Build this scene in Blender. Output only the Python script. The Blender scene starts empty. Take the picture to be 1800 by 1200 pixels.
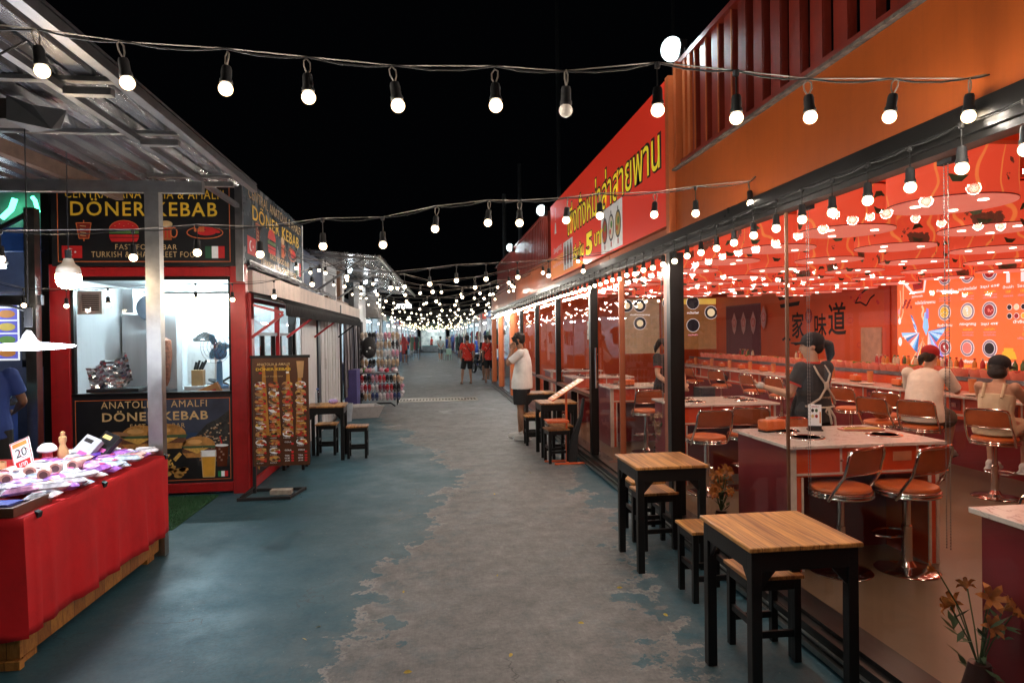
import bpy, bmesh, math, random
from mathutils import Vector, Matrix
from math import sin, cos, pi, radians as R_
random.seed(7)
SC = bpy.context.scene
COL = SC.collection
V = Vector
# ------------------------------------------------------------------ materials
_mc = {}
def nn(nt, t, **kw):
    n = nt.nodes.new(t)
    for k, v in kw.items():
        if k in n.inputs.keys(): n.inputs[k].default_value = v
        else: setattr(n, k, v)
    return n
def lnk(nt, a, b): nt.links.new(a, b)
def newmat(name):
    m = bpy.data.materials.new(name); m.use_nodes = True
    nt = m.node_tree; nt.nodes.clear()
    o = nt.nodes.new('ShaderNodeOutputMaterial')
    return m, nt, o
def c4(c): return (c[0], c[1], c[2], 1)
def mat(name, c, r=.5, m=0, var=.18, sc=6, bump=.0, bs=60, em=0, emc=None, stretch=None, spec=.5, coat=0, dirt=0, streak=0):
    if name in _mc: return _mc[name]
    M, nt, o = newmat(name)
    b = nn(nt, 'ShaderNodeBsdfPrincipled', Roughness=r, Metallic=m)
    b.inputs['Specular IOR Level'].default_value = spec
    b.inputs['Coat Weight'].default_value = coat
    tc = nn(nt, 'ShaderNodeTexCoord'); mp = nn(nt, 'ShaderNodeMapping')
    oi = nn(nt, 'ShaderNodeObjectInfo')
    lnk(nt, tc.outputs['Object'], mp.inputs[0])
    if stretch: mp.inputs['Scale'].default_value = stretch
    n = nn(nt, 'ShaderNodeTexNoise', Scale=sc, Detail=6, Roughness=.6)
    lnk(nt, mp.outputs[0], n.inputs['Vector'])
    mx = nn(nt, 'ShaderNodeMix', data_type='RGBA')
    mx.inputs[6].default_value = c4([max(0, x * (1 - var)) for x in c]); mx.inputs[7].default_value = c4([min(1, x * (1 + var)) for x in c])
    rp = nn(nt, 'ShaderNodeMapRange'); rp.inputs[1].default_value = .3; rp.inputs[2].default_value = .7
    lnk(nt, n.outputs[0], rp.inputs[0]); lnk(nt, rp.outputs[0], mx.inputs[0])
    col = mx.outputs[2]
    if dirt:
        n2 = nn(nt, 'ShaderNodeTexNoise', Scale=sc * 3.1, Detail=9, Roughness=.7)
        lnk(nt, mp.outputs[0], n2.inputs['Vector'])
        r2 = nn(nt, 'ShaderNodeMapRange'); r2.inputs[1].default_value = .52; r2.inputs[2].default_value = .72; r2.inputs[4].default_value = dirt
        lnk(nt, n2.outputs[0], r2.inputs[0])
        m2 = nn(nt, 'ShaderNodeMix', data_type='RGBA'); m2.inputs[7].default_value = (.03, .025, .02, 1)
        lnk(nt, col, m2.inputs[6]); lnk(nt, r2.outputs[0], m2.inputs[0]); col = m2.outputs[2]
    if streak:
        m5 = nn(nt, 'ShaderNodeMapping'); m5.inputs['Scale'].default_value = (14, 14, .7); lnk(nt, tc.outputs['Object'], m5.inputs[0])
        n5 = nn(nt, 'ShaderNodeTexNoise', Scale=1.0, Detail=7, Roughness=.65); lnk(nt, m5.outputs[0], n5.inputs['Vector'])
        r5 = nn(nt, 'ShaderNodeMapRange'); r5.inputs[1].default_value = .5; r5.inputs[2].default_value = .78; r5.inputs[4].default_value = streak; lnk(nt, n5.outputs[0], r5.inputs[0])
        x5 = nn(nt, 'ShaderNodeMix', data_type='RGBA'); x5.inputs[7].default_value = (.02, .012, .008, 1); lnk(nt, col, x5.inputs[6]); lnk(nt, r5.outputs[0], x5.inputs[0]); col = x5.outputs[2]
    lnk(nt, col, b.inputs['Base Color'])
    rr = nn(nt, 'ShaderNodeMapRange'); rr.inputs[3].default_value = max(.02, r - .08); rr.inputs[4].default_value = min(1, r + .1)
    lnk(nt, n.outputs[0], rr.inputs[0]); lnk(nt, rr.outputs[0], b.inputs['Roughness'])
    if bump:
        nb = nn(nt, 'ShaderNodeTexNoise', Scale=bs, Detail=4)
        lnk(nt, mp.outputs[0], nb.inputs['Vector'])
        bp = nn(nt, 'ShaderNodeBump', Strength=bump, Distance=.01)
        lnk(nt, nb.outputs[0], bp.inputs['Height']); lnk(nt, bp.outputs[0], b.inputs['Normal'])
    if em:
        b.inputs['Emission Strength'].default_value = em
        b.inputs['Emission Color'].default_value = c4(emc or c)
    lnk(nt, b.outputs[0], o.inputs[0])
    _mc[name] = M
    return M
def emit(name, c, s, sample=True):
    if name in _mc: return _mc[name]
    M, nt, o = newmat(name)
    e = nn(nt, 'ShaderNodeEmission', Strength=s); e.inputs[0].default_value = c4(c)
    lnk(nt, e.outputs[0], o.inputs[0])
    if not sample: M.cycles.emission_sampling = 'NONE'
    _mc[name] = M; return M
def glassmat(name, tint=(1, 1, 1), ior=1.5, boost=1.0, base=0.0):
    M, nt, o = newmat(name)
    t = nn(nt, 'ShaderNodeBsdfTransparent'); t.inputs[0].default_value = c4(tint)
    g = nn(nt, 'ShaderNodeBsdfGlossy', Roughness=.0)
    f = nn(nt, 'ShaderNodeFresnel', IOR=ior)
    ma = nn(nt, 'ShaderNodeMath', operation='MULTIPLY_ADD'); ma.inputs[1].default_value = boost; ma.inputs[2].default_value = base
    lnk(nt, f.outputs[0], ma.inputs[0])
    ge = nn(nt, 'ShaderNodeNewGeometry'); fb = nn(nt, 'ShaderNodeMath', operation='SUBTRACT'); fb.inputs[0].default_value = 1; lnk(nt, ge.outputs['Backfacing'], fb.inputs[1])
    m3 = nn(nt, 'ShaderNodeMath', operation='MULTIPLY'); lnk(nt, ma.outputs[0], m3.inputs[0]); lnk(nt, fb.outputs[0], m3.inputs[1]); ma = m3
    mx = nn(nt, 'ShaderNodeMixShader')
    lnk(nt, ma.outputs[0], mx.inputs[0]); lnk(nt, t.outputs[0], mx.inputs[1]); lnk(nt, g.outputs[0], mx.inputs[2]); lnk(nt, mx.outputs[0], o.inputs[0])
    return M
def woodmat(name, base, dark, pw=.085, axis=0, rough=.45, tintvar=.5):
    M, nt, o = newmat(name)
    b = nn(nt, 'ShaderNodeBsdfPrincipled', Roughness=rough)
    tc = nn(nt, 'ShaderNodeTexCoord'); sp = nn(nt, 'ShaderNodeSeparateXYZ'); oi = nn(nt, 'ShaderNodeObjectInfo')
    lnk(nt, tc.outputs['Object'], sp.inputs[0])
    dv = nn(nt, 'ShaderNodeMath', operation='MULTIPLY_ADD'); dv.inputs[1].default_value = 1 / pw; lnk(nt, sp.outputs[axis], dv.inputs[0])
    orr = nn(nt, 'ShaderNodeMath', operation='MULTIPLY'); orr.inputs[1].default_value = 7.3; lnk(nt, oi.outputs['Random'], orr.inputs[0])
    dv.inputs[2].default_value = .37
    fl = nn(nt, 'ShaderNodeMath', operation='FLOOR'); lnk(nt, dv.outputs[0], fl.inputs[0])
    fa = nn(nt, 'ShaderNodeMath', operation='ADD'); lnk(nt, fl.outputs[0], fa.inputs[0]); lnk(nt, orr.outputs[0], fa.inputs[1])
    wn = nn(nt, 'ShaderNodeTexWhiteNoise', noise_dimensions='1D'); lnk(nt, fa.outputs[0], wn.inputs['W'])
    mp = nn(nt, 'ShaderNodeMapping'); s = [2.2, 2.2, 2.2]; s[axis] = 45; s[2] = 20 if axis != 2 else 45
    mp.inputs['Scale'].default_value = s
    av = nn(nt, 'ShaderNodeVectorMath', operation='ADD'); lnk(nt, tc.outputs['Object'], av.inputs[0])
    sc2 = nn(nt, 'ShaderNodeVectorMath', operation='SCALE'); sc2.inputs['Scale'].default_value = 3.0; lnk(nt, wn.outputs['Color'], sc2.inputs[0]); lnk(nt, sc2.outputs[0], av.inputs[1])
    lnk(nt, av.outputs[0], mp.inputs[0])
    n = nn(nt, 'ShaderNodeTexNoise', Scale=1.0, Detail=8, Roughness=.65, Distortion=.6); lnk(nt, mp.outputs[0], n.inputs['Vector'])
    mx = nn(nt, 'ShaderNodeMix', data_type='RGBA'); mx.inputs[6].default_value = c4(dark); mx.inputs[7].default_value = c4(base)
    rp = nn(nt, 'ShaderNodeMapRange'); rp.inputs[1].default_value = .32; rp.inputs[2].default_value = .62; lnk(nt, n.outputs[0], rp.inputs[0]); lnk(nt, rp.outputs[0], mx.inputs[0])
    m2 = nn(nt, 'ShaderNodeMix', data_type='RGBA', blend_type='MULTIPLY'); lnk(nt, mx.outputs[2], m2.inputs[6]); m2.inputs[0].default_value = 1
    cr = nn(nt, 'ShaderNodeValToRGB'); cr.color_ramp.elements[0].color = (1 - tintvar, .8 * (1 - tintvar), .7 * (1 - tintvar), 1); cr.color_ramp.elements[1].color = (1, 1, 1, 1); cr.color_ramp.elements[1].position = .6
    lnk(nt, wn.outputs['Value'], cr.inputs[0]); lnk(nt, cr.outputs[0], m2.inputs[7])
    # seams
    fr = nn(nt, 'ShaderNodeMath', operation='FRACT'); lnk(nt, dv.outputs[0], fr.inputs[0])
    pg = nn(nt, 'ShaderNodeMath', operation='PINGPONG'); pg.inputs[1].default_value = .5; lnk(nt, fr.outputs[0], pg.inputs[0])
    gt = nn(nt, 'ShaderNodeMapRange'); gt.inputs[1].default_value = .008; gt.inputs[2].default_value = .03; gt.inputs[3].default_value = .3; gt.inputs[4].default_value = 1; lnk(nt, pg.outputs[0], gt.inputs[0])
    m3 = nn(nt, 'ShaderNodeMix', data_type='RGBA', blend_type='MULTIPLY'); m3.inputs[0].default_value = 1; lnk(nt, m2.outputs[2], m3.inputs[6]); lnk(nt, gt.outputs[0], m3.inputs[7])
    lnk(nt, m3.outputs[2], b.inputs['Base Color'])
    bp = nn(nt, 'ShaderNodeBump', Strength=.25, Distance=.004); lnk(nt, gt.outputs[0], bp.inputs['Height']); lnk(nt, bp.outputs[0], b.inputs['Normal'])
    lnk(nt, b.outputs[0], o.inputs[0]); return M
# ------------------------------------------------------------------ mesh builder
class MB:
    def __init__(s): s.v = []; s.f = []; s.m = []; s.mats = []
    def mi(s, m):
        if m not in s.mats: s.mats.append(m)
        return s.mats.index(m)
    def add(s, vs, fs, m):
        k = len(s.v); i = s.mi(m); s.v += [tuple(x) for x in vs]
        for f in fs: s.f.append([a + k for a in f]); s.m.append(i)
        return s
    def box(s, a, b, m, T=None):
        x0, y0, z0 = [min(p, q) for p, q in zip(a, b)]; x1, y1, z1 = [max(p, q) for p, q in zip(a, b)]
        vs = [(x0, y0, z0), (x1, y0, z0), (x1, y1, z0), (x0, y1, z0), (x0, y0, z1), (x1, y0, z1), (x1, y1, z1), (x0, y1, z1)]
        if T: vs = [T @ V(v) for v in vs]
        return s.add(vs, [(0, 3, 2, 1), (4, 5, 6, 7), (0, 1, 5, 4), (1, 2, 6, 5), (2, 3, 7, 6), (3, 0, 4, 7)], m)
    def cb(s, c, d, m, T=None):
        return s.box([c[i] - d[i] / 2 for i in range(3)], [c[i] + d[i] / 2 for i in range(3)], m, T)
    def bar(s, p, q, w, h, m, up=(0, 0, 1)):
        p, q = V(p), V(q); d = (q - p).normalized(); u = V(up)
        if abs(d.dot(u)) > .98: u = V((0, 1, 0))
        r = d.cross(u).normalized(); u = r.cross(d)
        vs = []
        for e in (p, q):
            for a, b_ in ((-1, -1), (1, -1), (1, 1), (-1, 1)): vs.append(e + r * a * w / 2 + u * b_ * h / 2)
        return s.add(vs, [(0, 1, 2, 3), (7, 6, 5, 4), (0, 4, 5, 1), (1, 5, 6, 2), (2, 6, 7, 3), (3, 7, 4, 0)], m)
    def tube(s, pts, r, m, n=8, cap=True, closed=False):
        pts = [V(p) for p in pts]; rr = r if isinstance(r, (list, tuple)) else [r] * len(pts)
        vs = []; prev = None; L = len(pts)
        for i, p in enumerate(pts):
            if closed: d = pts[(i + 1) % L] - pts[i - 1]
            else: d = pts[min(i + 1, L - 1)] - pts[max(i - 1, 0)]
            d.normalize()
            u = prev if prev else (V((0, 0, 1)) if abs(d.z) < .9 else V((0, 1, 0)))
            u = (u - d * u.dot(d)); u.normalize(); prev = u; w = d.cross(u)
            for k in range(n):
                a = 2 * pi * k / n; vs.append(p + (u * cos(a) + w * sin(a)) * rr[i])
        fs = []
        for i in range(L if closed else L - 1):
            j = (i + 1) % L
            for k in range(n): fs.append((i * n + k, i * n + (k + 1) % n, j * n + (k + 1) % n, j * n + k))
        if cap and not closed: fs.append(tuple(range(n))[::-1]); fs.append(tuple((L - 1) * n + k for k in range(n)))
        return s.add(vs, fs, m)
    def lathe(s, prof, c, m, n=24, T=None, sx=1, sy=1):
        vs = []; fs = []
        for r, z in prof:
            for k in range(n):
                a = 2 * pi * k / n; vs.append((c[0] + r * cos(a) * sx, c[1] + r * sin(a) * sy, c[2] + z))
        if T: vs = [T @ V(v) for v in vs]
        for i in range(len(prof) - 1):
            for k in range(n): fs.append((i * n + k, i * n + (k + 1) % n, (i + 1) * n + (k + 1) % n, (i + 1) * n + k))
        if prof[0][0] > 1e-4: fs.append(tuple(range(n))[::-1])
        if prof[-1][0] > 1e-4: fs.append(tuple((len(prof) - 1) * n + k for k in range(n)))
        return s.add(vs, fs, m)
    def ell(s, c, r, m, n=16, k=10, T=None):
        prof = [(sin(pi * i / k), -cos(pi * i / k)) for i in range(k + 1)]
        vs = []; fs = []
        for a_, z in prof:
            for j in range(n):
                t = 2 * pi * j / n; vs.append((r[0] * a_ * cos(t), r[1] * a_ * sin(t), r[2] * z))
        TT = Matrix.Translation(V(c)) @ (T or Matrix.Identity(4))
        vs = [TT @ V(v) for v in vs]
        for i in range(k):
            for j in range(n): fs.append((i * n + j, i * n + (j + 1) % n, (i + 1) * n + (j + 1) % n, (i + 1) * n + j))
        return s.add(vs, fs, m)
    def quad(s, a, b, c, d, m): return s.add([a, b, c, d], [(0, 1, 2, 3)], m)
    def build(s, name, parent=None, smooth=35, bevel=0, loc=None, rz=0, weld=True):
        me = bpy.data.meshes.new(name); me.from_pydata(s.v, [], s.f)
        for m in s.mats: me.materials.append(m)
        for p, i in zip(me.polygons, s.m): p.material_index = i
        bm = bmesh.new(); bm.from_mesh(me)
        if weld: bmesh.ops.remove_doubles(bm, verts=bm.verts, dist=1e-5)
        bm.to_mesh(me); bm.free()
        if smooth:
            me.polygons.foreach_set('use_smooth', [True] * len(me.polygons)); me.set_sharp_from_angle(angle=R_(smooth))
        o = bpy.data.objects.new(name, me); COL.objects.link(o)
        if parent: o.parent = parent
        if loc: o.location = loc
        o.rotation_euler.z = rz
        if bevel:
            b = o.modifiers.new('b', 'BEVEL'); b.width = bevel; b.segments = 2; b.limit_method = 'ANGLE'
        return o
def tag(o, label, cat, group=None, kind=None):
    if label: o['label'] = label
    if cat: o['category'] = cat
    if group: o['group'] = group
    if kind: o['kind'] = kind
    return o
def thing(name, label, cat, loc=(0, 0, 0), rz=0, group=None):
    o = bpy.data.objects.new(name, None); COL.objects.link(o); o.location = loc; o.rotation_euler.z = rz
    o.empty_display_size = .1
    return tag(o, label, cat, group)
def struct(o): o['kind'] = 'structure'; return o
KIDS = {}
def dup(root, loc=None, rz=None, label=None, group=None, scale=None):
    m = {}
    def cp(o, parent):
        c = o.copy(); COL.objects.link(c)
        if parent: c.parent = parent
        for ch in [x for x in CH if x.parent == o]: cp(ch, c)
        return c
    CH = list(root.children_recursive)
    r = cp(root, None)
    if loc is not None: r.location = loc
    if rz is not None: r.rotation_euler.z = rz
    if scale: r.scale = scale if isinstance(scale, tuple) else (scale,) * 3
    if label: r['label'] = label
    if group: r['group'] = group
    return r
def Tm(loc=(0, 0, 0), rx=0, ry=0, rz=0, s=(1, 1, 1)):
    return Matrix.Translation(V(loc)) @ Matrix.Rotation(rz, 4, 'Z') @ Matrix.Rotation(ry, 4, 'Y') @ Matrix.Rotation(rx, 4, 'X') @ Matrix.Diagonal((*s, 1))
# ------------------------------------------------------------------ text + flat artwork
_tc = {}
def text_geo(body, bold=0.0, res=3, space=1.0):
    k = (body, bold, res, space)
    if k in _tc: return _tc[k]
    cu = bpy.data.curves.new('t', 'FONT'); cu.body = body; cu.resolution_u = res; cu.offset = bold; cu.space_character = space
    o = bpy.data.objects.new('t', cu); COL.objects.link(o)
    dg = bpy.context.evaluated_depsgraph_get(); dg.update()
    me = bpy.data.meshes.new_from_object(o.evaluated_get(dg))
    vs = [tuple(v.co) for v in me.vertices]; fs = [tuple(p.vertices) for p in me.polygons]
    bpy.data.objects.remove(o); bpy.data.meshes.remove(me); bpy.data.curves.remove(cu)
    _tc[k] = (vs, fs); return _tc[k]
class Art:
    """flat printed shapes on a board: O centre of the board, R right, U up"""
    def __init__(s, O, R, U, mb=None, step=.0012):
        s.O, s.R, s.U = V(O), V(R), V(U); s.N = s.R.cross(s.U); s.mb = mb or MB(); s.step = step
    def P(s, x, y, l): return s.O + s.R * x + s.U * y + s.N * (l * s.step)
    def poly(s, pts, m, l=1): s.mb.add([s.P(x, y, l) for x, y in pts], [tuple(range(len(pts)))], m); return s
    def rect(s, x0, y0, x1, y1, m, l=1): return s.poly([(x0, y0), (x1, y0), (x1, y1), (x0, y1)], m, l)
    def ell(s, cx, cy, rx, ry, m, l=1, a0=0, a1=360, n=24, rot=0):
        pts = []
        for i in range(n + (0 if a1 - a0 >= 360 else 1)):
            a = R_(a0 + (a1 - a0) * i / n); x, y = rx * cos(a), ry * sin(a)
            pts.append((cx + x * cos(rot) - y * sin(rot), cy + x * sin(rot) + y * cos(rot)))
        return s.poly(pts, m, l)
    def line(s, pts, w, m, l=1):
        for (x0, y0), (x1, y1) in zip(pts, pts[1:]):
            d = math.hypot(x1 - x0, y1 - y0) or 1; nx, ny = -(y1 - y0) / d * w / 2, (x1 - x0) / d * w / 2
            s.poly([(x0 - nx, y0 - ny), (x1 - nx, y1 - ny), (x1 + nx, y1 + ny), (x0 + nx, y0 + ny)], m, l)
        return s
    def frame(s, x0, y0, x1, y1, w, m, l=1): return s.rect(x0, y0, x1, y0 + w, m, l).rect(x0, y1 - w, x1, y1, m, l).rect(x0, y0 + w, x0 + w, y1 - w, m, l).rect(x1 - w, y0 + w, x1, y1 - w, m, l)
    def ring(s, cx, cy, rx, ry, w, m, l=1, n=24):
        o_ = [(cx + rx * cos(2 * pi * i / n), cy + ry * sin(2 * pi * i / n)) for i in range(n + 1)]
        return s.line(o_, w, m, l)
    def text(s, body, cx, cy, w, h, m, l=2, bold=.02, rot=0, res=3, sp=1.0):
        vs, fs = text_geo(body, bold, res, sp)
        if not vs: return s
        x0 = min(v[0] for v in vs); x1 = max(v[0] for v in vs); y0 = min(v[1] for v in vs); y1 = max(v[1] for v in vs)
        sx = w / max(x1 - x0, 1e-6); sy = h / max(y1 - y0, 1e-6) if h else sx
        out = []
        for v in vs:
            x = (v[0] - (x0 + x1) / 2) * sx; y = (v[1] - (y0 + y1) / 2) * sy
            x, y = x * cos(rot) - y * sin(rot), x * sin(rot) + y * cos(rot)
            out.append(s.P(cx + x, cy + y, l))
        s.mb.add(out, fs, m); return s
    def build(s, name, parent=None): return s.mb.build(name, parent, smooth=0, weld=False)
# ------------------------------------------------------------------ palette
steel = mat('galvanised', (.22, .22, .23), .38, 1, .2, 10)
alu = mat('aluminium', (.36, .35, .33), .35, 1, .12, 14)
chrome = mat('chrome', (.75, .74, .72), .12, 1, .05, 20)
black = mat('black_paint', (.007, .007, .0075), .42, 0, .2, 8, bump=.06, spec=.35)
blackm = mat('black_matt', (.01, .01, .011), .6, 0, .3, 12)
rubber = mat('rubber', (.008, .008, .009), .45)
white = mat('white_paint', (.70, .70, .70), .45, 0, .06, 4, dirt=.2, streak=.3)
kwhite = mat('white_panel', (.66, .68, .70), .4, 0, .05, 2, dirt=.08, streak=.12)
red = mat('red_paint', (.40, .014, .016), .32, 0, .12, 5, dirt=.3, streak=.35)
orange = mat('orange_paint', (.47, .10, .016), .36, 0, .10, 1.5, bump=.12, bs=6, dirt=.12, streak=.15)
salmon = mat('orange_bright', (.62, .16, .05), .38, 0, .1, 3, dirt=.1)
maroon = mat('maroon_paint', (.30, .035, .02), .35, 0, .15, 3, dirt=.3, streak=.5)
blackf = mat('black_frame', (.008, .0075, .007), .3, 0, .1, 3, spec=.35)
glass = glassmat('window_glass', (.985, .985, .985), 1.5, .65, .0)
glass2 = glassmat('clear_glass', (.97, .985, .99), 1.5, 1.0, 0.01)
marble_M = None
cushion = mat('orange_vinyl', (.62, .14, .03), .38, 0, .1, 9, bump=.1, bs=30)
vinylb = mat('brown_orange_vinyl', (.42, .10, .03), .42, 0, .12, 9)
inner_or = mat('interior_orange', (.76, .115, .022), .5, 0, .08, 1.5)
counter_or = mat('counter_orange', (.70, .085, .022), .4, 0, .1, 3)
plum = mat('plum_laminate', (.22, .022, .028), .3, 0, .15, 3)
cream = mat('cream_edge', (.72, .62, .52), .4)
skin = mat('skin', (.42, .22, .14), .5, 0, .1, 14)
skin2 = mat('skin_light', (.56, .33, .22), .5, 0, .08, 14)
hair = mat('hair', (.012, .009, .008), .5, 0, .5, 60, bump=.5, bs=120)
# ================================================================== GROUND
M, nt, o = newmat('worn_painted_concrete')
b = nn(nt, 'ShaderNodeBsdfPrincipled')
tc = nn(nt, 'ShaderNodeTexCoord'); sp = nn(nt, 'ShaderNodeSeparateXYZ'); lnk(nt, tc.outputs['Object'], sp.inputs[0])
def noise(s, d=8, r=.6, vec=None, dist=0):
    n = nn(nt, 'ShaderNodeTexNoise', Scale=s, Detail=d, Roughness=r, Distortion=dist); lnk(nt, vec or tc.outputs['Object'], n.inputs['Vector']); return n.outputs[0]
def ma(op, a, b_, c_=None):
    n = nn(nt, 'ShaderNodeMath', operation=op)
    for i, x in enumerate((a, b_, c_)):
        if x is None: continue
        if isinstance(x, (int, float)): n.inputs[i].default_value = x
        else: lnk(nt, x, n.inputs[i])
    return n.outputs[0]
def mr(a, i0, i1, o0=0, o1=1, sm=False):
    n = nn(nt, 'ShaderNodeMapRange'); lnk(nt, a, n.inputs[0])
    for k, x in zip((1, 2, 3, 4), (i0, i1, o0, o1)): n.inputs[k].default_value = x
    return n.outputs[0]
def mixc(f, a, b_, bt='MIX'):
    n = nn(nt, 'ShaderNodeMix', data_type='RGBA', blend_type=bt)
    for i, x in ((0, f), (6, a), (7, b_)):
        if isinstance(x, (int, float)): n.inputs[i].default_value = x
        elif isinstance(x, tuple): n.inputs[i].default_value = c4(x)
        else: lnk(nt, x, n.inputs[i])
    return n.outputs[2]
X, Y = sp.outputs[0], sp.outputs[1]
xl = ma('ADD', mr(Y, 3.0, 8.0, -.62, .30), mr(Y, 8, 16, 0, -1.9))
xr = ma('ADD', mr(Y, 3.0, 5.4, 1.15, 1.62), mr(Y, 8, 14, 0, .9))
d = ma('MINIMUM', ma('SUBTRACT', X, xl), ma('SUBTRACT', xr, X))
n1 = noise(1.5, 14, .66, dist=.2); n2 = noise(6, 10, .7)
v = ma('ADD', d, ma('ADD', ma('MULTIPLY', ma('SUBTRACT', n1, .5), 1.55), ma('MULTIPLY', ma('SUBTRACT', n2, .5), .75)))
v = ma('ADD', v, mr(noise(.35, 3), .35, .65, -.12, .12))
mask = mr(v, -.006, .006)
chip = mr(noise(2.2, 14, .72, dist=.3), .655, .665)
nearc = mr(ma('ABSOLUTE', d, 0), 0, 1.5, 1, .0)
far = mr(Y, 14, 30, 0, .45)
teal = mixc(noise(.9, 5), (.014, .068, .096), (.030, .105, .138))
teal = mixc(mr(noise(3.5, 8, .7), .55, .8, 0, .35), teal, (.06, .08, .085))
teal = mixc(mr(noise(14, 6, .7), .64, .72, 0, .7), teal, (.012, .03, .04))
grey = mixc(mr(noise(7, 12, .75), .35, .65), (.118, .118, .118), (.225, .222, .216))
grey = mixc(mr(noise(5, 10, .75), .5, .8, 0, .55), grey, (.09, .088, .086))
vo = nn(nt, 'ShaderNodeMapping'); vo.inputs['Scale'].default_value = (120, 9, 1); lnk(nt, tc.outputs['Object'], vo.inputs[0])
brush = noise(1.0, 3, .5, vec=vo.outputs[0])
grey = mixc(mr(brush, .35, .65, 0, .16), grey, (.05, .05, .05))
thin = mr(noise(3.1, 9, .7), .5, .66, 0, .35)            # worn-through teal haze on grey
grey = mixc(ma('MULTIPLY', thin, mr(d, .0, .7, 1, .15)), grey, (.07, .10, .11))
mk = ma('MAXIMUM', mask, ma('MULTIPLY', chip, mr(nearc, .2, .8, .25, 1)))
mk = ma('MULTIPLY', mk, mr(mr(noise(2.7, 14, .74, dist=.5), .325, .33), 0, 1, .15, 1))
mk = ma('MAXIMUM', mk, ma('MULTIPLY', far, mr(noise(.6, 6), .4, .55)))
col = mixc(mk, teal, grey)
soft = ma('MULTIPLY', mr(ma('ADD', v, ma('MULTIPLY', ma('SUBTRACT', noise(13, 10, .75), .5), .9)), -.55, .25, 0, .62), mr(noise(1.1, 5), .38, .62, .1, 1))
mk = ma('MAXIMUM', mk, soft)
mk = ma('SUBTRACT', mk, ma('MULTIPLY', mr(noise(4.5, 11, .72, dist=.4), .5, .66, 0, .55), mr(d, 0, .8, 1, .25)))
mk = ma('MINIMUM', ma('MAXIMUM', mk, 0), 1)
col = mixc(mk, teal, grey)
edge = ma('MULTIPLY', mr(ma('ABSOLUTE', ma('SUBTRACT', v, .03), 0), 0, .05, .75, 0), mr(noise(3, 6), .4, .6))
col = mixc(edge, col, (.32, .31, .29))
col = mixc(mr(noise(.7, 4), .5, .75, 0, .25), col, (.04, .045, .048))
fine = mr(noise(38, 8, .8), .3, .7, .72, 1.28)
col = mixc(1.0, col, fine, 'MULTIPLY')
crk = nn(nt, 'ShaderNodeTexVoronoi', feature='DISTANCE_TO_EDGE', Scale=.8); wv_ = nn(nt, 'ShaderNodeVectorMath', operation='ADD'); lnk(nt, tc.outputs['Object'], wv_.inputs[0]); nz = nn(nt, 'ShaderNodeTexNoise', Scale=2.5, Detail=8); lnk(nt, tc.outputs['Object'], nz.inputs[0]); lnk(nt, nz.outputs['Color'], wv_.inputs[1]); lnk(nt, wv_.outputs[0], crk.inputs[0])
col = mixc(ma('MULTIPLY', mr(crk.outputs[0], .002, .006, .55, 0), mr(noise(.9, 3), .5, .56)), col, (.02, .02, .02))
stn = mr(noise(10, 5, .65, dist=1.2), .70, .74, 0, .55)
col = mixc(stn, col, (.02, .024, .026))
specks = mr(noise(42, 2, .5), .735, .75, 0, .7)
col = mixc(specks, col, (.30, .29, .25))
# slab joints across the lane
jy = ma('PINGPONG', ma('ADD', Y, .4), 4.6)
jn = mr(ma('ADD', jy, ma('MULTIPLY', ma('SUBTRACT', noise(9), .5), .03)), .004, .014, .5, 0)
col = mixc(jn, col, (.015, .015, .015))
lnk(nt, col, b.inputs['Base Color'])
rg = ma('ADD', mr(noise(2.0, 8, .7), .35, .65, .42, .66), ma('MULTIPLY', mk, .12))
wet = mr(noise(.55, 5, .6, dist=.8), .62, .66, 0, .2)
lnk(nt, ma('SUBTRACT', rg, wet), b.inputs['Roughness'])
bp = nn(nt, 'ShaderNodeBump', Strength=.35, Distance=.006)
hh = ma('ADD', ma('MULTIPLY', noise(60, 6, .7), .5), ma('ADD', ma('MULTIPLY', mk, -.35), ma('MULTIPLY', noise(4, 6), .9)))
lnk(nt, hh, bp.inputs['Height']); lnk(nt, bp.outputs[0], b.inputs['Normal'])
lnk(nt, b.outputs[0], o.inputs[0]); groundM = M
g = MB(); g.box((-60, -14, -.3), (60, 170, 0), groundM); struct(g.build('ground', smooth=0))
# artificial grass strip before the kebab shop
gm = mat('turf_green', (.02, .085, .03), .8, 0, .4, 30)
g = MB(); random.seed(3)
g.box((-4.1, 6.1, .001), (-2.32, 7.36, .012), gm)
for i in range(9000):
    x = random.uniform(-3.2, -2.32); y = random.uniform(6.1, 7.36); h = random.uniform(.012, .026); a = random.uniform(0, pi); dx, dy = cos(a) * .0025, sin(a) * .0025
    lx, ly = random.uniform(-.008, .008), random.uniform(-.008, .008)
    g.add([(x - dx, y - dy, .011), (x + dx, y + dy, .011), (x + lx, y + ly, .011 + h)], [(0, 1, 2)], gm)
gr = g.build('artificial_grass', smooth=0, weld=False); tag(gr, 'green artificial grass strip at the foot of the red kebab kiosk', 'grass', kind='stuff')
# drain across the lane
g = MB(); dm = mat('drain_mud', (.10, .075, .035), .3, 0, .5, 25, bump=.4); dk = mat('drain_iron', (.03, .025, .018), .5, .6)
g.box((-.95, 17.1, .002), (1.15, 18.15, .006), dm)
for i in range(24): g.box((-.9 + i * .085, 17.45, .006), (-.86 + i * .085, 17.75, .014), dk)
tag(g.build('drain_grate'), 'rusty drain grating in a muddy strip across the lane', 'drain')
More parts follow.
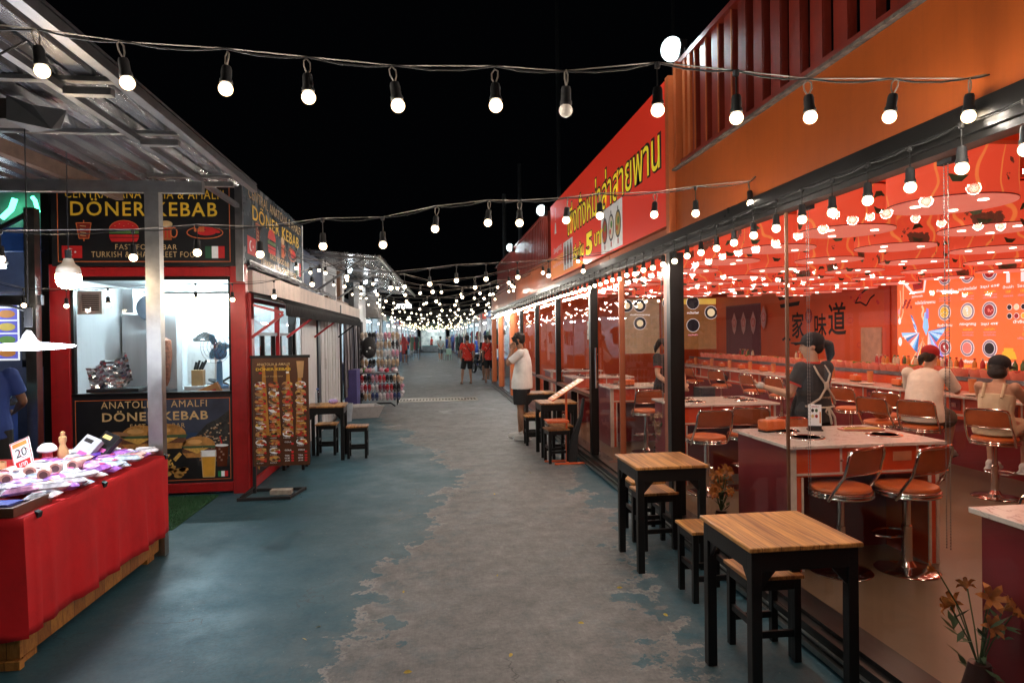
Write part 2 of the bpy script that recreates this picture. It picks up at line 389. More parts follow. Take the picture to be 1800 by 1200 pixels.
# fallen leaves
lm = mat('dry_leaf', (.45, .33, .05), .6, 0, .3, 40); proto = None
for i, (x, y) in enumerate([(.42, 4.55), (.83, 3.72), (.38, 3.4), (-.74, 3.75), (-.69, 3.9), (-.22, 4.35), (1.2, 4.2), (.62, 6.9), (1.15, 7.9), (-.35, 6.4), (1.35, 3.75), (-.15, 3.3)]):
    if proto is None:
        g = MB(); g.add([(0, -.02, .004), (.008, -.005, .011), (.006, .012, .01), (0, .022, .004), (-.006, .01, .002), (-.008, -.006, .003)], [(0, 1, 2, 3), (0, 3, 4, 5)], lm)
        proto = g.build('fallen_leaf'); tag(proto, 'small dry yellow leaf lying on the concrete lane', 'leaf', 'dry leaves on the lane'); l = proto
    else: l = dup(proto)
    l.location = (x, y, .002); l.rotation_euler.z = i * 1.3; l.scale = (.8 + .1 * (i % 4),) * 3
# ================================================================== RESTAURANT (containers on the right)
RB = thing('restaurant_building', 'long orange shipping-container restaurant with glass front and slatted roof railing', 'restaurant', (2.05, 5, 0))
def rb(mbld, name, **k):
    o = mbld.build(name, **k); o.parent = RB; o.matrix_parent_inverse = Matrix.Translation((-2.05, -5, 0)); return o
def par(o, p):
    o.parent = p; o.matrix_parent_inverse = Matrix.Translation(-p.location); return o
g = MB(); g.box((1.96, -1, 2.503), (2.16, 22, 2.985), orange)
for y in (7.1, 15.5): g.box((1.957, y, 2.51), (1.962, y + .008, 2.98), mat('seam', (.1, .03, .01), .6))
rb(g, 'fascia')
g = MB(); g.box((1.935, -1, 2.39), (2.12, 22, 2.50), blackf).box((1.915, -1, 2.425), (1.933, 22, 2.455), blackf).box((1.95, -1, 2.36), (2.0, 22, 2.388), blackf)
rb(g, 'window_head_beam')
g = MB(); g.box((1.95, -1, 0), (2.2, 22, .13), blackf).box((1.925, -1, .02), (1.948, 22, .05), alu).box((1.935, -1, .075), (1.948, 22, .085), alu).box((2.0, -1, .131), (2.14, 22, .155), blackf)
rb(g, 'base_sill')
# railing base + slats
g = MB(); g.box((1.93, -1, 2.988), (2.14, 5.2, 3.005), mat('weathered_edge', (.16, .13, .11), .7, 0, .6, 18, bump=.4, dirt=.7)).box((1.985, -1, 3.006), (2.09, 5.2, 3.07), maroon).box((1.985, -1, 3.84), (2.09, 5.2, 3.88), maroon)
rail = rb(g, 'roof_railing')
y = -.95
while y < 4.95:
    g = MB(); g.box((2.01, y, 3.071), (2.05, y + .125, 3.838), maroon).box((2.0, y, 3.071), (2.008, y + .012, 3.838), salmon if y > 4 else maroon)
    s_ = g.build('slat', rail); y += .205
g = MB()
for i in range(7):
    yy = 4.86 + i * .05; g.box((1.99 + .02 * (i % 2), yy, 3.0), (2.06, yy + .05, 3.84), salmon)
rb(g, 'corrugated_corner')
# orange soffit + roof + ceiling
g = MB(); g.box((2.165, -1, 2.985), (9, 22, 3.05), maroon); rb(g, 'roof')
g = MB(); g.box((2.125, -1, 2.80), (8.6, 19, 2.86), inner_or)
for yy in [x * 2.1 - 1 for x in range(10)]: g.box((2.125, yy, 2.70), (8.6, yy + .07, 2.799), inner_or)
for xx in (3.72, 4.9, 7.05): g.box((xx, -1, 2.66), (xx + .08, 19, 2.699), inner_or)
rb(g, 'ceiling')
g = MB(); g.box((8.5, -1, 0), (8.6, 19, 2.80), inner_or).box((2.2, 18.9, 0), (8.5, 19, 2.8), inner_or).box((2.2, -1, 0), (8.6, -.9, 2.8), inner_or)
g.box((8.47, 11.3, .9), (8.499, 11.45, 2.8), counter_or).box((8.48, 11.55, 0), (8.498, 12.15, 1.75), mat('door_pale', (.6, .35, .22), .5)).box((8.48, 16.2, 0), (8.498, 18.2, 2.45), mat('purple_curtain', (.22, .07, .08), .8, 0, .3, 20, stretch=(1, 9, .2)))
rb(g, 'interior_wall')
g = MB(); g.box((2.2, -1, .0), (9, 19, .02), mat('restaurant_floor', (.16, .105, .062), .33, 0, .12, 2, dirt=.15)); struct(g.build('floor', smooth=0))
# second container upper storey
g = MB(); y = 11.36; k = 0
while y < 20.4:
    g.box((2.02 + .03 * (k % 2), y, 3.0), (2.1, y + .1, 3.84), maroon); y += .1; k += 1
for i in range(7):
    a = R_(90 * i / 6); g.box((2.02 + .5 * (1 - cos(a)), 20.4 + .5 * sin(a), 3.0), (2.12 + .5 * (1 - cos(a)), 20.5 + .5 * sin(a), 3.84), maroon)
g.box((1.99, 11.36, 3.841), (2.12, 20.9, 3.87), maroon).box((1.99, 11.36, 2.99), (2.12, 20.9, 3.03), maroon)
rb(g, 'corrugated_upper_wall')
# posts
postb = mat('post_brown_orange', (.34, .10, .045), .35, 0, .12, 4)
for (y0, y1, m, x0, x1) in [(5.28, 5.36, blackf, 1.97, 2.09), (5.38, 5.46, postb, 1.98, 2.10), (8.1, 8.2, blackf, 1.975, 2.07), (10.53, 10.6, blackf, 1.99, 2.07), (12.71, 12.78, blackf, 1.99, 2.07), (15.0, 15.12, blackf, 1.99, 2.07), (16.6, 16.78, salmon, 1.95, 2.1), (19.6, 19.8, salmon, 1.95, 2.1), (21.85, 22.0, salmon, 1.95, 2.1), (6.89, 6.92, postb, 2.0, 2.06)]:
    g = MB(); g.box((x0, y0, .156), (x1, y1, 2.359), m); rb(g, 'post')
railm = mat('rail_brown', (.16, .055, .028), .35)
g = MB(); g.box((1.99, 8.21, .87), (2.09, 10.51, .915), railm).box((1.99, 10.61, .87), (2.09, 12.69, .915), railm).box((1.99, 12.79, .87), (2.09, 14.99, .915), railm); rb(g, 'mid_rail')
g = MB(); g.box((1.99, 9.4, .156), (2.08, 9.44, .859), blackf).box((1.99, 11.8, .156), (2.08, 11.84, .859), blackf); rb(g, 'post')
# glass panes
for (y0, y1) in [(-1, 1.3), (1.305, 3.595), (3.6, 5.27), (8.21, 10.51), (10.61, 12.69), (12.79, 14.99), (15.15, 16.59), (16.79, 19.59)]:
    g = MB(); g.box((2.045, y0, .156), (2.053, y1, 2.389), glass); rb(g, 'window_pane', smooth=0)
g = MB(); g.box((2.04, 3.592, .156), (2.058, 3.604, 2.388), mat('seal', (.15, .06, .03), .5)); rb(g, 'pane_seal')
for (y0, y1, hy, hs) in [(5.48, 6.86, 5.6, 1), (6.95, 8.06, 7.9, -1)]:
    g = MB(); g.box((2.03, y0, .16), (2.04, y1, 2.38), glass); dr = rb(g, 'door', smooth=0)
    g = MB()
    if hs < 0:
        g.tube([(1.99, hy, 1.02), (1.99, hy, 1.52)], .012, chrome).tube([(1.99, hy, 1.1), (2.03, hy, 1.1)], .008, chrome).tube([(1.99, hy, 1.44), (2.03, hy, 1.44)], .008, chrome)
    g.box((2.02, hy + .02, .17), (2.05, hy + .1, .23), chrome)
    h = g.build('handle'); h.parent = dr
# sticker + small notice on door post
g = MB(); g.box((1.950, 8.09, 1.62), (1.953, 8.19, 1.85), mat('paper_notice', (.6, .56, .5), .6)); A = Art((1.949, 8.14, 1.73), (0, -1, 0), (0, 0, 1), g)
A.ell(0, .04, .03, .03, red, 1).text('PUSH', 0, -.05, .07, .025, black, 1); n_ = A.build('door_notice'); par(n_, RB)
# ----- big red sign
S = thing('restaurant_sign', 'big red sign box with yellow Thai lettering on the orange container', 'sign', (1.9, 7.8, 3.15))
sgM = mat('sign_red', (.72, .035, .02), .42, 0, .04, .8, em=.22, emc=(1, .05, .015))
g = MB(); g.box((1.91, 5.17, 2.56), (2.0, 10.42, 3.74), mat('sign_back', (.5, .12, .04), .5)); par(g.build('sign_case'), S)
ye = mat('sign_yellow', (.95, .72, .03), .5, em=.35, emc=(1, .75, .03)); ol = mat('sign_black', (.008, .008, .008), .6); wh = mat('print_white', (.8, .8, .8), .5, em=.12)
A = Art((1.905, 7.8, 3.15), (0, -1, 0), (0, 0, 1))
A.rect(-2.62, -.59, 2.63, .59, sgM, 1)
A.poly([(-2.6, -.58), (-2.6, -.28), (-1.6, -.25), (-.2, -.58)], mat('sign_flame', (.8, .22, .02), .45, em=.3, emc=(1, .25, .02)), 2)
TH = 'เซิ่งทั่งหม่าล่าสายพาน'
A.text(TH, .62, .13, 3.84, .46, ol, 3, .05); A.text(TH, .62, .13, 3.76, .42, ye, 4, .002)
A.text('เริ่มต้น', -.62, -.36, .62, .22, ol, 3, .07).text('เริ่มต้น', -.62, -.36, .60, .20, ye, 4, .02)
A.text('5', -.02, -.36, .36, .30, ol, 3, .09).text('5', -.02, -.36, .33, .28, ye, 4, .05)
A.text('บาท', .46, -.36, .44, .17, ol, 3, .07).text('บาท', .46, -.36, .42, .16, ye, 4, .02)
A.text('Shengtang', -2.05, -.16, .62, .12, wh, 3, .01, rot=.04).text('หม่าล่าสายพาน', -2.02, -.38, .8, .07, mat('print_pink', (.85, .5, .55), .5, em=.15), 3, .01)
A.poly([(-2.28, .1), (-2.12, .1), (-2.17, .27), (-2.23, .27)], wh, 3).line([(-2.2, .3), (-2.2, .5)], .02, wh, 3)
for cx, w in ((.98, .0), (-1.28, 0)):
    hw = .42 if cx > 0 else .32; hh_ = .21 if cx > 0 else .17
    A.rect(cx - hw, -.36 - hh_, cx + hw, -.36 + hh_ + .06, wh, 3)
    for i in (-1, 0, 1):
        px_ = cx + i * hw * .62
        A.ell(px_, -.33, hw * .26, .145, mat('pan_dark', (.05, .05, .06), .4), 4).ell(px_, -.33, hw * .21, .12, mat('broth_%d%s' % (i, cx > 0), [(.5, .06, .02), (.75, .7, .6), (.6, .4, .1)][(i + 1)] if cx > 0 else (.35, .04, .03), .4), 5)
        A.ell(px_ + .02, -.30, hw * .08, .04, mat('garnish', (.1, .3, .05), .5), 6).ell(px_ - .03, -.37, hw * .07, .03, mat('chilli', (.6, .03, .02), .5), 6)
        A.rect(px_ - .02, -.535, px_ + .02, -.48, mat('pan_handle', (.5, .05, .05), .5), 4).rect(px_ - .015, -.185, px_ + .015, -.15, mat('pan_dark', (0, 0, 0)), 4)
par(A.build('sign_face'), S)
g = MB(); g.box((1.905, 5.10, 2.50), (1.915 + .08, 5.168, 3.76), salmon).box((1.95, 5.05, 2.99), (2.0, 5.1, 3.85), salmon); par(g.build('end_trim'), S)
# ----- flood lamps on the containers
def flood(x, y, z, lab, pw):
    fl_ = bpy.data.lights.new('flood_beam', 'POINT'); fl_.energy = pw * .75 * 4 * pi * pi * .0081 * .8; fl_.shadow_soft_size = .11; fl_.color = (.78, .95, 1.0)
    F = thing('flood_lamp', lab, 'lamp', (x, y, z), 0, 'white flood lamps on the container roof')
    g = MB(); g.cb((0.05, 0, -.02), (.06, .16, .14), blackm).tube([(.06, -.08, -.1), (.06, -.08, -.02)], .008, steel).tube([(.06, .08, -.1), (.06, .08, -.02)], .008, steel); g.build('lamp_body', F)
    g = MB(); g.ell((-.02, 0, 0), (.085, .095, .095), emit('flood_white', (.82, .97, 1.0), 3.5, sample=False), 24, 16); gl_ = g.build('lamp_glass', F); lo_ = bpy.data.objects.new('flood_beam', fl_); COL.objects.link(lo_); lo_.parent = gl_; lo_.location = (-.02, 0, 0)  # globe made oversized so its shape takes in the lamp's glare
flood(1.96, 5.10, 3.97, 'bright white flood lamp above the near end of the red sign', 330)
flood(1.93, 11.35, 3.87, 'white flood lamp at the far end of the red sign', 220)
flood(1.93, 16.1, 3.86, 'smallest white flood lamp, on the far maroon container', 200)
# far fluorescent bank under the container head
for i, y in enumerate((17.2, 18.3, 20.2)):
    F = thing('tube_lamp', ['glaring tube lamp above the glass, nearest of the far orange posts', 'second glaring tube lamp, between the two far orange posts', 'last glaring tube lamp, behind the farthest orange posts'][i], 'lamp', (1.86, y - 1.2, 2.26), 0, 'white tube lamps at the far orange posts')
    g = MB(); g.box((-.03, -.5, .03), (.03, .5, .06), white); g.build('lamp_body', F)
    g = MB(); g.tube([(0, -.48, 0), (0, .48, 0)], .028, emit('tube_far', (.85, .97, 1), 80)); g.build('lamp_tube', F)
# ----- drum lamps
M, nt, o = newmat('drum_fabric')
b = nn(nt, 'ShaderNodeBsdfPrincipled', Roughness=.7); tc = nn(nt, 'ShaderNodeTexCoord'); oi = nn(nt, 'ShaderNodeObjectInfo')
wv = nn(nt, 'ShaderNodeTexWave', Scale=1.6, Distortion=9.0, Detail=2.0); wv.inputs['Detail Scale'].default_value = 1.2; lnk(nt, tc.outputs['Object'], wv.inputs[0])
r1 = nn(nt, 'ShaderNodeMapRange'); r1.inputs[1].default_value = .965; r1.inputs[2].default_value = .99; lnk(nt, wv.outputs[1], r1.inputs[0])
mx = nn(nt, 'ShaderNodeMix', data_type='RGBA'); mx.inputs[6].default_value = (.68, .07, .03, 1); mx.inputs[7].default_value = (.80, .20, .05, 1); lnk(nt, r1.outputs[0], mx.inputs[0])
no = nn(nt, 'ShaderNodeTexNoise', Scale=4.2, Detail=5.0, Roughness=.55); lnk(nt, tc.outputs['Object'], no.inputs[0])
r2 = nn(nt, 'ShaderNodeMapRange'); r2.inputs[1].default_value = .635; r2.inputs[2].default_value = .65; lnk(nt, no.outputs[0], r2.inputs[0])
m2 = nn(nt, 'ShaderNodeMix', data_type='RGBA'); lnk(nt, mx.outputs[2], m2.inputs[6]); m2.inputs[7].default_value = (.10, .028, .015, 1); lnk(nt, r2.outputs[0], m2.inputs[0])
lnk(nt, m2.outputs[2], b.inputs['Base Color']); lnk(nt, m2.outputs[2], b.inputs['Emission Color']); b.inputs['Emission Strength'].default_value = .75
lnk(nt, b.outputs[0], o.inputs[0]); drumM = M
rim = mat('drum_rim', (.25, .02, .015), .6); diff = mat('drum_diffuser', (.70, .24, .18), .5, em=.62, emc=(1, .22, .15)); spotE = emit('downlight', (1, .80, .60), 9, sample=False)
sp_d = bpy.data.lights.new('downlight_beam', 'SPOT'); sp_d.energy = 15; sp_d.spot_size = R_(165); sp_d.spot_blend = .6; sp_d.shadow_soft_size = .12; sp_d.color = (1, .72, .5); leafG = mat('leaf_green', (.06, .11, .05), .6, em=.05)
D = thing('drum_lamp', 'x', 'ceiling lamp', (0, 0, 0), 0, 'round red drum lamps under the restaurant ceiling')
g = MB(); n = 48
for (z0, z1, r, m) in [(0.012, .30, .345, drumM), (.004, .012, .3475, rim), (.30, .315, .349, rim)]:
    vs = []
    for z in (z0, z1):
        for k in range(n): vs.append((r * cos(2 * pi * k / n), r * sin(2 * pi * k / n), z))
    g.add(vs, [(k, (k + 1) % n, n + (k + 1) % n, n + k) for k in range(n)], m)
for q in range(7):
    a = q * .92 + .3
    for sgn in (-1, 1):
        pts = [(0, 0), (.02, .05 * sgn), (.065, .055 * sgn), (.10, .02 * sgn)]
        base = .06 + .13 * ((q * 37) % 10) / 10
        vs = [((.3475) * cos(a + p / .345), (.3475) * sin(a + p / .345), base + h_ + .03 * sgn) for p, h_ in pts]
        if q % 2 == 0: g.add(vs, [(0, 1, 2, 3)], leafG)
g.build('shade', D)
g = MB(); g.lathe([(.0001, .002), (.344, .002), (.344, .010), (.0001, .010)], (0, 0, 0), diff, 40); df = g.build('diffuser', D)
g = MB()
for k in range(3): a = pi / 4 + k * 2 * pi / 3; g.lathe([(.0001, -.003), (.028, -.003), (.028, .0015)], (.2 * cos(a), .2 * sin(a), 0), spotE, 16)
g.build('downlight', df)
g = MB(); g.tube([(.15, 0, .31), (.15, 0, .36)], .006, blackm).tube([(-.15, 0, .31), (-.15, 0, .36)], .006, blackm); g.build('hanger', D)
cols_ = [3.2, 4.3, 5.42, 6.5, 7.6]; rown = ['first', 'second', 'third', 'fourth', 'fifth', 'sixth', 'seventh', 'eighth', 'ninth', 'tenth', 'eleventh', 'twelfth', 'thirteenth']
first = True
lo_ = bpy.data.objects.new('downlight_beam', sp_d); COL.objects.link(lo_); lo_.parent = D; lo_.location = (0, 0, -.01)
for i, cx in enumerate(cols_):
    for j in range(10):
        cy = 3.72 + 1.04 * j - (.15 if i == 1 else 0) + (-1.04 if False else 0)
        if cy + .5 < cx * .85: continue
        lab = '%s red drum lamp from the near end in the %s row from the alley glass' % (rown[j], rown[i])
        if first: o = D; first = False; o['label'] = lab
        else: o = dup(D, label=lab)
        o.location = (cx, cy, 2.45); o.rotation_euler.z = (i * 5 + j) * .7
for y in (1.6, 2.68):
    dup(D, (3.2, y, 2.45), label='red drum lamp beyond the near end, over the closest dining table' if y < 2 else 'red drum lamp just nearer than the big one in the alley-side row')
def par(o, p):
    o.parent = p; o.matrix_parent_inverse = Matrix.Translation(-p.location); return o
# ================================================================== OUTDOOR TABLES + STOOLS
planks = woodmat('pine_planks', (.66, .32, .09), (.22, .07, .016), .088, 0, .4, .62)
def wood_table(name, lab, loc, w=.53, d=.54, h=.75, group='black-legged wooden tables outside'):
    t = thing(name, lab, 'table', loc, 0, group)
    g = MB(); g.box((-w / 2, -d / 2, h - .022), (w / 2, d / 2, h), planks); g.build('tabletop', t, bevel=.005)
    a = w / 2 - .015; b_ = d / 2 - .015
    g = MB()
    for s in (-1, 1):
        g.box((-a + .045, s * b_ - s * .0, h - .11), (a - .045, s * (b_ - .022), h - .0225), black).box((s * a, -b_ + .045, h - .11), (s * (a - .022), b_ - .045, h - .0225), black)
        for q in (-1, 1):  # corner braces
            for (p1, p2) in [((q * (a - .05), s * (b_ - .012), h - .19), (q * (a - .13), s * (b_ - .012), h - .10)), ((s * (a - .012), q * (b_ - .05), h - .19), (s * (a - .012), q * (b_ - .13), h - .10))]:
                p1, p2 = V(p1), V(p2)
                m_ = V((p1.x, p1.y, p2.z)); thick = V((0, .018, 0)) if abs(p1.x - p2.x) > .01 else V((.018, 0, 0))
                th = thick * (-s)
                g.add([p1, m_, p2, p1 + th, m_ + th, p2 + th], [(0, 1, 2), (5, 4, 3), (0, 3, 4, 1), (1, 4, 5, 2), (2, 5, 3, 0)], black)
    g.build('apron', t, bevel=.002)
    for sx in (-1, 1):
        for sy in (-1, 1):
            g = MB(); g.box((sx * a, sy * b_, 0), (sx * (a - .048), sy * (b_ - .048), h - .0225), black); g.build('leg', t, bevel=.003)
    return t
def wood_stool(lab, loc, w=.30, d=.29, h=.45):
    t = thing('wooden_stool', lab, 'stool', loc, 0, 'low wooden stools with black legs')
    g = MB(); g.box((-w / 2, -d / 2, h - .02), (w / 2, d / 2, h), planks); g.build('seat', t, bevel=.004)
    a = w / 2 - .012; b_ = d / 2 - .012; g = MB()
    for s in (-1, 1):
        g.box((-a + .036, s * b_, h - .075), (a - .036, s * (b_ - .018), h - .0205), black).box((s * a, -b_ + .036, h - .075), (s * (a - .018), b_ - .036, h - .0205), black)
    g.build('apron', t, bevel=.002)
    for s in (-1, 1):
        g = MB(); g.box((-a + .036, s * (b_ - .01), .13), (a - .036, s * (b_ - .028), .165), black); g.build('stretcher', t, bevel=.002)
        g = MB(); g.box((s * (a - .01), -b_ + .036, .19), (s * (a - .028), b_ - .036, .225), black); g.build('stretcher', t, bevel=.002)
    for sx in (-1, 1):
        for sy in (-1, 1):
            g = MB(); g.box((sx * a, sy * b_, 0), (sx * (a - .036), sy * (b_ - .036), h - .0205), black); g.build('leg', t, bevel=.003)
    return t
T1 = wood_table('wooden_table', 'nearest pine-topped table with black legs, in front of the glass', (1.605, 2.94, 0))
dup(T1, (1.655, 4.69, 0), .0, 'second pine-topped table along the glass, with two stools beyond it')
dup(T1, (1.70, 9.1, 0), .0, 'pine-topped table behind the orange menu stand')
dup(T1, (1.70, 10.65, 0), .0, 'farthest pine-topped table on the right, beside the man in white')
dup(T1, (-1.5, 9.45, 0), .04, 'pine-topped table left of the lane, behind the kebab menu stand')
s0 = wood_stool('low stool standing by itself between the two nearest tables', (1.70, 4.33 + .02, 0))
s0.location = (1.72, 4.02, 0)
for (x, y, r, lab) in [(1.70, 3.25, .0, 'low stool tucked under the nearest table'), (1.72, 5.02, .05, 'low stool pushed under the far side of the second table'), (1.76, 5.40, 0, 'low stool just beyond the second table, against the glass'),
                       (1.60, 8.55, .1, 'low stool in front of the table by the orange menu stand'), (1.72, 8.85, 0, 'low stool half under the table by the orange menu stand'), (1.52, 10.0, 0, 'low stool beside the far right table, behind the man in white'), (1.58, 10.35, 0, 'low stool under the far right table'),
                       (-1.08, 9.42, .03, 'low stool standing free in the lane, right of the left table'), (-1.80, 8.75, 0, 'low stool directly behind the kebab menu stand'), (-1.55, 9.75, 0, 'low stool under the left table')]:
    dup(s0, (x, y, 0), r, lab)
# small things on the outside tables
pet = glassmat('bottle_plastic', (.85, .93, .97), 1.45, 1.2, .05)
g = MB(); g.lathe([(.0001, 0), (.033, 0), (.035, .02), (.033, .08), (.035, .14), (.03, .17), (.013, .2), (.013, .215)], (0, 0, 0), pet, 20)
wb = thing('water_bottle', 'clear plastic water bottle on the left wooden table', 'bottle', (-1.62, 9.4, .751)); g.build('bottle_body', wb)
g = MB(); g.lathe([(.0001, .214), (.016, .214), (.016, .232), (.0001, .232)], (0, 0, 0), mat('cap_blue', (.1, .2, .6)), 14); g.build('cap', wb)
g = MB(); lil = mat('lilac_pack', (.45, .3, .6), .5, 0, .4, 60)
g.ell((0, 0, .035), (.07, .045, .035), lil, 12, 8).ell((.03, .03, .06), (.035, .03, .025), mat('tissue_white', (.75, .72, .75), .8), 10, 6); o = g.build('tissue_pack', loc=(-1.42, 9.48, .752)); tag(o, 'crumpled lilac tissue pack on the left wooden table', 'tissue pack')
# folded black umbrella/banner bag leaning at the door
g = MB(); vs = []; prof = [(1.72, 8.5, 0.001, .0, .36), (1.74, 8.5, .10, .0, .33), (1.80, 8.48, .35, 0, .20), (1.90, 8.45, .62, 0, .10), (1.935, 8.42, .85, 0, .05)]
for x, y, z, _, w in prof:
    for a, b_ in ((-1, -.06), (1, -.06), (1, .06), (-1, .06)): vs.append((x + w * .55 * (a + 1) * .35, y + b_ * .8, z))
fs = [(0, 3, 2, 1), (16, 17, 18, 19)]
for i in range(4):
    for k in range(4): fs.append((i * 4 + k, i * 4 + (k + 1) % 4, i * 4 + 4 + (k + 1) % 4, i * 4 + 4 + k))
g.add(vs, fs, mat('black_cloth', (.02, .02, .022), .8, 0, .3, 20, bump=.3, bs=30)); o = g.build('draped_black_cover', bevel=.01); tag(o, 'black cloth cover slumped against the glass beside the orange menu stand', 'cover')
# orange menu stand
ms = thing('menu_stand', 'orange steel menu lectern with a slanted menu board, beside the door', 'menu stand', (1.66, 8.45, 0))
oc = mat('stand_orange', (.70, .13, .04), .4, 0, .1, 6)
g = MB(); g.bar((.06, 0, .02), (.06, 0, .93), .025, .025, oc); g.build('pole', ms)
g = MB(); g.bar((-.22, .10, .012), (.08, .10, .012), .03, .02, oc).bar((-.12, -.10, .012), (.30, -.10, .012), .03, .02, oc).bar((.06, -.09, .014), (.06, .09, .014), .025, .018, oc); g.build('foot', ms)
g = MB(); g.box((-.22, -.13, .56), (.07, .13, .572), oc).box((-.22, -.13, .545), (.07, -.12, .56), oc); g.build('shelf', ms)
T = Tm((.05, 0, .96), 0, R_(-32), 0)
g = MB(); g.box((-.24, -.17, -.008), (.26, .17, .004), oc, T); g.build('tray', ms)
Rr = (T.to_3x3() @ V((0, -1, 0))); Uu = (T.to_3x3() @ V((1, 0, 0)))
A = Art(T @ V((.01, 0, .005)), Rr, Uu)
mb_or = mat('menu_orange', (.75, .28, .06), .4); mb_y = mat('menu_yellow', (.8, .6, .2), .5)
A.rect(-.16, -.23, .16, .23, mb_or, 1)
for i in range(7):
    A.rect(-.13, -.2 + i * .055, .02 + .03 * (i % 3), -.19 + i * .055, wh, 2).ell(.09, -.19 + i * .055, .025, .018, [mb_y, leafG, red][i % 3], 2, n=10)
A.text('MENU', 0, .19, .14, .03, wh, 2); A.build('menu_sheet', ms)
# ================================================================== INDOOR TABLES
M, nt, o = newmat('veined_marble')
b = nn(nt, 'ShaderNodeBsdfPrincipled', Roughness=.16); tc = nn(nt, 'ShaderNodeTexCoord')
n = nn(nt, 'ShaderNodeTexNoise', Scale=2.2, Detail=9.0, Roughness=.6, Distortion=1.6); lnk(nt, tc.outputs['Object'], n.inputs['Vector'])
a1 = nn(nt, 'ShaderNodeMath', operation='SUBTRACT'); a1.inputs[1].default_value = .5; lnk(nt, n.outputs[0], a1.inputs[0]); a2 = nn(nt, 'ShaderNodeMath', operation='ABSOLUTE'); lnk(nt, a1.outputs[0], a2.inputs[0])
r1 = nn(nt, 'ShaderNodeMapRange'); r1.inputs[1].default_value = 0; r1.inputs[2].default_value = .012; lnk(nt, a2.outputs[0], r1.inputs[0])
mx = nn(nt, 'ShaderNodeMix', data_type='RGBA'); mx.inputs[6].default_value = (.45, .36, .32, 1); mx.inputs[7].default_value = (.74, .66, .60, 1); lnk(nt, r1.outputs[0], mx.inputs[0])
lnk(nt, mx.outputs[2], b.inputs['Base Color']); lnk(nt, b.outputs[0], o.inputs[0]); marble = M
hp_dark = mat('hotplate', (.03, .025, .022), .12, 0, .2, 9)
def hot_table(lab, loc, n_hp=4):
    t = thing('dining_table', lab, 'table', loc, 0, 'marble-topped hot-pot tables inside the restaurant')
    W, Dp = 1.18, .86
    g = MB(); g.box((0, 0, .875), (W, Dp, .90), marble); g.build('tabletop', t, bevel=.004)
    g = MB(); g.box((.03, .06, .02), (.075, Dp - .04, .874), plum).box((.026, .05, .02), (.079, .06, .874), cream).box((.076, .12, .02), (.08, Dp - .1, .70), plum)
    g.build('side_panel', t)
    g = MB(); g.box((W - .10, .06, .02), (W - .03, Dp - .04, .874), counter_or).box((W - .105, .048, .02), (W - .085, .06, .874), cream).box((W - .045, .048, .02), (W - .025, .06, .874), cream).box((.115, .048, .02), (.13, .06, .67), cream).box((.08, .052, .02), (.114, .06, .67), counter_or); g.build('side_panel', t)
    g = MB(); g.box((.08, .05, .70), (W - .105, Dp - .05, .874), counter_or).box((.08, .046, .685), (W - .105, .2, .70), cream).box((.08, .055, .672), (W - .105, .2, .6845), counter_or)
    for x in (.40, .66, .98): g.box((x, .045, .70), (x + .015, .0495, .874), cream)
    g.build('drawer_band', t)
    g = MB(); g.box((.4, .04, .775), (.42, .0445, .79), chrome).box((.80, .044, .765), (.94, .0495, .83), mat('socket_cream', (.65, .3, .16), .5)); g.build('socket_plate', t)
    g = MB(); g.box((.08, .5, .02), (W - .10, .54, .67), plum); g.build('back_panel', t)
    for (x, y) in [(.33, .34), (.33, .68), (.95, .34), (.95, .64)][:n_hp]:
        g = MB(); g.lathe([(.0001, .9045), (.105, .9045), (.108, .9065), (.125, .906), (.128, .9005)], (x, y, 0), chrome, 32).lathe([(.0001, .9055), (.095, .9055)], (x, y, 0), hp_dark, 32); g.build('hotplate', t)
    return t
HT = hot_table('marble hot-pot table behind the glass, with the menu card and two empty stools', (2.40, 4.20, .0))
for (y, x, lab) in [(6.83, 2.62, 'marble hot-pot table just inside, right of the glass door'), (9.35, 2.55, 'marble hot-pot table seen through the door glass'), (11.75, 2.5, 'marble hot-pot table behind the mid-rail window'), (14.0, 2.5, 'farthest marble hot-pot table by the alley glass'), (1.76, 2.33, 'dark-sided marble table at the right edge of the view')]:
    dup(HT, (x, y, 0), 0, lab)
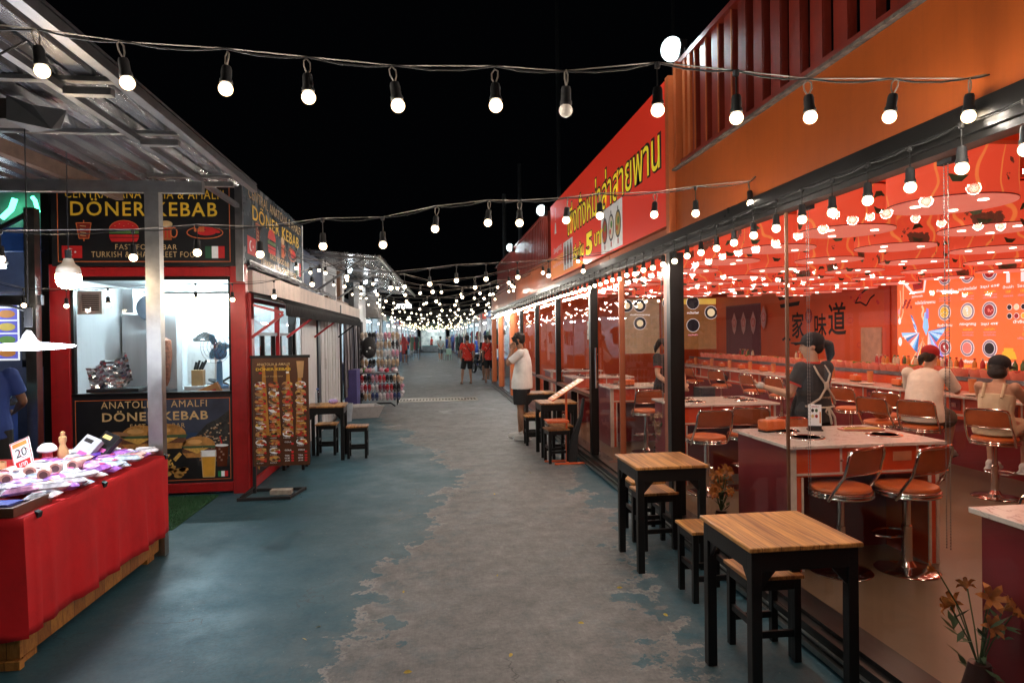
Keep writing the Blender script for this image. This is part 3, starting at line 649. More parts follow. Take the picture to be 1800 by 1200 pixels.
# bar stools
def bar_stool(lab, loc, rz):
    t = thing('bar_stool', lab, 'bar stool', loc, rz, 'chrome bar stools with orange seats')
    g = MB(); g.lathe([(.0001, .585), (.19, .585), (.198, .60), (.192, .618), (.16, .628), (.0001, .632)], (0, 0, 0), cushion, 40); g.build('seat', t)
    g = MB()
    for z in (.582, .560): g.tube([(.203 * cos(2 * pi * k / 32), .203 * sin(2 * pi * k / 32), z) for k in range(32)], .011, chrome, 8, closed=True)
    g.lathe([(.0001, .55), (.19, .552), (.19, .584)], (0, 0, 0), chrome, 32); g.build('seat_ring', t)
    g = MB(); g.lathe([(.034, .05), (.034, .33), (.026, .34), (.026, .55)], (0, 0, 0), chrome, 20); g.build('pedestal', t)
    g = MB(); g.lathe([(.0001, .02), (.20, .02), (.205, .026), (.195, .034), (.12, .042), (.06, .055), (.036, .09)], (0, 0, 0), chrome, 40); g.build('base', t)
    g = MB(); g.tube([(0, .03, .25), (-.1, .05, .25), (-.14, .13, .25), (-.1, .2, .25), (0, .22, .25), (.1, .2, .25), (.14, .13, .25), (.1, .05, .25), (0, .03, .25)], .009, chrome, 8); g.build('footrest', t)
    pts = [(-.195, -.05, .54), (-.2, -.10, .62), (-.195, -.165, .72), (-.188, -.20, .86), (-.17, -.207, .895), (-.13, -.225, .905), (0, -.235, .905), (.13, -.225, .905), (.17, -.207, .895), (.188, -.20, .86), (.195, -.165, .72), (.2, -.10, .62), (.195, -.05, .54)]
    g = MB(); g.tube(pts, .011, chrome, 8).tube([(-.195, -.168, .725), (0, -.195, .725), (.195, -.168, .725)], .007, chrome, 8); g.build('back_frame', t)
    g = MB(); nx = 12; vs = []
    for off in (.0, .018):
        for i in range(nx + 1):
            x = -.18 + .36 * i / nx; bow = .034 * (1 - (x / .18) ** 2)
            for z, yy in ((.738, -.168), (.80, -.185), (.892, -.198)): vs.append((x, yy - bow + off, z))
    K = (nx + 1) * 3; fs = []
    for i in range(nx):
        for j in range(2):
            a = i * 3 + j; fs.append((a, a + 3, a + 4, a + 1)); fs.append((K + a + 1, K + a + 4, K + a + 3, K + a))
        fs.append((i * 3, K + i * 3, K + i * 3 + 3, i * 3 + 3)); fs.append((i * 3 + 2, i * 3 + 5, K + i * 3 + 5, K + i * 3 + 2))
    fs.append((0, 1, K + 1, K)); fs.append((1, 2, K + 2, K + 1)); e = nx * 3; fs.append((e + 1, e, K + e, K + e + 1)); fs.append((e + 2, e + 1, K + e + 1, K + e + 2))
    g.add(vs, fs, vinylb); g.build('backrest', t)
    return t
BS = bar_stool('empty orange bar stool, left of the pair before the marble table', (2.76, 4.12, 0), R_(22))
BS.location = (2.78, 4.22, 0)
for (x, y, r, lab) in [(3.24, 4.17, 20, 'empty orange bar stool, right of the pair before the marble table'), (2.80, 6.50, 3, 'bar stool in front of the table right of the glass door'), (3.30, 6.62, -14, 'bar stool whose back shows behind the orange tissue box'),
                       (3.15, 5.35, 178, 'bar stool behind the marble table, by the waitress'), (2.85, 2.50, 176, 'bar stool whose back peeks over the right-edge table'),
                       (2.95, 8.9, -4, 'bar stool behind the door glass with a bright orange seat'), (3.35, 11.3, 8, 'bar stool at the table behind the mid-rail window'), (2.85, 13.6, 0, 'bar stool at the farthest alley-side table'),
                       (5.50, 5.85, -62, 'bar stool under the woman in the cream dress'), (5.45, 6.75, -58, 'bar stool under the man in the red cap'), (5.25, 7.15, -70, 'bar stool holding a patterned bag, behind the man in the red cap'), (5.78, 8.5, -70, 'empty bar stool right of the waitress at the long counter'),
                       (5.85, 9.6, -75, 'empty bar stool left of the waitress at the long counter'), (5.9, 10.55, -72, 'empty bar stool at the middle of the long counter'), (5.9, 11.5, -78, 'empty bar stool at the long counter, left of the middle one'), (5.9, 12.9, -60, 'bar stool with a black bag on its seat'), (5.9, 14.3, -75, 'second last bar stool at the long counter'), (6.0, 15.6, -75, 'last bar stool at the far end of the long counter'),
                       (5.80, 7.65, -70, 'bar stool between the red cap man and the waitress')]:
    dup(BS, (x, y, 0), R_(r), lab)
def bag_mesh(name, c, s, m, loc, rz, lab, cat='bag'):
    t = thing(name, lab, cat, loc, rz)
    g = MB(); g.ell((0, 0, s[2]), s, m, 14, 10); g.build('bag_body', t)
    g = MB(); g.tube([(-s[0] * .6, 0, s[2] * 1.5), (-s[0] * .4, 0, s[2] * 2.5), (s[0] * .4, 0, s[2] * 2.5), (s[0] * .6, 0, s[2] * 1.5)], .008, m, 6); g.build('strap', t); return t
bag_mesh('handbag', 0, (.15, .08, .10), mat('patterned_bag', (.35, .16, .08), .7, 0, .9, 22), (5.25, 7.15, .64), .3, 'patterned brown bag on the stool behind the man in the red cap')
bag_mesh('handbag', 0, (.15, .09, .10), blackm, (5.9, 12.9, .64), .3, 'black bag on a bar stool at the far counter')
# tissue boxes, menu card
tb_or = mat('tissue_box_orange', (.72, .16, .04), .35, 0, .06, 8)
def tissue_box(lab, loc, rz=0, group='orange tissue boxes'):
    t = thing('tissue_box', lab, 'tissue box', loc, rz, group)
    g = MB(); g.box((-.095, -.055, .012), (.095, .055, .095), tb_or); g.build('box_body', t, bevel=.014)
    g = MB(); g.box((-.09, -.05, 0), (.09, .05, .012), blackm); g.build('box_base', t)
    g = MB(); tw = mat('tissue', (.8, .74, .68), .9); g.add([(-.05, 0, .094), (.05, .01, .094), (.06, -.012, .118), (.0, .015, .112), (-.04, -.01, .12)], [(0, 1, 2, 3, 4)], tw).add([(-.05, .01, .094), (.05, -.005, .094), (.03, .02, .115), (-.04, .02, .11)], [(0, 1, 2, 3)], tw); g.build('tissue', t, weld=False)
    return t
TB = tissue_box('orange tissue box on the near marble table', (2.63, 4.86, .902), .25)
dup(TB, (2.9, 9.6, .902), .1, 'orange tissue box on the table behind the door glass')
dup(TB, (2.75, 7.3, .902), .1, 'orange tissue box on the table right of the glass door')
mc = thing('menu_card_holder', 'white standing menu card in a black holder on the near marble table', 'menu card', (2.98, 4.84, .9015), -.35)
g = MB(); g.box((-.055, -.04, 0), (.055, .04, .012), blackm).box((-.045, -.03, .012), (.045, .03, .04), blackm); g.build('card_base', mc, bevel=.003)
g = MB(); g.box((-.045, -.022, .04), (.045, -.018, .205), wh).box((-.045, -.017, .04), (.0, .018, .205), wh); g.build('card', mc)
A = Art((0, -.023, .12), (1, 0, 0), (0, 0, 1))
for i in range(2):
    for j in range(2): A.ell(-.02 + i * .028, .04 - j * .045, .011, .014, [hp_dark, mb_y, leafG, red][i * 2 + j], 1, n=12)
A.text('MENU', -.002, .07, .05, .01, red, 1).rect(.03, -.06, .04, .03, mb_or, 1); A.build('card_print', mc)
# chopstick tray on table
g = MB(); g.box((-.16, -.05, 0), (.16, .05, .012), mat('pink_tray', (.62, .22, .15), .4)).box((-.14, -.03, .012), (.14, -.018, .02), mb_y).box((-.13, 0, .012), (.14, .012, .02), mb_y); o = g.build('menu_clipboard', loc=(3.33, 4.78, .902), rz=-.15); tag(o, 'flat orange menu board lying on the near marble table', 'menu')
# ================================================================== LONG COUNTER + BELT
LC = thing('sushi_counter', 'long orange counter with pale top and conveyor rail through the restaurant', 'counter', (6.25, 10, 0))
g = MB(); g.box((6.15, 4.6, .872), (6.72, 16.6, .90), marble); par(g.build('countertop', bevel=.004), LC)
g = MB(); g.box((6.32, 4.6, .66), (6.7, 16.6, .871), counter_or).box((6.28, 4.6, .64), (6.7, 16.6, .6595), cream).box((6.36, 4.6, .02), (6.7, 16.6, .6395), plum).box((6.29, 4.6, .60), (6.36, 16.6, .6395), counter_or); par(g.build('cabinet'), LC)
yy = 4.8; k = 0
while yy < 16.4:
    g = MB(); w = .42 if k % 2 else .24
    g.box((6.312, yy, .66), (6.3195, yy + .022, .871), cream)
    if k % 2 == 0: g.box((6.31, yy + .06, .70), (6.3185, yy + .22, .83), plum).cb((6.30, yy + .14, .765), (.02, .07, .05), chrome)
    par(g.build('drawer_front'), LC); yy += w + .06; k += 1
g = MB(); g.box((6.72, 4.6, .02), (7.4, 16.6, 1.02), counter_or).box((6.74, 4.6, 1.021), (7.38, 16.6, 1.03), mat('belt_grey', (.18, .12, .10), .4)).box((6.70, 4.6, 1.03), (6.735, 16.6, 1.08), steel).box((7.385, 4.6, 1.03), (7.42, 16.6, 1.08), steel); par(g.build('conveyor'), LC)
# dishes on the belt: coral domes, cups, bottles, tissue boxes
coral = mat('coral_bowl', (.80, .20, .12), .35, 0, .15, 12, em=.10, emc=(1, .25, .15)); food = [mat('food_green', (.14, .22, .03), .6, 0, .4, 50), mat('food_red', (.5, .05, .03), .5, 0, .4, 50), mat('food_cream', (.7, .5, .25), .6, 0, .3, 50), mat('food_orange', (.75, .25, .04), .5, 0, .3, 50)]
def coral_bowl(fm):
    t = thing('food_bowl', 'x', 'bowl', (0, 0, 0), 0, 'coral petal bowls of food riding on the conveyor')
    g = MB(); n = 16; vs = []
    for i, (r, z) in enumerate([(.04, 0), (.075, .03), (.09, .08), (.098, .12)]):
        for k in range(n):
            pet_ = (.025 if k % 4 == 2 else (.0 if k % 4 == 0 else .016)) * (i == 3)
            vs.append((r * cos(2 * pi * k / n), r * sin(2 * pi * k / n), z + pet_))
    fs = [tuple(range(n))[::-1]] + [(i * n + k, i * n + (k + 1) % n, (i + 1) * n + (k + 1) % n, (i + 1) * n + k) for i in range(3) for k in range(n)]
    g.add(vs, fs, coral); g.build('bowl', t)
    g = MB(); random.seed(5)
    for _ in range(9): g.ell((random.uniform(-.05, .05), random.uniform(-.05, .05), random.uniform(.1, .13)), (.03, .025, .022), fm, 8, 5)
    g.build('food', t); return t
bowls = [coral_bowl(f) for f in food]
used = [0] * 4; yy = 4.9; k = 0
fn = ['greens', 'red meat', 'pale noodles', 'orange slices']
while yy < 16.4:
    q = (k * 7 + k // 3) % 4; lab = 'coral petal bowl of %s on the conveyor rail' % fn[q]
    o = bowls[q] if not used[q] else dup(bowls[q]); used[q] = 1
    o['label'] = lab; o.location = (6.95 + .04 * (k % 2), yy, 1.034); o.rotation_euler.z = k; o['group'] = 'coral petal bowls of %s on the conveyor' % fn[q]; yy += .215; k += 1
def cup(lab, m, loc, r=.04, h=.14, cat='cup', name='drink_cup', group=None):
    g = MB(); g.lathe([(.0001, 0), (r * .75, 0), (r, h), (r * .9, h), (r * .7, .01), (.0001, .01)], (0, 0, 0), m, 16); o = g.build(name, loc=loc); return tag(o, lab, cat, group)
random.seed(11)
can_m = [mat('bottle_orange', (.7, .25, .04), .3), mat('bottle_red', (.5, .03, .02), .3), mat('bottle_cream', (.75, .62, .45), .4), mat('bottle_green', (.08, .16, .05), .3)]
canP = []
for i, cm in enumerate(can_m):
    t = thing('sauce_bottle', 'x', 'bottle'); nm = ['orange', 'red', 'cream', 'green'][i]
    g = MB(); g.lathe([(.0001, 0), (.03, 0), (.031, .1), (.028, .13), (.013, .155), (.013, .17)], (0, 0, 0), cm, 14); g.build('bottle_body', t)
    g = MB(); g.lathe([(.0001, .169), (.016, .169), (.016, .19), (.0001, .19)], (0, 0, 0), can_m[(i + 1) % 4], 10); g.build('cap', t); t['group'] = 'small %s sauce bottles standing along the counter' % nm; t['label'] = 'small %s sauce bottle standing behind the counter belt' % nm; canP.append([t, 0])
for c0, nb in ((7.6, 10), (8.6, 14), (9.6, 12), (12.1, 10), (14.8, 9)):
    for q in range(nb):
        i = random.randrange(4); P_, u = canP[i]; o = P_ if not u else dup(P_); canP[i][1] = 1
        o.location = (7.44 + .05 + random.uniform(-.02, .08), c0 + q * .075, 1.09); o.rotation_euler.z = q
g = MB(); g.box((7.45, 4.6, 1.06), (7.62, 16.6, 1.088), counter_or); par(g.build('bottle_shelf'), LC)
tbg = 'orange tissue boxes along the long counter'; cups_g = 'tall orange cups along the long counter'; pl_g = 'pale plates along the long counter'
cupM = mat('orange_cup', (.65, .22, .07), .4)
plP = MB().lathe([(.0001, .004), (.07, .004), (.10, .016), (.10, .02), (.068, .009), (.0001, .009)], (0, 0, 0), mat('plate_cream', (.78, .70, .60), .3), 20).build('plate', loc=(6.3, 5.1, .901)); tag(plP, 'pale plate set at the edge of the long counter', 'plate', pl_g)
cuP = cup('tall orange cup standing on the long counter', cupM, (6.55, 5.3, .901), .045, .17, group=cups_g)
for k in range(12):
    y = 5.2 + k * .95
    if k: dup(plP, (6.3, y - .1, .901)); dup(cuP, (6.58, y + .22, .901))
    o = dup(TB, (6.5, y + .45, .902), 1.4, 'orange tissue box on the long counter', tbg)
# wok on counter
g = MB(); g.lathe([(.0001, 0), (.10, 0), (.11, .05), (.10, .055)], (0, 0, 0), hp_dark, 20).lathe([(.09, .055), (.10, .055), (.10, .08), (.0001, .085)], (0, 0, 0), mb_y, 20); o = g.build('hot_pot', loc=(6.48, 8.25, .902)); tag(o, 'black and yellow pot on the long counter beside the waitress', 'pot')
# front desk inside the door
fd = thing('reception_desk', 'plum coloured reception desk with pale top behind the glass door', 'desk', (3.6, 8.1, 0))
g = MB(); g.box((3.05, 7.95, .02), (3.9, 8.5, .76), plum).box((3.045, 7.94, .02), (3.06, 7.9495, .76), cream); par(g.build('desk_body'), fd)
g = MB(); g.box((3.02, 7.9, .761), (3.93, 8.53, .79), marble); par(g.build('desktop', bevel=.004), fd)
g = MB(); g.box((3.4, 8.1, .791), (3.62, 8.3, .98), blackm).box((3.42, 8.08, .86), (3.6, 8.0995, .97), mat('screen_dark', (.02, .02, .03), .1)); o = g.build('cash_register', bevel=.006); tag(o, 'black cash register on the reception desk', 'register')
# dried flower bunches
pet_m = mat('petal_orange', (.50, .16, .025), .6, 0, .3, 40); stem_m = mat('stem_green', (.05, .09, .03), .7)
def flowers(lab, loc, h, seed, n=10, m=pet_m, nm='flower_bunch'):
    random.seed(seed); t = thing(nm, lab, 'flowers', loc)
    g = MB(); g.lathe([(.0001, 0), (.07, 0), (.085, h * .15), (.05, h * .35), (.04, h * .42)], (0, 0, 0), mat('vase_dark', (.06, .02, .015), .3), 20); g.build('vase', t)
    gs = MB(); gp = MB()
    for i in range(n):
        a = random.uniform(0, 2 * pi); r = random.uniform(.03, .15); hh = random.uniform(.65, 1.0) * h
        tip = V((r * cos(a), r * sin(a), hh)); gs.tube([(0, 0, h * .38), (tip.x * .4, tip.y * .4, hh * .75), tip], .003, stem_m, 5)
        q = 6; s_ = random.uniform(.038, .058); ax = V((cos(a), sin(a), random.uniform(-.1, .9))).normalized(); u1 = ax.orthogonal().normalized(); u2 = ax.cross(u1)
        for k in range(q):
            b_ = 2 * pi * k / q; rd = u1 * cos(b_) + u2 * sin(b_); w = ax.cross(rd).normalized() * s_ * random.uniform(.20, .28)
            p0 = tip; p1 = tip + ax * s_ * .55 + rd * s_ * .25; p2 = tip + ax * s_ * .85 + rd * s_ * .75; p3 = tip + ax * s_ * random.uniform(.5, .8) + rd * s_ * 1.15
            gp.add([p0, p1 - w, p1 + w, p2 - w * .9, p2 + w * .9, p3], [(0, 1, 2), (1, 3, 4, 2), (3, 5, 4)], m)
        for k in range(3):
            z = random.uniform(.4, .92) * hh; c = V((tip.x * z / hh, tip.y * z / hh, z)); b_ = random.uniform(0, 6.28)
            d = V((cos(b_), sin(b_), random.uniform(-.2, .9))) * random.uniform(.06, .10); w = V((-sin(b_), cos(b_), 0)) * .014
            gs.add([c, c + d * .5 + w, c + d, c + d * .5 - w], [(0, 1, 2, 3)], stem_m)
    gs.build('stem', t, weld=False, smooth=60); gp.build('petal', t, weld=False); return t
flowers('bunch of dried orange lilies in a dark vase behind the glass, past the second table', (2.28, 5.02, .02), .56, 4, 14)
flowers('sprays of orange lilies in a dark vase at the right edge behind the glass', (2.235, 2.46, .02), .66, 8, 10)
flowers('bunch of dried pale twigs in a dark vase inside the glass door', (2.7, 7.55, .02), .75, 12, 22, mat('twig_pale', (.35, .18, .10), .7, 0, .3, 40))
# hanging bead chains of the blinds
for i, (x, y, z1) in enumerate([(2.16, 2.52, .75), (2.14, 3.52, .74), (2.14, 5.95, .9)]):
    g = MB()
    for dx in (0, .022):
        z = 2.38
        while z > z1: g.ell((x, y + dx, z), (.0032, .0032, .0042), alu, 6, 4); z -= .0125 if i == 0 else .02
        g.tube([(x, y + dx, z1), (x, y + dx, 2.38)], .0012, alu, 4)
    g.box((x - .01, y - .03, 2.38), (x + .02, y + .05, 2.42), blackm)
    o = g.build('blind_chain', weld=False); tag(o, ['bead chain of a blind hanging nearest the right edge', 'bead chain of a blind beside the pane seam', 'bead chain of a blind inside the glass door'][i], 'blind chain', 'bead chains of the window blinds')
# air conditioner / round ceiling tray seen on the ceiling
for (x, y) in [(4.8, 8.8), (6.2, 12.5)]:
    pass
# ================================================================== LIT MENU WALL
MW = thing('menu_screen', 'glowing orange lit menu wall with pictures of pots and Thai captions', 'menu screen', (8.4, 8.4, 1.9))
lit = mat('screen_orange', (.55, .12, .03), .5, 0, .02, 1, em=.82, emc=(1, .17, .045))
def lm_(n, c, e=.9): return mat('lit_' + n, [x * .4 for x in c], .5, 0, .05, 8, em=e, emc=c)
lw = lm_('white', (1, .88, .85), .95); ly = lm_('yellow', (1, .5, .04), .85); lp = lm_('pink', (1, .35, .45), .8); lr = lm_('red', (.55, .03, .03), .6); ld = lm_('dark', (.04, .03, .035), .4); lb = lm_('blue', (.08, .25, .6), .7); llb = lm_('skyblue', (.35, .65, 1), .9); lpk = lm_('rose', (1, .25, .2), .8); lc_ = lm_('cream', (1, .75, .45), .8); lpu = lm_('violet', (.4, .3, .9), .8)
g = MB(); g.box((8.405, 4.2, .88), (8.47, 11.0, 2.78), mat('screen_case', (.3, .06, .02), .5)); par(g.build('screen_case'), MW)
A = Art((8.4, 8.4, 1.9), (0, -1, 0), (0, 0, 1), step=.002)
A.rect(-2.6, -1.0, 4.15, .86, lit, 1)
def pot(y, z, r, c1, c2):
    x = 8.4 - y; z = z - 1.9
    A.ell(x, z, r, r, lw, 3, n=28).ell(x, z, r * .93, r * .93, mat('lit_rim', (.2, .15, .2), .3, em=.3, emc=(.5, .35, .5)), 4, n=28).ell(x, z, r * .72, r * .72, lw, 5).ell(x, z, r * .66, r * .66, c1, 6)
    random.seed(int(y * 100 + z * 77))
    for _ in range(7):
        a = random.uniform(0, 6.28); q = random.uniform(0, .42) * r; A.ell(x + q * cos(a), z + q * sin(a), r * .12, r * .09, c2, 7, n=8)
def cap_(y, z, big, w, n2=1, n3=2, num=None):
    x = 8.4 - y; z -= 1.9
    A.text(big, x, z, w, .052, lw, 3, .03, res=2)
    A.text('หม่าล่า', x, z - .075, w * .55, .035, ly, 3, .03, res=1)
    for k in range(n3): A.text(['ซุปหม้อไฟ', 'เติมได้ไม่อั้น'][k % 2], x, z - .125 - .04 * k, w * .7, .025, lp, 3, .02, res=1)
rr_ = .135
cols = [(9.88, 'น้ำซุปหมาล่า'), (9.42, 'หมาล่าหม้อไฟ'), (9.0, '2ซุป 69฿')]
for (y, t_), c in zip(cols, [(lr, lpk), (lr, lpk), (lr, lc_)]): pot(y, 2.55, rr_, *c)
for (y, t_) in cols: cap_(y, 2.33, t_, .36)
for (y, t_), c in zip([(9.89, 'ต้มยำน้ำข้น'), (9.42, 'กระดูกหมู'), (9.01, '2ซุป 49฿')], [(ly, lc_), (lc_, lw), (lr, lpk)]): pot(y, 1.97, rr_, *c); cap_(y, 1.76, t_, .32)
for (y, t_), c in zip([(9.89, 'มะเขือเทศ'), (9.43, 'มะเขือเทศ'), (9.01, 'ซุปดำ')], [(lr, lw), (lpk, lpk), (ld, ld)]): pot(y, 1.39, rr_, *c); cap_(y, 1.18, t_, .26)
# row of dips, stars and side captions to the right
for j in range(2):
    for i in range(6): A.ell(-.27 + .01 + i * .115, .10 - j * .13, .045, .045, lw, 3, n=14).ell(-.26 + i * .115, .10 - j * .13, .038, .038, [ld, lc_, ld, lr, ly, leafG][(i + j * 2) % 6], 4, n=14)
A.text('น้ำจิ้มบุฟเฟ่ต์', .05, -.12, .5, .06, lw, 3, .03).text('29฿', .05, -.21, .16, .06, lw, 3, .03).text('ต่อท่าน', .05, -.29, .2, .04, ly, 3, .03).text('เติมได้ไม่อั้น', .05, -.35, .36, .035, lp, 3, .02)
A.poly([(-.42, -.66), (-.14, -.66), (-.18, -.55), (-.38, -.55)], ly, 3).rect(-.36, -.55, -.2, -.5, ly, 3); A.text('อาหารเสริม', -.27, -.73, .26, .05, lw, 3, .03)
for k, t_ in enumerate(['น้ำเปล่า', 'โซดา', 'ชาเย็น', 'โค้ก']):
    x = -.28 + k * .24; A.rect(x - .03, .46, x + .03, .60, lw, 3).text(t_, x, .40, .18, .045, lw, 3, .02).text('15฿', x, .33, .08, .04, ly, 3, .03).text('ต่อขวด', x, .27, .16, .03, lp, 3, .02)
for k in range(4):
    for j in range(3):
        x = .85 + k * .75; z = .55 - j * .6; A.ell(x, z, .135, .135, lw, 3, n=24).ell(x, z, .1, .1, [lr, ly, ld, lpk][(k + j) % 4], 4, n=20).text(['ชุดเนื้อ', 'ชุดหมู', 'ชุดผัก'][j], x, z - .22, .3, .06, lw, 3, .03).text('99฿', x, z - .31, .16, .05, ly, 3, .03)
# teapot-like red soup pot
x0 = -2.1; A.poly([(x0 - .16, .78), (x0 + .16, .80), (x0 + .13, .5), (x0 - .08, .48)], lr, 4).poly([(x0 - .34, .72), (x0 - .24, .60), (x0 - .1, .46), (x0 + .14, .46), (x0 + .2, .82), (x0 + .26, .86), (x0 + .17, .43), (x0 - .12, .42), (x0 - .28, .56), (x0 - .4, .76)], lw, 3)
A.text('ซุปหมาล่า', x0, .37, .26, .05, lw, 3, .03).text('หม้อไฟสายพาน', x0 + .18, .26, .46, .06, lw, 3, .03)
for k in range(9): A.ell(x0 - .36 + .025 * k + .01, .25 + .04 * ((k * 5) % 4 - 1.5), .035, .022, lr, 3, n=10, rot=k)
A.line([(-2.52, .5), (-2.5, .25), (-2.56, .05), (-2.5, -.02), (-2.45, .1), (-2.44, .55), (-2.4, .7)], .02, lc_, 3)
# long-tailed bird: body, wings, tail feathers
bx, bz = -1.93, -.22
A.line([(bx - .06, bz + .42), (bx - .02, bz + .36), (bx - .06, bz + .26), (bx + .02, bz + .1)], .04, lc_, 5).line([(bx - .06, bz + .42), (bx + .02, bz + .52)], .012, lp, 5)
A.poly([(bx + .0, bz + .3), (bx + .06, bz + .32), (bx + .1, bz + .05), (bx + .04, bz - .1), (bx - .04, bz + .05)], llb, 6).poly([(bx + .05, bz + .38), (bx + .1, bz + .36), (bx + .1, bz + .2), (bx + .03, bz + .2)], lpu, 7)
for i in range(6): A.poly([(bx - .16, bz + .02 - i * .02), (bx - .34 + i * .02, bz + .28 - i * .055), (bx - .29 + i * .02, bz + .26 - i * .05)], [lb, llb, lw][i % 3], 6)
for i in range(7): A.poly([(bx - .12, bz - .04), (bx - .56 + i * .05, bz - .04 - i * .05), (bx - .53 + i * .06, bz - .12 - i * .045)], [llb, lw, lb, lpk, lw, llb, lb][i], 5)
for i in range(7): A.poly([(bx + .08, bz - .02), (bx + .50 - i * .03, bz + .06 - i * .035), (bx + .44 - i * .03, bz - .03 - i * .03)], [lb, lw, llb, lb, lw, llb, lb][i], 6)
for i in range(8): A.poly([(bx + .08, bz - .02), (bx + .42 - i * .03, bz - .44 - .03 * (i % 3)), (bx + .34 - i * .04, bz - .46 - .02 * (i % 2))], [lpu, lw, lb, llb, lw, lb, lpk, lw][i], 5)
for i in range(11): A.poly([(bx + .0 - i * .01, bz - .1), (bx - .5 + i * .085, bz - .78 - .02 * (i % 3)), (bx - .45 + i * .085, bz - .78)], [lc_, lpk, lw, ly, lpk, lr, lc_, ly, lpk, lr, lc_][i], 4)
for (x, z, r) in [(-2.56, -.05, .06), (-2.55, -.42, .08), (-2.57, .12, .05)]: A.ell(x + .02, z, r * .6, r, lw if z < .1 else lp, 3)
par(A.build('screen_print'), MW)
# ================================================================== WALL LETTERING + POSTERS
CL = thing('wall_calligraphy', 'black brush characters and red seal painted on the orange inner wall', 'wall lettering', (8.49, 14, 2))
ink = mat('ink', (.008, .006, .006), .7)
A = Art((8.498, 14, 2), (0, -1, 0), (0, 0, 1), step=.002)
def yx(y): return 14 - y
A.text('家', yx(14.45), -.16, .52, .62, ink, 1, .015).text('味', yx(13.55), -.18, .46, .52, ink, 1, .015).text('道', yx(12.95), -.05, .62, .70, ink, 1, .015)
A.ell(yx(14.0), .04, .14, .17, lm_('seal', (.5, .02, .02), .1), 1).text('的', yx(14.0), .04, .15, .2, inner_or, 2, .02)
A.poly([(yx(15.35), .55), (yx(14.55), .60), (yx(14.65), .50), (yx(15.25), .46)], ink, 1).poly([(yx(15.25), .36), (yx(14.35), .40), (yx(14.4), .30), (yx(15.2), .27)], ink, 1)
A.line([(yx(15.0), .2), (yx(15.0), -.5)], .025, ink, 1).line([(yx(14.9), .2), (yx(14.9), -.5)], .025, ink, 1)
for k in range(5): A.ell(yx(15.1) + k * .07, -.5 + .03 * (k % 2), .05, .035, ink, 1, n=10)
for (y, z) in [(12.5, .0), (12.2, -.5), (15.7, .2)]: A.ring(yx(y), z - .1, .09, .05, .012, lr, 1)
random.seed(2)  # painted plum branch
pts = [(yx(12.6), .62)]
for (a, b_) in [((12.6, .62), (12.0, .50)), ((12.0, .50), (11.55, .72)), ((12.0, .50), (12.35, .25)), ((12.35, .25), (12.0, .18)), ((12.0, .18), (11.75, .38)), ((12.35, .55), (12.2, .78)), ((12.6, .62), (13.0, .72))]:
    A.line([(yx(a[0]), a[1]), (yx((a[0] + b_[0]) / 2), (a[1] + b_[1]) / 2 + .04), (yx(b_[0]), b_[1])], .035, ink, 1)
for _ in range(14): A.ell(yx(random.uniform(11.6, 12.9)), random.uniform(.2, .75), .035, .03, lr, 2, n=8)
par(A.build('brush_print'), CL)
PO = thing('pot_poster', 'lit panel with round pot pictures on the far end wall of the restaurant', 'poster', (7.4, 18.88, 2.1))
A = Art((7.4, 18.88, 2.1), (1, 0, 0), (0, 0, 1), step=.002)
A.rect(-.6, -.9, 1.08, .62, mat('poster_tan', (.55, .22, .08), .5, em=.12, emc=(1, .45, .15)), 1).rect(-.6, .45, 1.08, .62, mat('poster_glow', (.8, .5, .1), .5, em=.55, emc=(1, .6, .1)), 2)
for (x, z) in [(.35, .50), (1.0 - .08, .2), (.35, -.18), (-.4, .5)]: A.ell(x, z, .2, .2, lw, 3, n=28).ell(x, z, .19, .19, ld, 4, n=28).ell(x, z, .12, .12, [ld, lc_][z == .2], 5)
A.text('หม้อไฟ', .35, .2, .36, .07, lw, 3).text('หม่าล่า', .35, -.46, .3, .06, lp, 3)
par(A.build('poster_print'), PO)
PO2 = thing('pot_poster', 'pale poster with round pots and a price table behind the glass door', 'poster', (6.2, 18.86, 2.1))
A = Art((6.2, 18.86, 2.1), (1, 0, 0), (0, 0, 1), step=.002)
A.rect(-.75, -1.0, .5, .62, mat('poster_pale', (.6, .38, .2), .5, em=.18, emc=(1, .6, .35)), 1)
for (x, z) in [(-.1, .42), (-.1, -.1), (-.5, .42)]: A.ell(x, z, .19, .19, lw, 3, n=28).ell(x, z, .18, .18, ld, 4, n=28).ell(x, z, .1, .1, lc_, 5)
A.text('ต้มยำกระดูกหมู', -.1, .15, .6, .06, lw, 3)
par(A.build('poster_print'), PO2)
# four hanging red paper charms
for k in range(4):
    g = MB(); A = Art((8.44, 17.6 - k * .55, 1.95 + .12 * (k == 3)), (0, -1, 0), (0, 0, 1), g); A.poly([(0, .3), (.16, .05), (.1, -.2), (0, -.32), (-.1, -.2), (-.16, .05)], mat('charm', (.65, .35, .32), .6), 1); A.ring(0, 0, .08, .1, .02, lr, 2)
    o = g.build('paper_charm'); tag(o, 'pale pink paper charm hanging on the inner wall curtain', 'wall charm', 'paper charms on the inner wall')
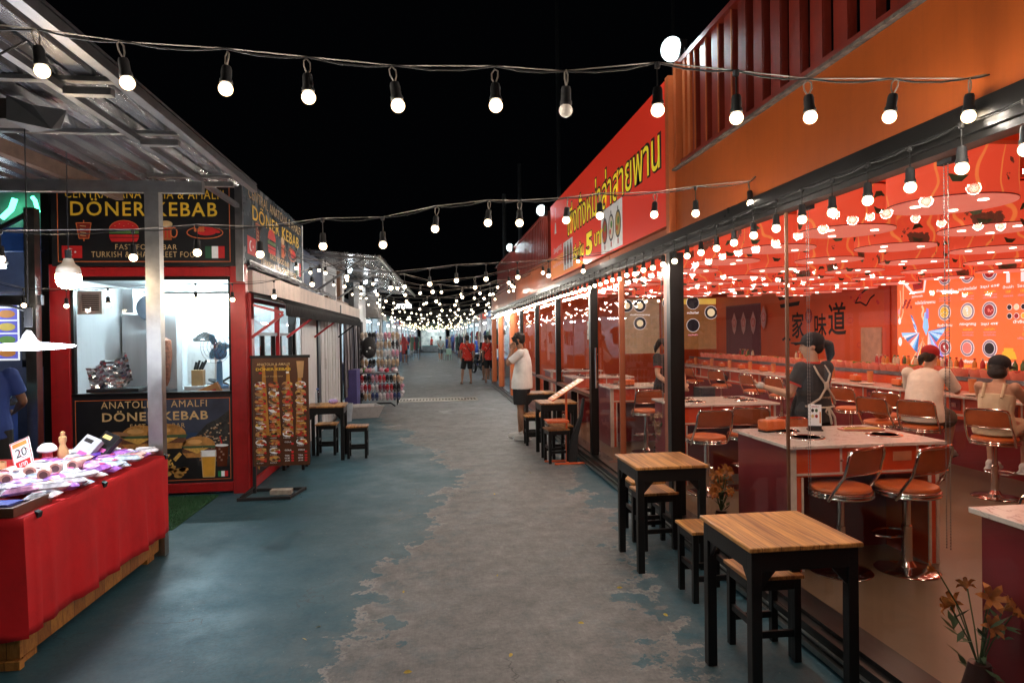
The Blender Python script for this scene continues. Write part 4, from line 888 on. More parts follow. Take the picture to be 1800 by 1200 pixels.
# ================================================================== LEFT: CANOPY
cor = mat('corrugated_zinc', (.22, .225, .24), .25, .8, .35, 3, stretch=(6, .5, 1), dirt=.35)
CN = thing('metal_canopy', 'galvanised canopy with corrugated underside over the front stall', 'canopy', (-2.15, 5.4, 0))
g = MB(); vs = []; fs = []; xs = []
x = -5.2; k = 0
while x < -1.66: xs.append((x, [0, 0, .035, .035][k % 4])); x += [.085, .025, .05, .025][k % 4]; k += 1
for (x, dz) in xs:
    for y in (-.6, 6.35): vs.append((x, y, 3.10 + dz))
for i in range(len(xs) - 1): fs.append((2 * i, 2 * i + 2, 2 * i + 3, 2 * i + 1))
g.add(vs, fs, cor); par(g.build('roof_sheet', smooth=0, weld=False), CN)
g = MB(); g.box((-1.65, -.6, 3.035), (-1.60, 6.3, 3.09), steel).box((-1.74, -.6, 3.10), (-1.60, 6.3, 3.115), steel); par(g.build('gutter'), CN)
g = MB(); g.box((-5.2, 5.38, 2.83), (-1.78, 5.44, 2.92), alu); par(g.build('front_beam'), CN)
g = MB(); g.box((-2.0, -.6, 3.03), (-1.955, 7.0, 3.07), steel); par(g.build('edge_rail'), CN)
g = MB(); g.bar((-2.95, 2.6, 2.98), (-2.75, 6.2, 2.98), .06, .10, mat('rust_beam', (.16, .10, .07), .6, .4, .3, 9)); par(g.build('diagonal_beam'), CN)
for i, y in enumerate((2.8, 3.75, 4.68, 5.9)):
    g = MB(); g.box((-5.2 if i < 3 else -2.4, y, 3.072), (-1.70, y + .05, 3.098), alu).box((-1.94, y, 3.0), (-1.70, y + .05, 3.04), alu); par(g.build('purlin'), CN)
g = MB(); g.box((-2.21, 5.38, .0), (-2.105, 5.46, 2.829), alu); par(g.build('post'), CN)
g = MB(); g.box((-4.12, 7.2, 0), (-4.02, 7.3, 3.05), alu); par(g.build('post'), CN)
g = MB(); g.box((-3.9, 3.1, 0), (-3.82, 3.18, 3.06), alu); par(g.build('post'), CN)
g = MB(); g.box((-5.4, 7.22, 2.06), (-3.98, 7.28, 2.16), steel).bar((-5.3, 7.25, 2.3), (-4.1, 7.25, 3.0), .04, .04, steel); par(g.build('cross_rail'), CN)
# folded roller awning cassette under the canopy
ra = thing('rolled_awning', 'dark awning cassette with a broken grey end cap under the canopy', 'awning cassette', (-2.6, 4.1, 3.0))
g = MB(); g.box((-4.4, 4.02, 2.945), (-2.36, 4.2, 3.06), mat('cassette_brown', (.03, .022, .016), .5)); par(g.build('cassette'), ra)
g = MB(); ec = mat('cap_grey', (.05, .055, .06), .5)
g.add([(-2.36, 3.99, 2.93), (-2.36, 4.23, 2.93), (-2.36, 4.23, 3.07), (-2.36, 3.99, 3.07), (-2.16, 4.05, 2.90), (-2.16, 4.15, 2.93), (-2.15, 4.2, 3.06), (-2.23, 4.0, 3.02)], [(0, 1, 2, 3), (4, 7, 6, 5), (0, 4, 5, 1), (1, 5, 6, 2), (2, 6, 7, 3), (3, 7, 4, 0)], ec); par(g.build('end_cap'), ra)
g = MB(); g.box((-2.45, 4.015, 2.96), (-2.43, 4.0195, 3.03), wh); par(g.build('label_strip'), ra)
# ================================================================== KEBAB KIOSK
K = thing('kebab_kiosk', 'red framed kebab kiosk with black signs, lit white kitchen inside', 'kiosk', (-3, 8.5, 0))
def kb(g, name, p=None, **k):
    o = g.build(name, **k)
    if p is None: par(o, K)
    else: o.parent = p; o.matrix_parent_inverse = Matrix.Translation(-K.location)
    return o
g = MB()
g.box((-4.02, 7.44, 0), (-3.83, 7.54, 2.5), red).box((-2.19, 7.44, 0), (-2.03, 7.54, 2.5), red).box((-3.829, 7.442, 2.37), (-2.191, 7.54, 2.47), red).box((-3.829, 7.442, .03), (-2.191, 7.54, .13), red)
g.box((-2.14, 7.541, 0), (-2.0, 7.66, 2.2), red).box((-2.12, 7.66, .02), (-2.0, 10.35, .12), red).box((-2.06, 8.85, .74), (-2.0, 8.9, 2.1), red)
kb(g, 'red_frame', bevel=.004)
g = MB(); g.box((-4.1, 7.46, 0), (-4.021, 7.56, 3.3), blackf).box((-3.829, 7.46, 1.09), (-2.191, 7.54, 1.12), blackf).box((-3.829, 7.47, 1.121), (-3.80, 7.53, 2.369), blackf).box((-2.22, 7.47, 1.121), (-2.191, 7.53, 2.369), blackf).box((-3.8, 7.46, 2.33), (-2.22, 7.52, 2.369), blackf)
kb(g, 'window_frame')
g = MB(); g.box((-3.80, 7.5, 1.12), (-2.22, 7.506, 2.33), glass2); kb(g, 'window_pane', smooth=0)
g = MB(); g.box((-4.1, 10.35, 0), (-2.03, 10.42, 2.5), kwhite).box((-4.1, 7.57, 0), (-4.03, 10.349, 2.5), kwhite).box((-4.1, 7.55, 2.5), (-2.0, 10.42, 2.56), kwhite).box((-4.03, 7.55, 0), (-2.15, 10.349, .04), kwhite).box((-4.02, 7.56, 2.38), (-2.12, 10.34, 2.41), kwhite)
g.box((-4.029, 9.1, 2.05), (-3.9, 9.14, 2.36), kwhite)
kb(g, 'interior_lining')
g = MB(); g.box((-2.08, 7.67, .12), (-2.03, 9.8, .72), black).box((-2.09, 7.67, .721), (-2.02, 9.8, .76), blackf).box((-2.09, 7.67, 1.72), (-2.02, 9.8, 1.76), blackf).box((-2.08, 7.67, 2.1), (-2.02, 10.4, 2.15), red)
for y in (8.2, 8.75, 9.1, 9.76): g.box((-2.085, y, .761), (-2.03, y + .045, 1.719), blackf)
g.box((-2.1, 9.85, .12), (-2.0, 9.93, 2.1), blackf)
kb(g, 'side_window_frame')
g = MB(); g.box((-2.055, 7.67, .765), (-2.05, 9.8, 1.715), glass2).box((-2.055, 7.67, 1.765), (-2.05, 9.8, 2.095), glass2); kb(g, 'side_window', smooth=0)
# side food panel
A = Art((-2.026, 8.73, .42), (0, 1, 0), (0, 0, 1)); fr_m = mat('fries', (.75, .45, .10), .5, 0, .3, 40); bun = mat('bun', (.55, .26, .07), .5, 0, .3, 20); pr_bl = mat('print_black', (.012, .012, .014), .4)
A.rect(-1.05, -.28, 1.05, .28, pr_bl, 1)
random.seed(1)
for i in range(26): x = random.uniform(-.95, -.2); A.line([(x, -.25 + .1 * random.random()), (x + random.uniform(-.12, .12), .05 + .2 * random.random())], .03, fr_m, 2 + i % 3)
for i in range(3): A.ell(.2 + i * .32, -.02, .14, .13, bun, 2)
kb(A.mb, 'side_food_print', smooth=0, weld=False)
# ---- front sign
yel = mat('letter_yellow', (.70, .42, .03), .5, em=.10, emc=(1, .6, .05)); tan = mat('letter_tan', (.62, .42, .20), .5, em=.06); orl = mat('line_orange', (.65, .16, .05), .5, em=.06); flr = mat('flag_red', (.6, .02, .02), .5, em=.05)
def foods(A, s, y0, dx, l=3, xs=(-.62, -.22, .2, .6)):
    "four outline food icons: spit, burger, mug, plate"
    x = xs[0]; A.poly([(x - .10 * s, y0 + .10 * s), (x + .10 * s, y0 + .10 * s), (x + .06 * s, y0 - .10 * s), (x - .06 * s, y0 - .10 * s)], mat('dark_red_fill', (.25, .02, .01), .5), l)
    A.line([(x - .10 * s, y0 + .11 * s), (x + .10 * s, y0 + .11 * s), (x + .065 * s, y0 - .11 * s), (x - .065 * s, y0 - .11 * s), (x - .10 * s, y0 + .11 * s)], .012 * s, orl, l + 1).line([(x, y0 + .15 * s), (x, y0 + .11 * s)], .012 * s, orl, l).line([(x, y0 - .11 * s), (x, y0 - .15 * s)], .012 * s, orl, l)
    for k in range(4): A.line([(x - .05 * s, y0 + (.07 - k * .045) * s), (x + .03 * s, y0 + (.06 - k * .045) * s)], .01 * s, tan, l + 1)
    x = xs[1]; A.ell(x, y0 + .02 * s, .20 * s, .13 * s, flr, l, 0, 180).rect(x - .2 * s, y0 - .04 * s, x + .2 * s, y0 - .0 * s, mat('lettuce', (.10, .22, .05), .5), l).rect(x - .2 * s, y0 - .09 * s, x + .2 * s, y0 - .055 * s, flr, l).poly([(x - .2 * s, y0 - .10 * s), (x + .2 * s, y0 - .10 * s), (x + .17 * s, y0 - .155 * s), (x - .17 * s, y0 - .155 * s)], flr, l)
    A.line([(x - .2 * s, y0 + .02 * s)] + [(x + .2 * s * cos(a), y0 + .02 * s + .13 * s * sin(a)) for a in [pi - pi * i / 10 for i in range(11)]], .01 * s, orl, l + 1)
    for k in range(5): A.ell(x - .12 * s + k * .06 * s, y0 + (.07 + .03 * (k % 2)) * s, .008 * s, .005 * s, tan, l + 2, n=6)
    x = xs[2]; A.rect(x - .08 * s, y0 - .13 * s, x + .08 * s, y0 + .08 * s, mat('mug_fill', (.45, .12, .03), .5), l).ell(x, y0 + .10 * s, .095 * s, .05 * s, tan, l + 1).ring(x + .11 * s, y0 - .02 * s, .045 * s, .07 * s, .016 * s, orl, l + 1)
    for k in (-1, 0, 1): A.rect(x + (k * .045 - .008) * s, y0 - .1 * s, x + (k * .045 + .008) * s, y0 + .04 * s, flr, l + 1)
    x = xs[3]; A.ring(x, y0 - .02 * s, .25 * s, .085 * s, .012 * s, orl, l).ell(x + .02 * s, y0 - .02 * s, .13 * s, .04 * s, flr, l + 1).ell(x + .1 * s, y0 + .02 * s, .12 * s, .03 * s, flr, l + 2, rot=-.3)
    for k in range(9): A.ell(x - .13 * s + (k % 4) * .035 * s, y0 + (.01 + (k // 4) * .03) * s, .022 * s, .02 * s, orl, l + 2, n=10)
def flags(A, xl, xr, y, w, h, l=3):
    A.rect(xl, y, xl + w, y + h, flr, l).ell(xl + w * .4, y + h * .5, h * .30, h * .30, wh, l + 1).ell(xl + w * .46, y + h * .5, h * .24, h * .24, flr, l + 2)
    st = []; 
    for k in range(10): r = h * (.12 if k % 2 == 0 else .05); a = pi / 2 + k * pi / 5; st.append((xl + w * .66 + r * cos(a), y + h * .5 + r * sin(a)))
    A.poly(st, wh, l + 1)
    A.rect(xr, y, xr + w / 3, y + h, mat('flag_green', (.02, .10, .05), .5), l).rect(xr + w / 3, y, xr + 2 * w / 3, y + h, wh, l).rect(xr + 2 * w / 3, y, xr + w, y + h, flr, l)
KS = thing('kebab_sign', 'black kebab sign with yellow letters facing the camera, behind the canopy post', 'sign', (-3.03, 7.4, 2.95))
g = MB(); g.box((-3.97, 7.41, 2.475), (-2.12, 7.439, 3.42), pr_bl); par(g.build('sign_panel'), KS)
A = Art((-3.03, 7.409, 2.95), (1, 0, 0), (0, 0, 1), step=.0008)
A.frame(-.88, -.43, .86, .46, .008, orl, 1)
A.text('CENTRAL ANATOLIA & AMALFI', 0, .295, 1.60, .10, yel, 2, -.002, sp=1.12).text('DÖNER KEBAB', -.01, .15, 1.48, .185, yel, 2, .012, sp=1.15)
foods(A, .74, -.10, 0, 2); A.text('FAST FOOD BAR', .0, -.27, .62, .055, tan, 2, -.005, sp=1.15).text('TURKISH & THAI STREET FOOD', .0, -.35, 1.10, .06, tan, 2, -.006, sp=1.12); flags(A, -.84, .60, -.39, .2, .13, 2)
par(A.build('sign_print'), KS)
KS2 = thing('kebab_sign', 'grey-black kebab sign on the side of the kiosk, facing the lane', 'sign', (-2.0, 8.9, 2.95))
g = MB(); g.box((-2.06, 7.3, 2.50), (-2.006, 10.5, 3.43), mat('sign_slate', (.10, .125, .145), .25, 0, .3, 2, bump=.15, bs=5)).box((-2.075, 7.26, 2.3), (-2.0, 7.299, 3.42), steel).box((-2.07, 10.50, 2.5), (-2.0, 10.53, 3.43), wh); par(g.build('sign_panel'), KS2)
A = Art((-2.005, 8.9, 2.96), (0, 1, 0), (0, 0, 1), step=.001)
A.text('CENTRAL ANATOLIA & AMALFI', 0.05, .35, 2.85, .12, tan, 2, -.002, sp=1.1).text('DÖNER KEBAB', 0.05, .17, 2.55, .2, yel, 2, .01, sp=1.12)
foods(A, 1.0, -.06, 0, 2, (-1.0, -.35, .25, .85)); A.text('FAST FOOD BAR', .1, -.25, 1.1, .07, tan, 2, .006).text('TURKISH & THAI STREET FOOD', .1, -.36, 2.0, .07, tan, 2, .004); flags(A, -1.45, 1.1, -.34, .34, .2, 2)
par(A.build('sign_print'), KS2)
# ---- lower food board
g = MB(); g.box((-3.829, 7.47, .131), (-2.191, 7.53, 1.089), pr_bl); kb(g, 'food_board')
A = Art((-3.01, 7.468, .61), (1, 0, 0), (0, 0, 1), step=.0007)
A.frame(-.79, -.45, .79, .44, .006, orl, 1)
# night coast picture
A.poly([(-.1, .43), (.78, .43), (.78, -.1), (.3, -.1), (-.1, .2)], mat('dusk_sky', (.04, .05, .09), .5, 0, .5, 2), 2).poly([(.2, .08), (.5, .06), (.5, -.08), (.2, -.08)], mat('sea', (.02, .05, .13), .4), 3)
A.poly([(.38, -.02), (.55, .16), (.66, .21), (.78, .30), (.78, -.3), (.45, -.3)], mat('headland', (.03, .03, .03), .7, 0, .8, 20), 4)
random.seed(9); hs_m = [mat('house_%d' % i, c, .6, em=.05) for i, c in enumerate([(.45, .28, .15), (.5, .4, .3), (.3, .15, .08)])]
for i in range(110):
    x = random.uniform(.46, .77); z = random.uniform(-.26, .02 + (x - .46) * .7)
    A.rect(x, z, x + .018, z + .014, hs_m[i % 3], 5 + i % 2)
A.text('ANATOLIA & AMALFI', .01, .385, 1.08, .075, tan, 7, .0, sp=1.12).text('DÖNER KEBAB', .02, .265, 1.08, .115, tan, 7, .02, sp=1.12).text('FAST FOOD BAR', .04, .15, .56, .05, tan, 7, .004, sp=1.15)
def burger(x, y, s, l):
    A.ell(x, y + .05 * s, .2 * s, .12 * s, bun, l, 0, 180).ell(x - .05 * s, y + .1 * s, .09 * s, .03 * s, mat('bun_light', (.75, .42, .15), .5), l + 1).poly([(x - .22 * s, y + .05 * s), (x + .22 * s, y + .05 * s), (x + .19 * s, y + .01 * s), (x + .05 * s, y + .03 * s), (x - .06 * s, y), (x - .18 * s, y + .025 * s)], leafG, l + 1)
    A.rect(x - .2 * s, y - .04 * s, x + .2 * s, y + .012 * s, mat('patty', (.16, .06, .03), .6, 0, .5, 60), l + 1).poly([(x - .19 * s, y + .02 * s), (x + .12 * s, y + .02 * s), (x - .02 * s, y - .05 * s)], fr_m, l + 2).poly([(x - .2 * s, y - .04 * s), (x + .2 * s, y - .04 * s), (x + .15 * s, y - .1 * s), (x - .15 * s, y - .1 * s)], bun, l + 1)
burger(.13, .0, 1.0, 7); burger(-.14, .0, .95, 7); burger(.46, -.12, .85, 8)
A.poly([(-.5, .06), (-.26, .06), (-.24, -.02), (-.27, -.2), (-.47, -.2), (-.5, -.02)], mat('doner_meat', (.32, .12, .06), .6, 0, .6, 30, stretch=(1, 1, 6)), 7).ell(-.38, .06, .12, .035, mat('doner_top', (.4, .2, .1), .6), 8)
A.poly([(-.76, -.16), (-.5, -.2), (-.5, -.33), (-.66, -.34)], bun, 7).ell(-.68, -.2, .09, .07, flr, 8).ell(-.66, -.19, .05, .035, fr_m, 9)
for i in range(34): x = random.uniform(-.1, .22); z = random.uniform(-.36, -.2); a = random.uniform(-.9, .9); A.line([(x, z), (x + .1 * sin(a), z + .1 * cos(a))], .018, fr_m, 9 + i % 3)
for i in range(14): A.ell(random.uniform(.08, .32), random.uniform(-.40, -.3), .045, .022, mat('nugget', (.55, .28, .07), .5, 0, .3, 30), 10 + i % 2, rot=random.uniform(-.6, .6))
A.ell(-.02, -.38, .11, .04, fr_m, 8).ell(-.6, -.38, .12, .05, mat('plate_dark', (.2, .1, .05), .4), 8)
A.poly([(.485, -.18), (.635, -.18), (.62, -.42), (.50, -.42)], mat('beer', (.65, .32, .04), .3, em=.05), 11).rect(.48, -.20, .64, -.13, wh, 12).line([(.485, -.14), (.50, -.42), (.62, -.42), (.635, -.14)], .008, tan, 12)
A.poly([(.63, -.08), (.77, -.08), (.75, -.31), (.65, -.31)], mat('cola', (.12, .03, .015), .2), 11).ell(.70, -.08, .07, .015, wh, 12).line([(.70, -.06), (.68, .02)], .012, flr, 12)
for i in range(5): A.rect(.665 + .02 * (i % 3), -.13 - i * .03, .685 + .02 * (i % 3), -.11 - i * .03, mat('ice', (.35, .2, .15), .2), 12)
A.rect(.655, -.42, .69, -.36, mat('flag_green2', (.02, .25, .08), .5), 11).rect(.69, -.42, .725, -.36, wh, 11).rect(.725, -.42, .76, -.36, flr, 11)
o = A.build('board_print'); par(o, K)
# ---- kitchen content
g = MB(); g.box((-4.0, 7.6, .9), (-2.7, 8.1, .95), steel).box((-4.0, 7.62, .05), (-2.7, 8.08, .899), kwhite); kb(g, 'worktop')
g = MB(); g.box((-3.1, 8.6, .05), (-2.45, 9.4, 1.1), kwhite).box((-4.0, 9.5, .05), (-2.5, 10.2, 1.0), kwhite); kb(g, 'cupboard')
TL = thing('tube_lamp', 'white tube lamp on the kebab kitchen ceiling', 'lamp', (-3.0, 8.6, 2.22))
g = MB(); g.box((-.45, -.03, .03), (.6, .03, .06), white); g.build('lamp_body', TL); g = MB(); g.tube([(-.42, 0, 0), (.57, 0, 0)], .016, emit('tube_kitchen', (.72, .93, 1.0), 300)); g.build('lamp_tube', TL)
TL2 = dup(TL, (-3.55, 9.7, 2.30), .0, 'added white tube lamp brightening the back of the kebab kitchen')  # extra tube added to brighten the left side of the kitchen
g = MB(); g.box((-4.0, 9.0, 1.05), (-3.66, 9.4, 2.02), mat('brushed_steel', (.7, .72, .75), .35, .35, .2, 3, stretch=(1, 1, .1))); fr = g.build('steel_cabinet', bevel=.006); tag(fr, 'tall brushed steel cabinet in the kebab kitchen', 'cabinet')
sp_ = thing('doner_spit', 'vertical doner grill with a column of meat behind the canopy post', 'grill', (-3.35, 8.5, 1.0))
g = MB(); g.box((-.18, .12, 0), (.16, .3, 1.0), kwhite).box((-.18, -.15, 0), (.16, .12, .08), steel); g.build('grill_body', sp_)
g = MB(); g.lathe([(.05, .12), (.08, .2), (.11, .5), (.10, .68), (.03, .72)], (.05, -.03, 0), mat('meat', (.25, .09, .05), .6, 0, .6, 30, bump=.8, bs=30), 20); g.build('meat', sp_)
g = MB(); g.tube([(.05, -.03, .05), (.05, -.03, .85)], .008, chrome); g.build('skewer', sp_)
ft = thing('foil_tray', 'steel griddle with crumpled foil stacked on it, in the kiosk window', 'griddle', (-3.55, 7.85, .951))
g = MB(); g.box((-.22, -.15, 0), (.14, .18, .16), mat('cardboard_box', (.55, .28, .12), .6, 0, .1, 6)).box((-.24, -.17, .165), (.30, .2, .2), blackm).box((.15, -.1, .0), (.42, .15, .15), steel); g.build('griddle_body', ft)
g = MB(); random.seed(6); T = Tm((-.08, .02, .38), R_(-15), R_(-20), 0); n_ = 16; vs = []
for i in range(n_ + 1):
    for j in range(n_ + 1): vs.append(T @ V((-.24 + .48 * i / n_, random.uniform(-.02, .02) + .05 * sin(i * .7), -.2 + .34 * j / n_)))
g.add(vs, [(i * (n_ + 1) + j, (i + 1) * (n_ + 1) + j, (i + 1) * (n_ + 1) + j + 1, i * (n_ + 1) + j + 1) for i in range(n_) for j in range(n_)], mat('foil', (.75, .75, .76), .2, 1, .1, 9)); g.build('foil', ft, smooth=8, weld=False)
vf = thing('vent_fan', 'square cream wall vent grille in the kebab kitchen', 'vent', (-3.87, 7.95, 2.12))
g = MB(); cv = mat('vent_cream', (.55, .48, .42), .5); g.box((-.13, 0, -.13), (.13, .06, -.10), cv).box((-.13, 0, .10), (.13, .06, .13), cv).box((-.13, 0, -.099), (-.10, .06, .099), cv).box((.10, 0, -.099), (.13, .06, .099), cv).box((-.0999, .04, -.0999), (.0999, .06, .0999), blackm); g.build('vent_frame', vf)
g = MB()
for k in range(9): g.box((-.098, .0, -.095 + k * .022), (.098, .03, -.087 + k * .022), cv, Tm())
g.build('louvre', vf)
cl = MB().lathe([(.0001, 0), (.16, 0), (.17, .02), (.15, .03)], (0, 0, 0), mat('clock_grey', (.12, .14, .18), .3), 30, T=Tm((-3.6, 8.9, 2.1), R_(90), 0, 0)).build('round_fan_cover'); tag(cl, 'dark round exhaust fan cover beside the cream vent', 'fan cover')
kn = thing('knife_block', 'wooden knife block with black handles in the kebab kitchen', 'knife block', (-2.98, 8.75, 1.101))
g = MB(); g.box((-.07, -.05, 0), (.07, .05, .2), mat('block_wood', (.42, .26, .12), .5)); g.build('block', kn, bevel=.005)
for k in range(4): g = MB(); g.bar((-.045 + k * .03, 0, .2), (-.02 + k * .04, 0, .30 + .02 * (k % 2)), .018, .025, blackm); g.build('knife_handle', kn)
fan = thing('table_fan', 'blue desk fan in the right of the kebab kitchen', 'fan', (-2.55, 8.2, 1.10), -.3)
fb = mat('fan_blue', (.12, .33, .62), .4); g = MB(); g.lathe([(.0001, 0), (.1, 0), (.1, .03), (.035, .05), (.03, .32), (.0001, .34)], (0, 0, 0), fb, 20); g.build('stand', fan)
g = MB(); g.ell((0, .02, .42), (.075, .09, .08), fb); g.build('motor', fan)
g = MB(); T = Tm((0, -.07, .5), R_(90))
for r in (.20, .15, .1, .05): g.tube([T @ V((r * cos(2 * pi * k / 28), r * sin(2 * pi * k / 28), .02 * (r < .18))) for k in range(28)], .0025, chrome, 5, closed=True)
for k in range(16): a = 2 * pi * k / 16; g.tube([T @ V((0, 0, .02)), T @ V((.2 * cos(a), .2 * sin(a), 0))], .0018, chrome, 4)
g.build('cage', fan)
g = MB()
for k in range(3): a = 2 * pi * k / 3; g.ell(T @ V((.09 * cos(a), .09 * sin(a), -.02)), (.08, .045, .008), mat('blade_blue', (.2, .45, .7), .3), 12, 6, T=Matrix.Rotation(R_(90), 4, 'X') @ Matrix.Rotation(a, 4, 'Z'))
g.build('blade', fan)
g = MB(); g.lathe([(.0001, 0), (.12, 0), (.14, .02), (.10, .09), (.0001, .14)], (0, 0, 0), chrome, 24).box((-.17, -.13, -.55), (.17, .13, -.01), white); o = g.build('rice_cooker', loc=(-3.02, 9.1, 1.66)); tag(o, 'white appliance with a domed steel lid in the kebab kitchen', 'cooker')
g = MB(); T = Tm((-2.5, 7.75, 1.0), 0, R_(-25), .2); g.box((-.14, -.08, 0), (.14, .08, .16), mat('carton', (.5, .25, .1), .7, 0, .2, 8), T).box((-.05, -.082, .02), (.1, -.0805, .1), flr, T); o = g.build('carton'); tag(o, 'tilted brown carton in the corner of the kiosk window', 'carton')
g = MB(); g.ell((0, 0, .02), (.14, .05, .03), blackm, 12, 6, T=Matrix.Rotation(.3, 4, 'Y')).bar((.05, 0, .03), (.22, 0, .13), .03, .025, blackm).ell((.24, 0, .14), (.04, .02, .015), blackm, 8, 5); o = g.build('hair_clipper', loc=(-2.72, 8.7, 1.12)); tag(o, 'black handheld doner slicer lying in the kitchen', 'slicer')
g = MB(); g.lathe([(.0001, 0), (.09, .0), (.13, .04), (.125, .04), (.085, .006)], (0, 0, 0), steel, 20); o = g.build('steel_bowl', loc=(-3.15, 7.82, .952)); tag(o, 'shallow steel bowl beside the griddle in the kiosk window', 'bowl')
g = MB(); g.box((-.1, -.02, -.16), (.1, .02, .14), mat('hung_white', (.6, .6, .68), .7)).tube([(-.06, -.02, .1), (-.07, -.03, -.22), (0, -.03, -.26), (.05, -.03, 0)], .006, blackm, 5); o = g.build('hanging_tools', loc=(-2.85, 10.2, 1.95)); tag(o, 'tools hanging on the back wall of the kebab kitchen', 'hanging tools')
# ---- menu stand in front of the kiosk
MS = thing('menu_banner_stand', 'tall black menu banner with rows of food pictures on a floor frame', 'menu banner', (-1.93, 7.3, 0))
g = MB(); bf = blackm
g.bar((0, 0, .03), (0, 0, 1.50), .03, .03, bf).bar((-.12, -.22, .015), (.42, -.22, .015), .03, .03, bf).bar((-.08, .2, .015), (.5, .2, .015), .03, .03, bf).bar((-.1, -.205, .015), (-.06, .185, .015), .03, .028, bf).bar((.40, -.205, .015), (.48, .185, .015), .03, .028, bf).bar((0, 0, .1), (-.09, -.2, .03), .02, .02, bf).bar((-.02, -.02, 1.49), (.60, -.02, 1.49), .03, .03, bf)
g.build('stand_frame', MS)
g = MB(); g.box((.0, -.035, .32), (.585, -.022, 1.475), mat('banner_brown', (.10, .035, .012), .4)); g.build('banner_panel', MS)
A = Art((.2925, -.037, .90), (1, 0, 0), (0, 0, 1), step=.0012)
for k, x in enumerate((-.17, -.05, .08, .2)): A.poly([(x - .012, .5), (x + .012, .5), (x + .05, -.25), (x - .05, -.25)], mat('gold_streak', (.50, .22, .03), .5, 0, .5, 3), 1)
A.text('ANATOLIA & AMALFI', -.07, .51, .34, .028, tan, 2, .01).text('DÖNER KEBAB', -.07, .46, .36, .036, yel, 2, .02).text('FAST FOOD BAR', -.07, .38, .2, .014, tan, 2, .0)
A.rect(-.22, .41, -.19, .425, flr, 2).rect(.06, .41, .09, .43, wh, 2).poly([(.17, .54), (.25, .54), (.235, .36), (.185, .36)], mat('cone_tan', (.6, .35, .15), .5), 2)
random.seed(21)
for r in range(10):
    for c in range(4):
        x = -.21 + c * .14; y = .29 - r * .088
        if r in (7, 8) and c >= 2 and (r, c) != (7, 3):
            A.text('COLA', x, y, .07, .014, wh, 3); A.ell(x + .045, y - .02, .016, .012, flr, 4, n=10); continue
        if r == 9 and c >= 2:
            for q in range(3): A.text(['TEA', 'ICE', 'JUS'][q], x - .01, y + .03 - q * .028, .05, .014, wh, 3).ell(x + .045, y + .03 - q * .028, .016, .011, flr, 4, n=10)
            continue
        A.ell(x, y, .056, .034, [wh, mat('plate_amber', (.45, .16, .04), .5), mat('plate_tan', (.55, .3, .12), .5), mat('plate_red', (.4, .08, .03), .5)][min(3, int((r * 3 + c * 5) % 7 / 1.4))], 2, n=16)
        for q in range(9): A.ell(x + random.uniform(-.038, .038), y + random.uniform(-.018, .022), random.uniform(.014, .028), random.uniform(.007, .015), random.choice([bun, fr_m, orl, flr, leafG, mat('patty', (0, 0, 0)), bun, fr_m]), 3 + q % 3, n=8)
        A.ell(x + .045, y - .022, .015, .011, flr, 6, n=10).text(['KEBAB', 'DÖNER', 'PIZZA', 'WRAP'][(r + c) % 4], x - .01, y - .042, .07, .011, wh, 6, 0, res=1)
A.build('banner_print', MS)
g = MB(); g.box((0, 0, 0), (.22, .11, .05), mat('brick_block', (.35, .31, .26), .9, 0, .3, 20, bump=.5)); o = g.build('weight_block', loc=(-1.74, 7.15, .031), bevel=.004); tag(o, 'pale concrete block weighing down the banner stand foot', 'block')
# ================================================================== WHITE SHOP NEXT DOOR
WS = thing('white_shop', 'white boarded shop with pale fascia panels and dark posts beyond the kebab kiosk', 'shop', (-2.6, 14, 0))
beige = mat('beige_panel', (.58, .45, .38), .6, 0, .12, 2, bump=.05, dirt=.3, streak=.35)
g = MB()
for k in range(5): g.box((-2.1, 7.67 + k * 2.15, 2.17), (-2.012, 7.67 + k * 2.15 + 2.14, 2.46 if k < 9 else 2.5), beige)
par(g.build('fascia_panel', bevel=.004), WS)
g = MB(); tr = mat('wire_mess', (.02, .02, .02), .5); random.seed(31)
for q in range(5):
    pts = []; y = 7.4
    while y < 14: pts.append((-1.99 + random.uniform(0, .02), y, 2.485 + q * .01 + random.uniform(-.012, .012))); y += .28
    g.tube(pts, .008, tr, 5)
par(g.build('cable_bundle'), WS)
g = MB(); g.box((-2.12, 10.43, 0), (-2.02, 11.7, 2.16), white).box((-2.1, 11.95, 0), (-2.03, 13.2, 2.16), white).box((-2.1, 13.24, 0), (-2.03, 14.6, 2.16), white).box((-4.2, 14.61, 0), (-2.1, 14.7, 3.2), white); par(g.build('white_wall'), WS)
g = MB(); g.box((-2.1, 11.71, 0), (-1.99, 11.94, 2.16), mat('post_navy', (.02, .03, .045), .4)).box((-2.1, 14.61, 0), (-2.0, 14.75, 2.4), blackf); par(g.build('post'), WS)
g = MB()
for y in (12.2, 12.6, 12.95, 13.5, 13.9, 14.3): g.box((-2.029, y, .1), (-2.018, y + .02, 2.1), mat('panel_rib', (.66, .65, .64), .5))
g.box((-2.028, 12.55, 1.1), (-2.0, 12.58, 1.3), chrome); par(g.build('panel_rib'), WS)
g = MB(); g.box((-2.6, 10.6, 2.52), (-2.32, 14.2, 3.3), mat('navy_board', (.012, .025, .08), .4)).box((-2.6, 14.25, 2.55), (-2.3, 17.5, 3.35), white).box((-2.28, 14.2, 2.5), (-2.2, 17.6, 2.58), mat('brown_trim', (.18, .09, .05), .6)).box((-2.3, 16.2, 2.5), (-2.22, 16.5, 3.3), mat('brown_trim', (0, 0, 0))); par(g.build('upper_board'), WS)
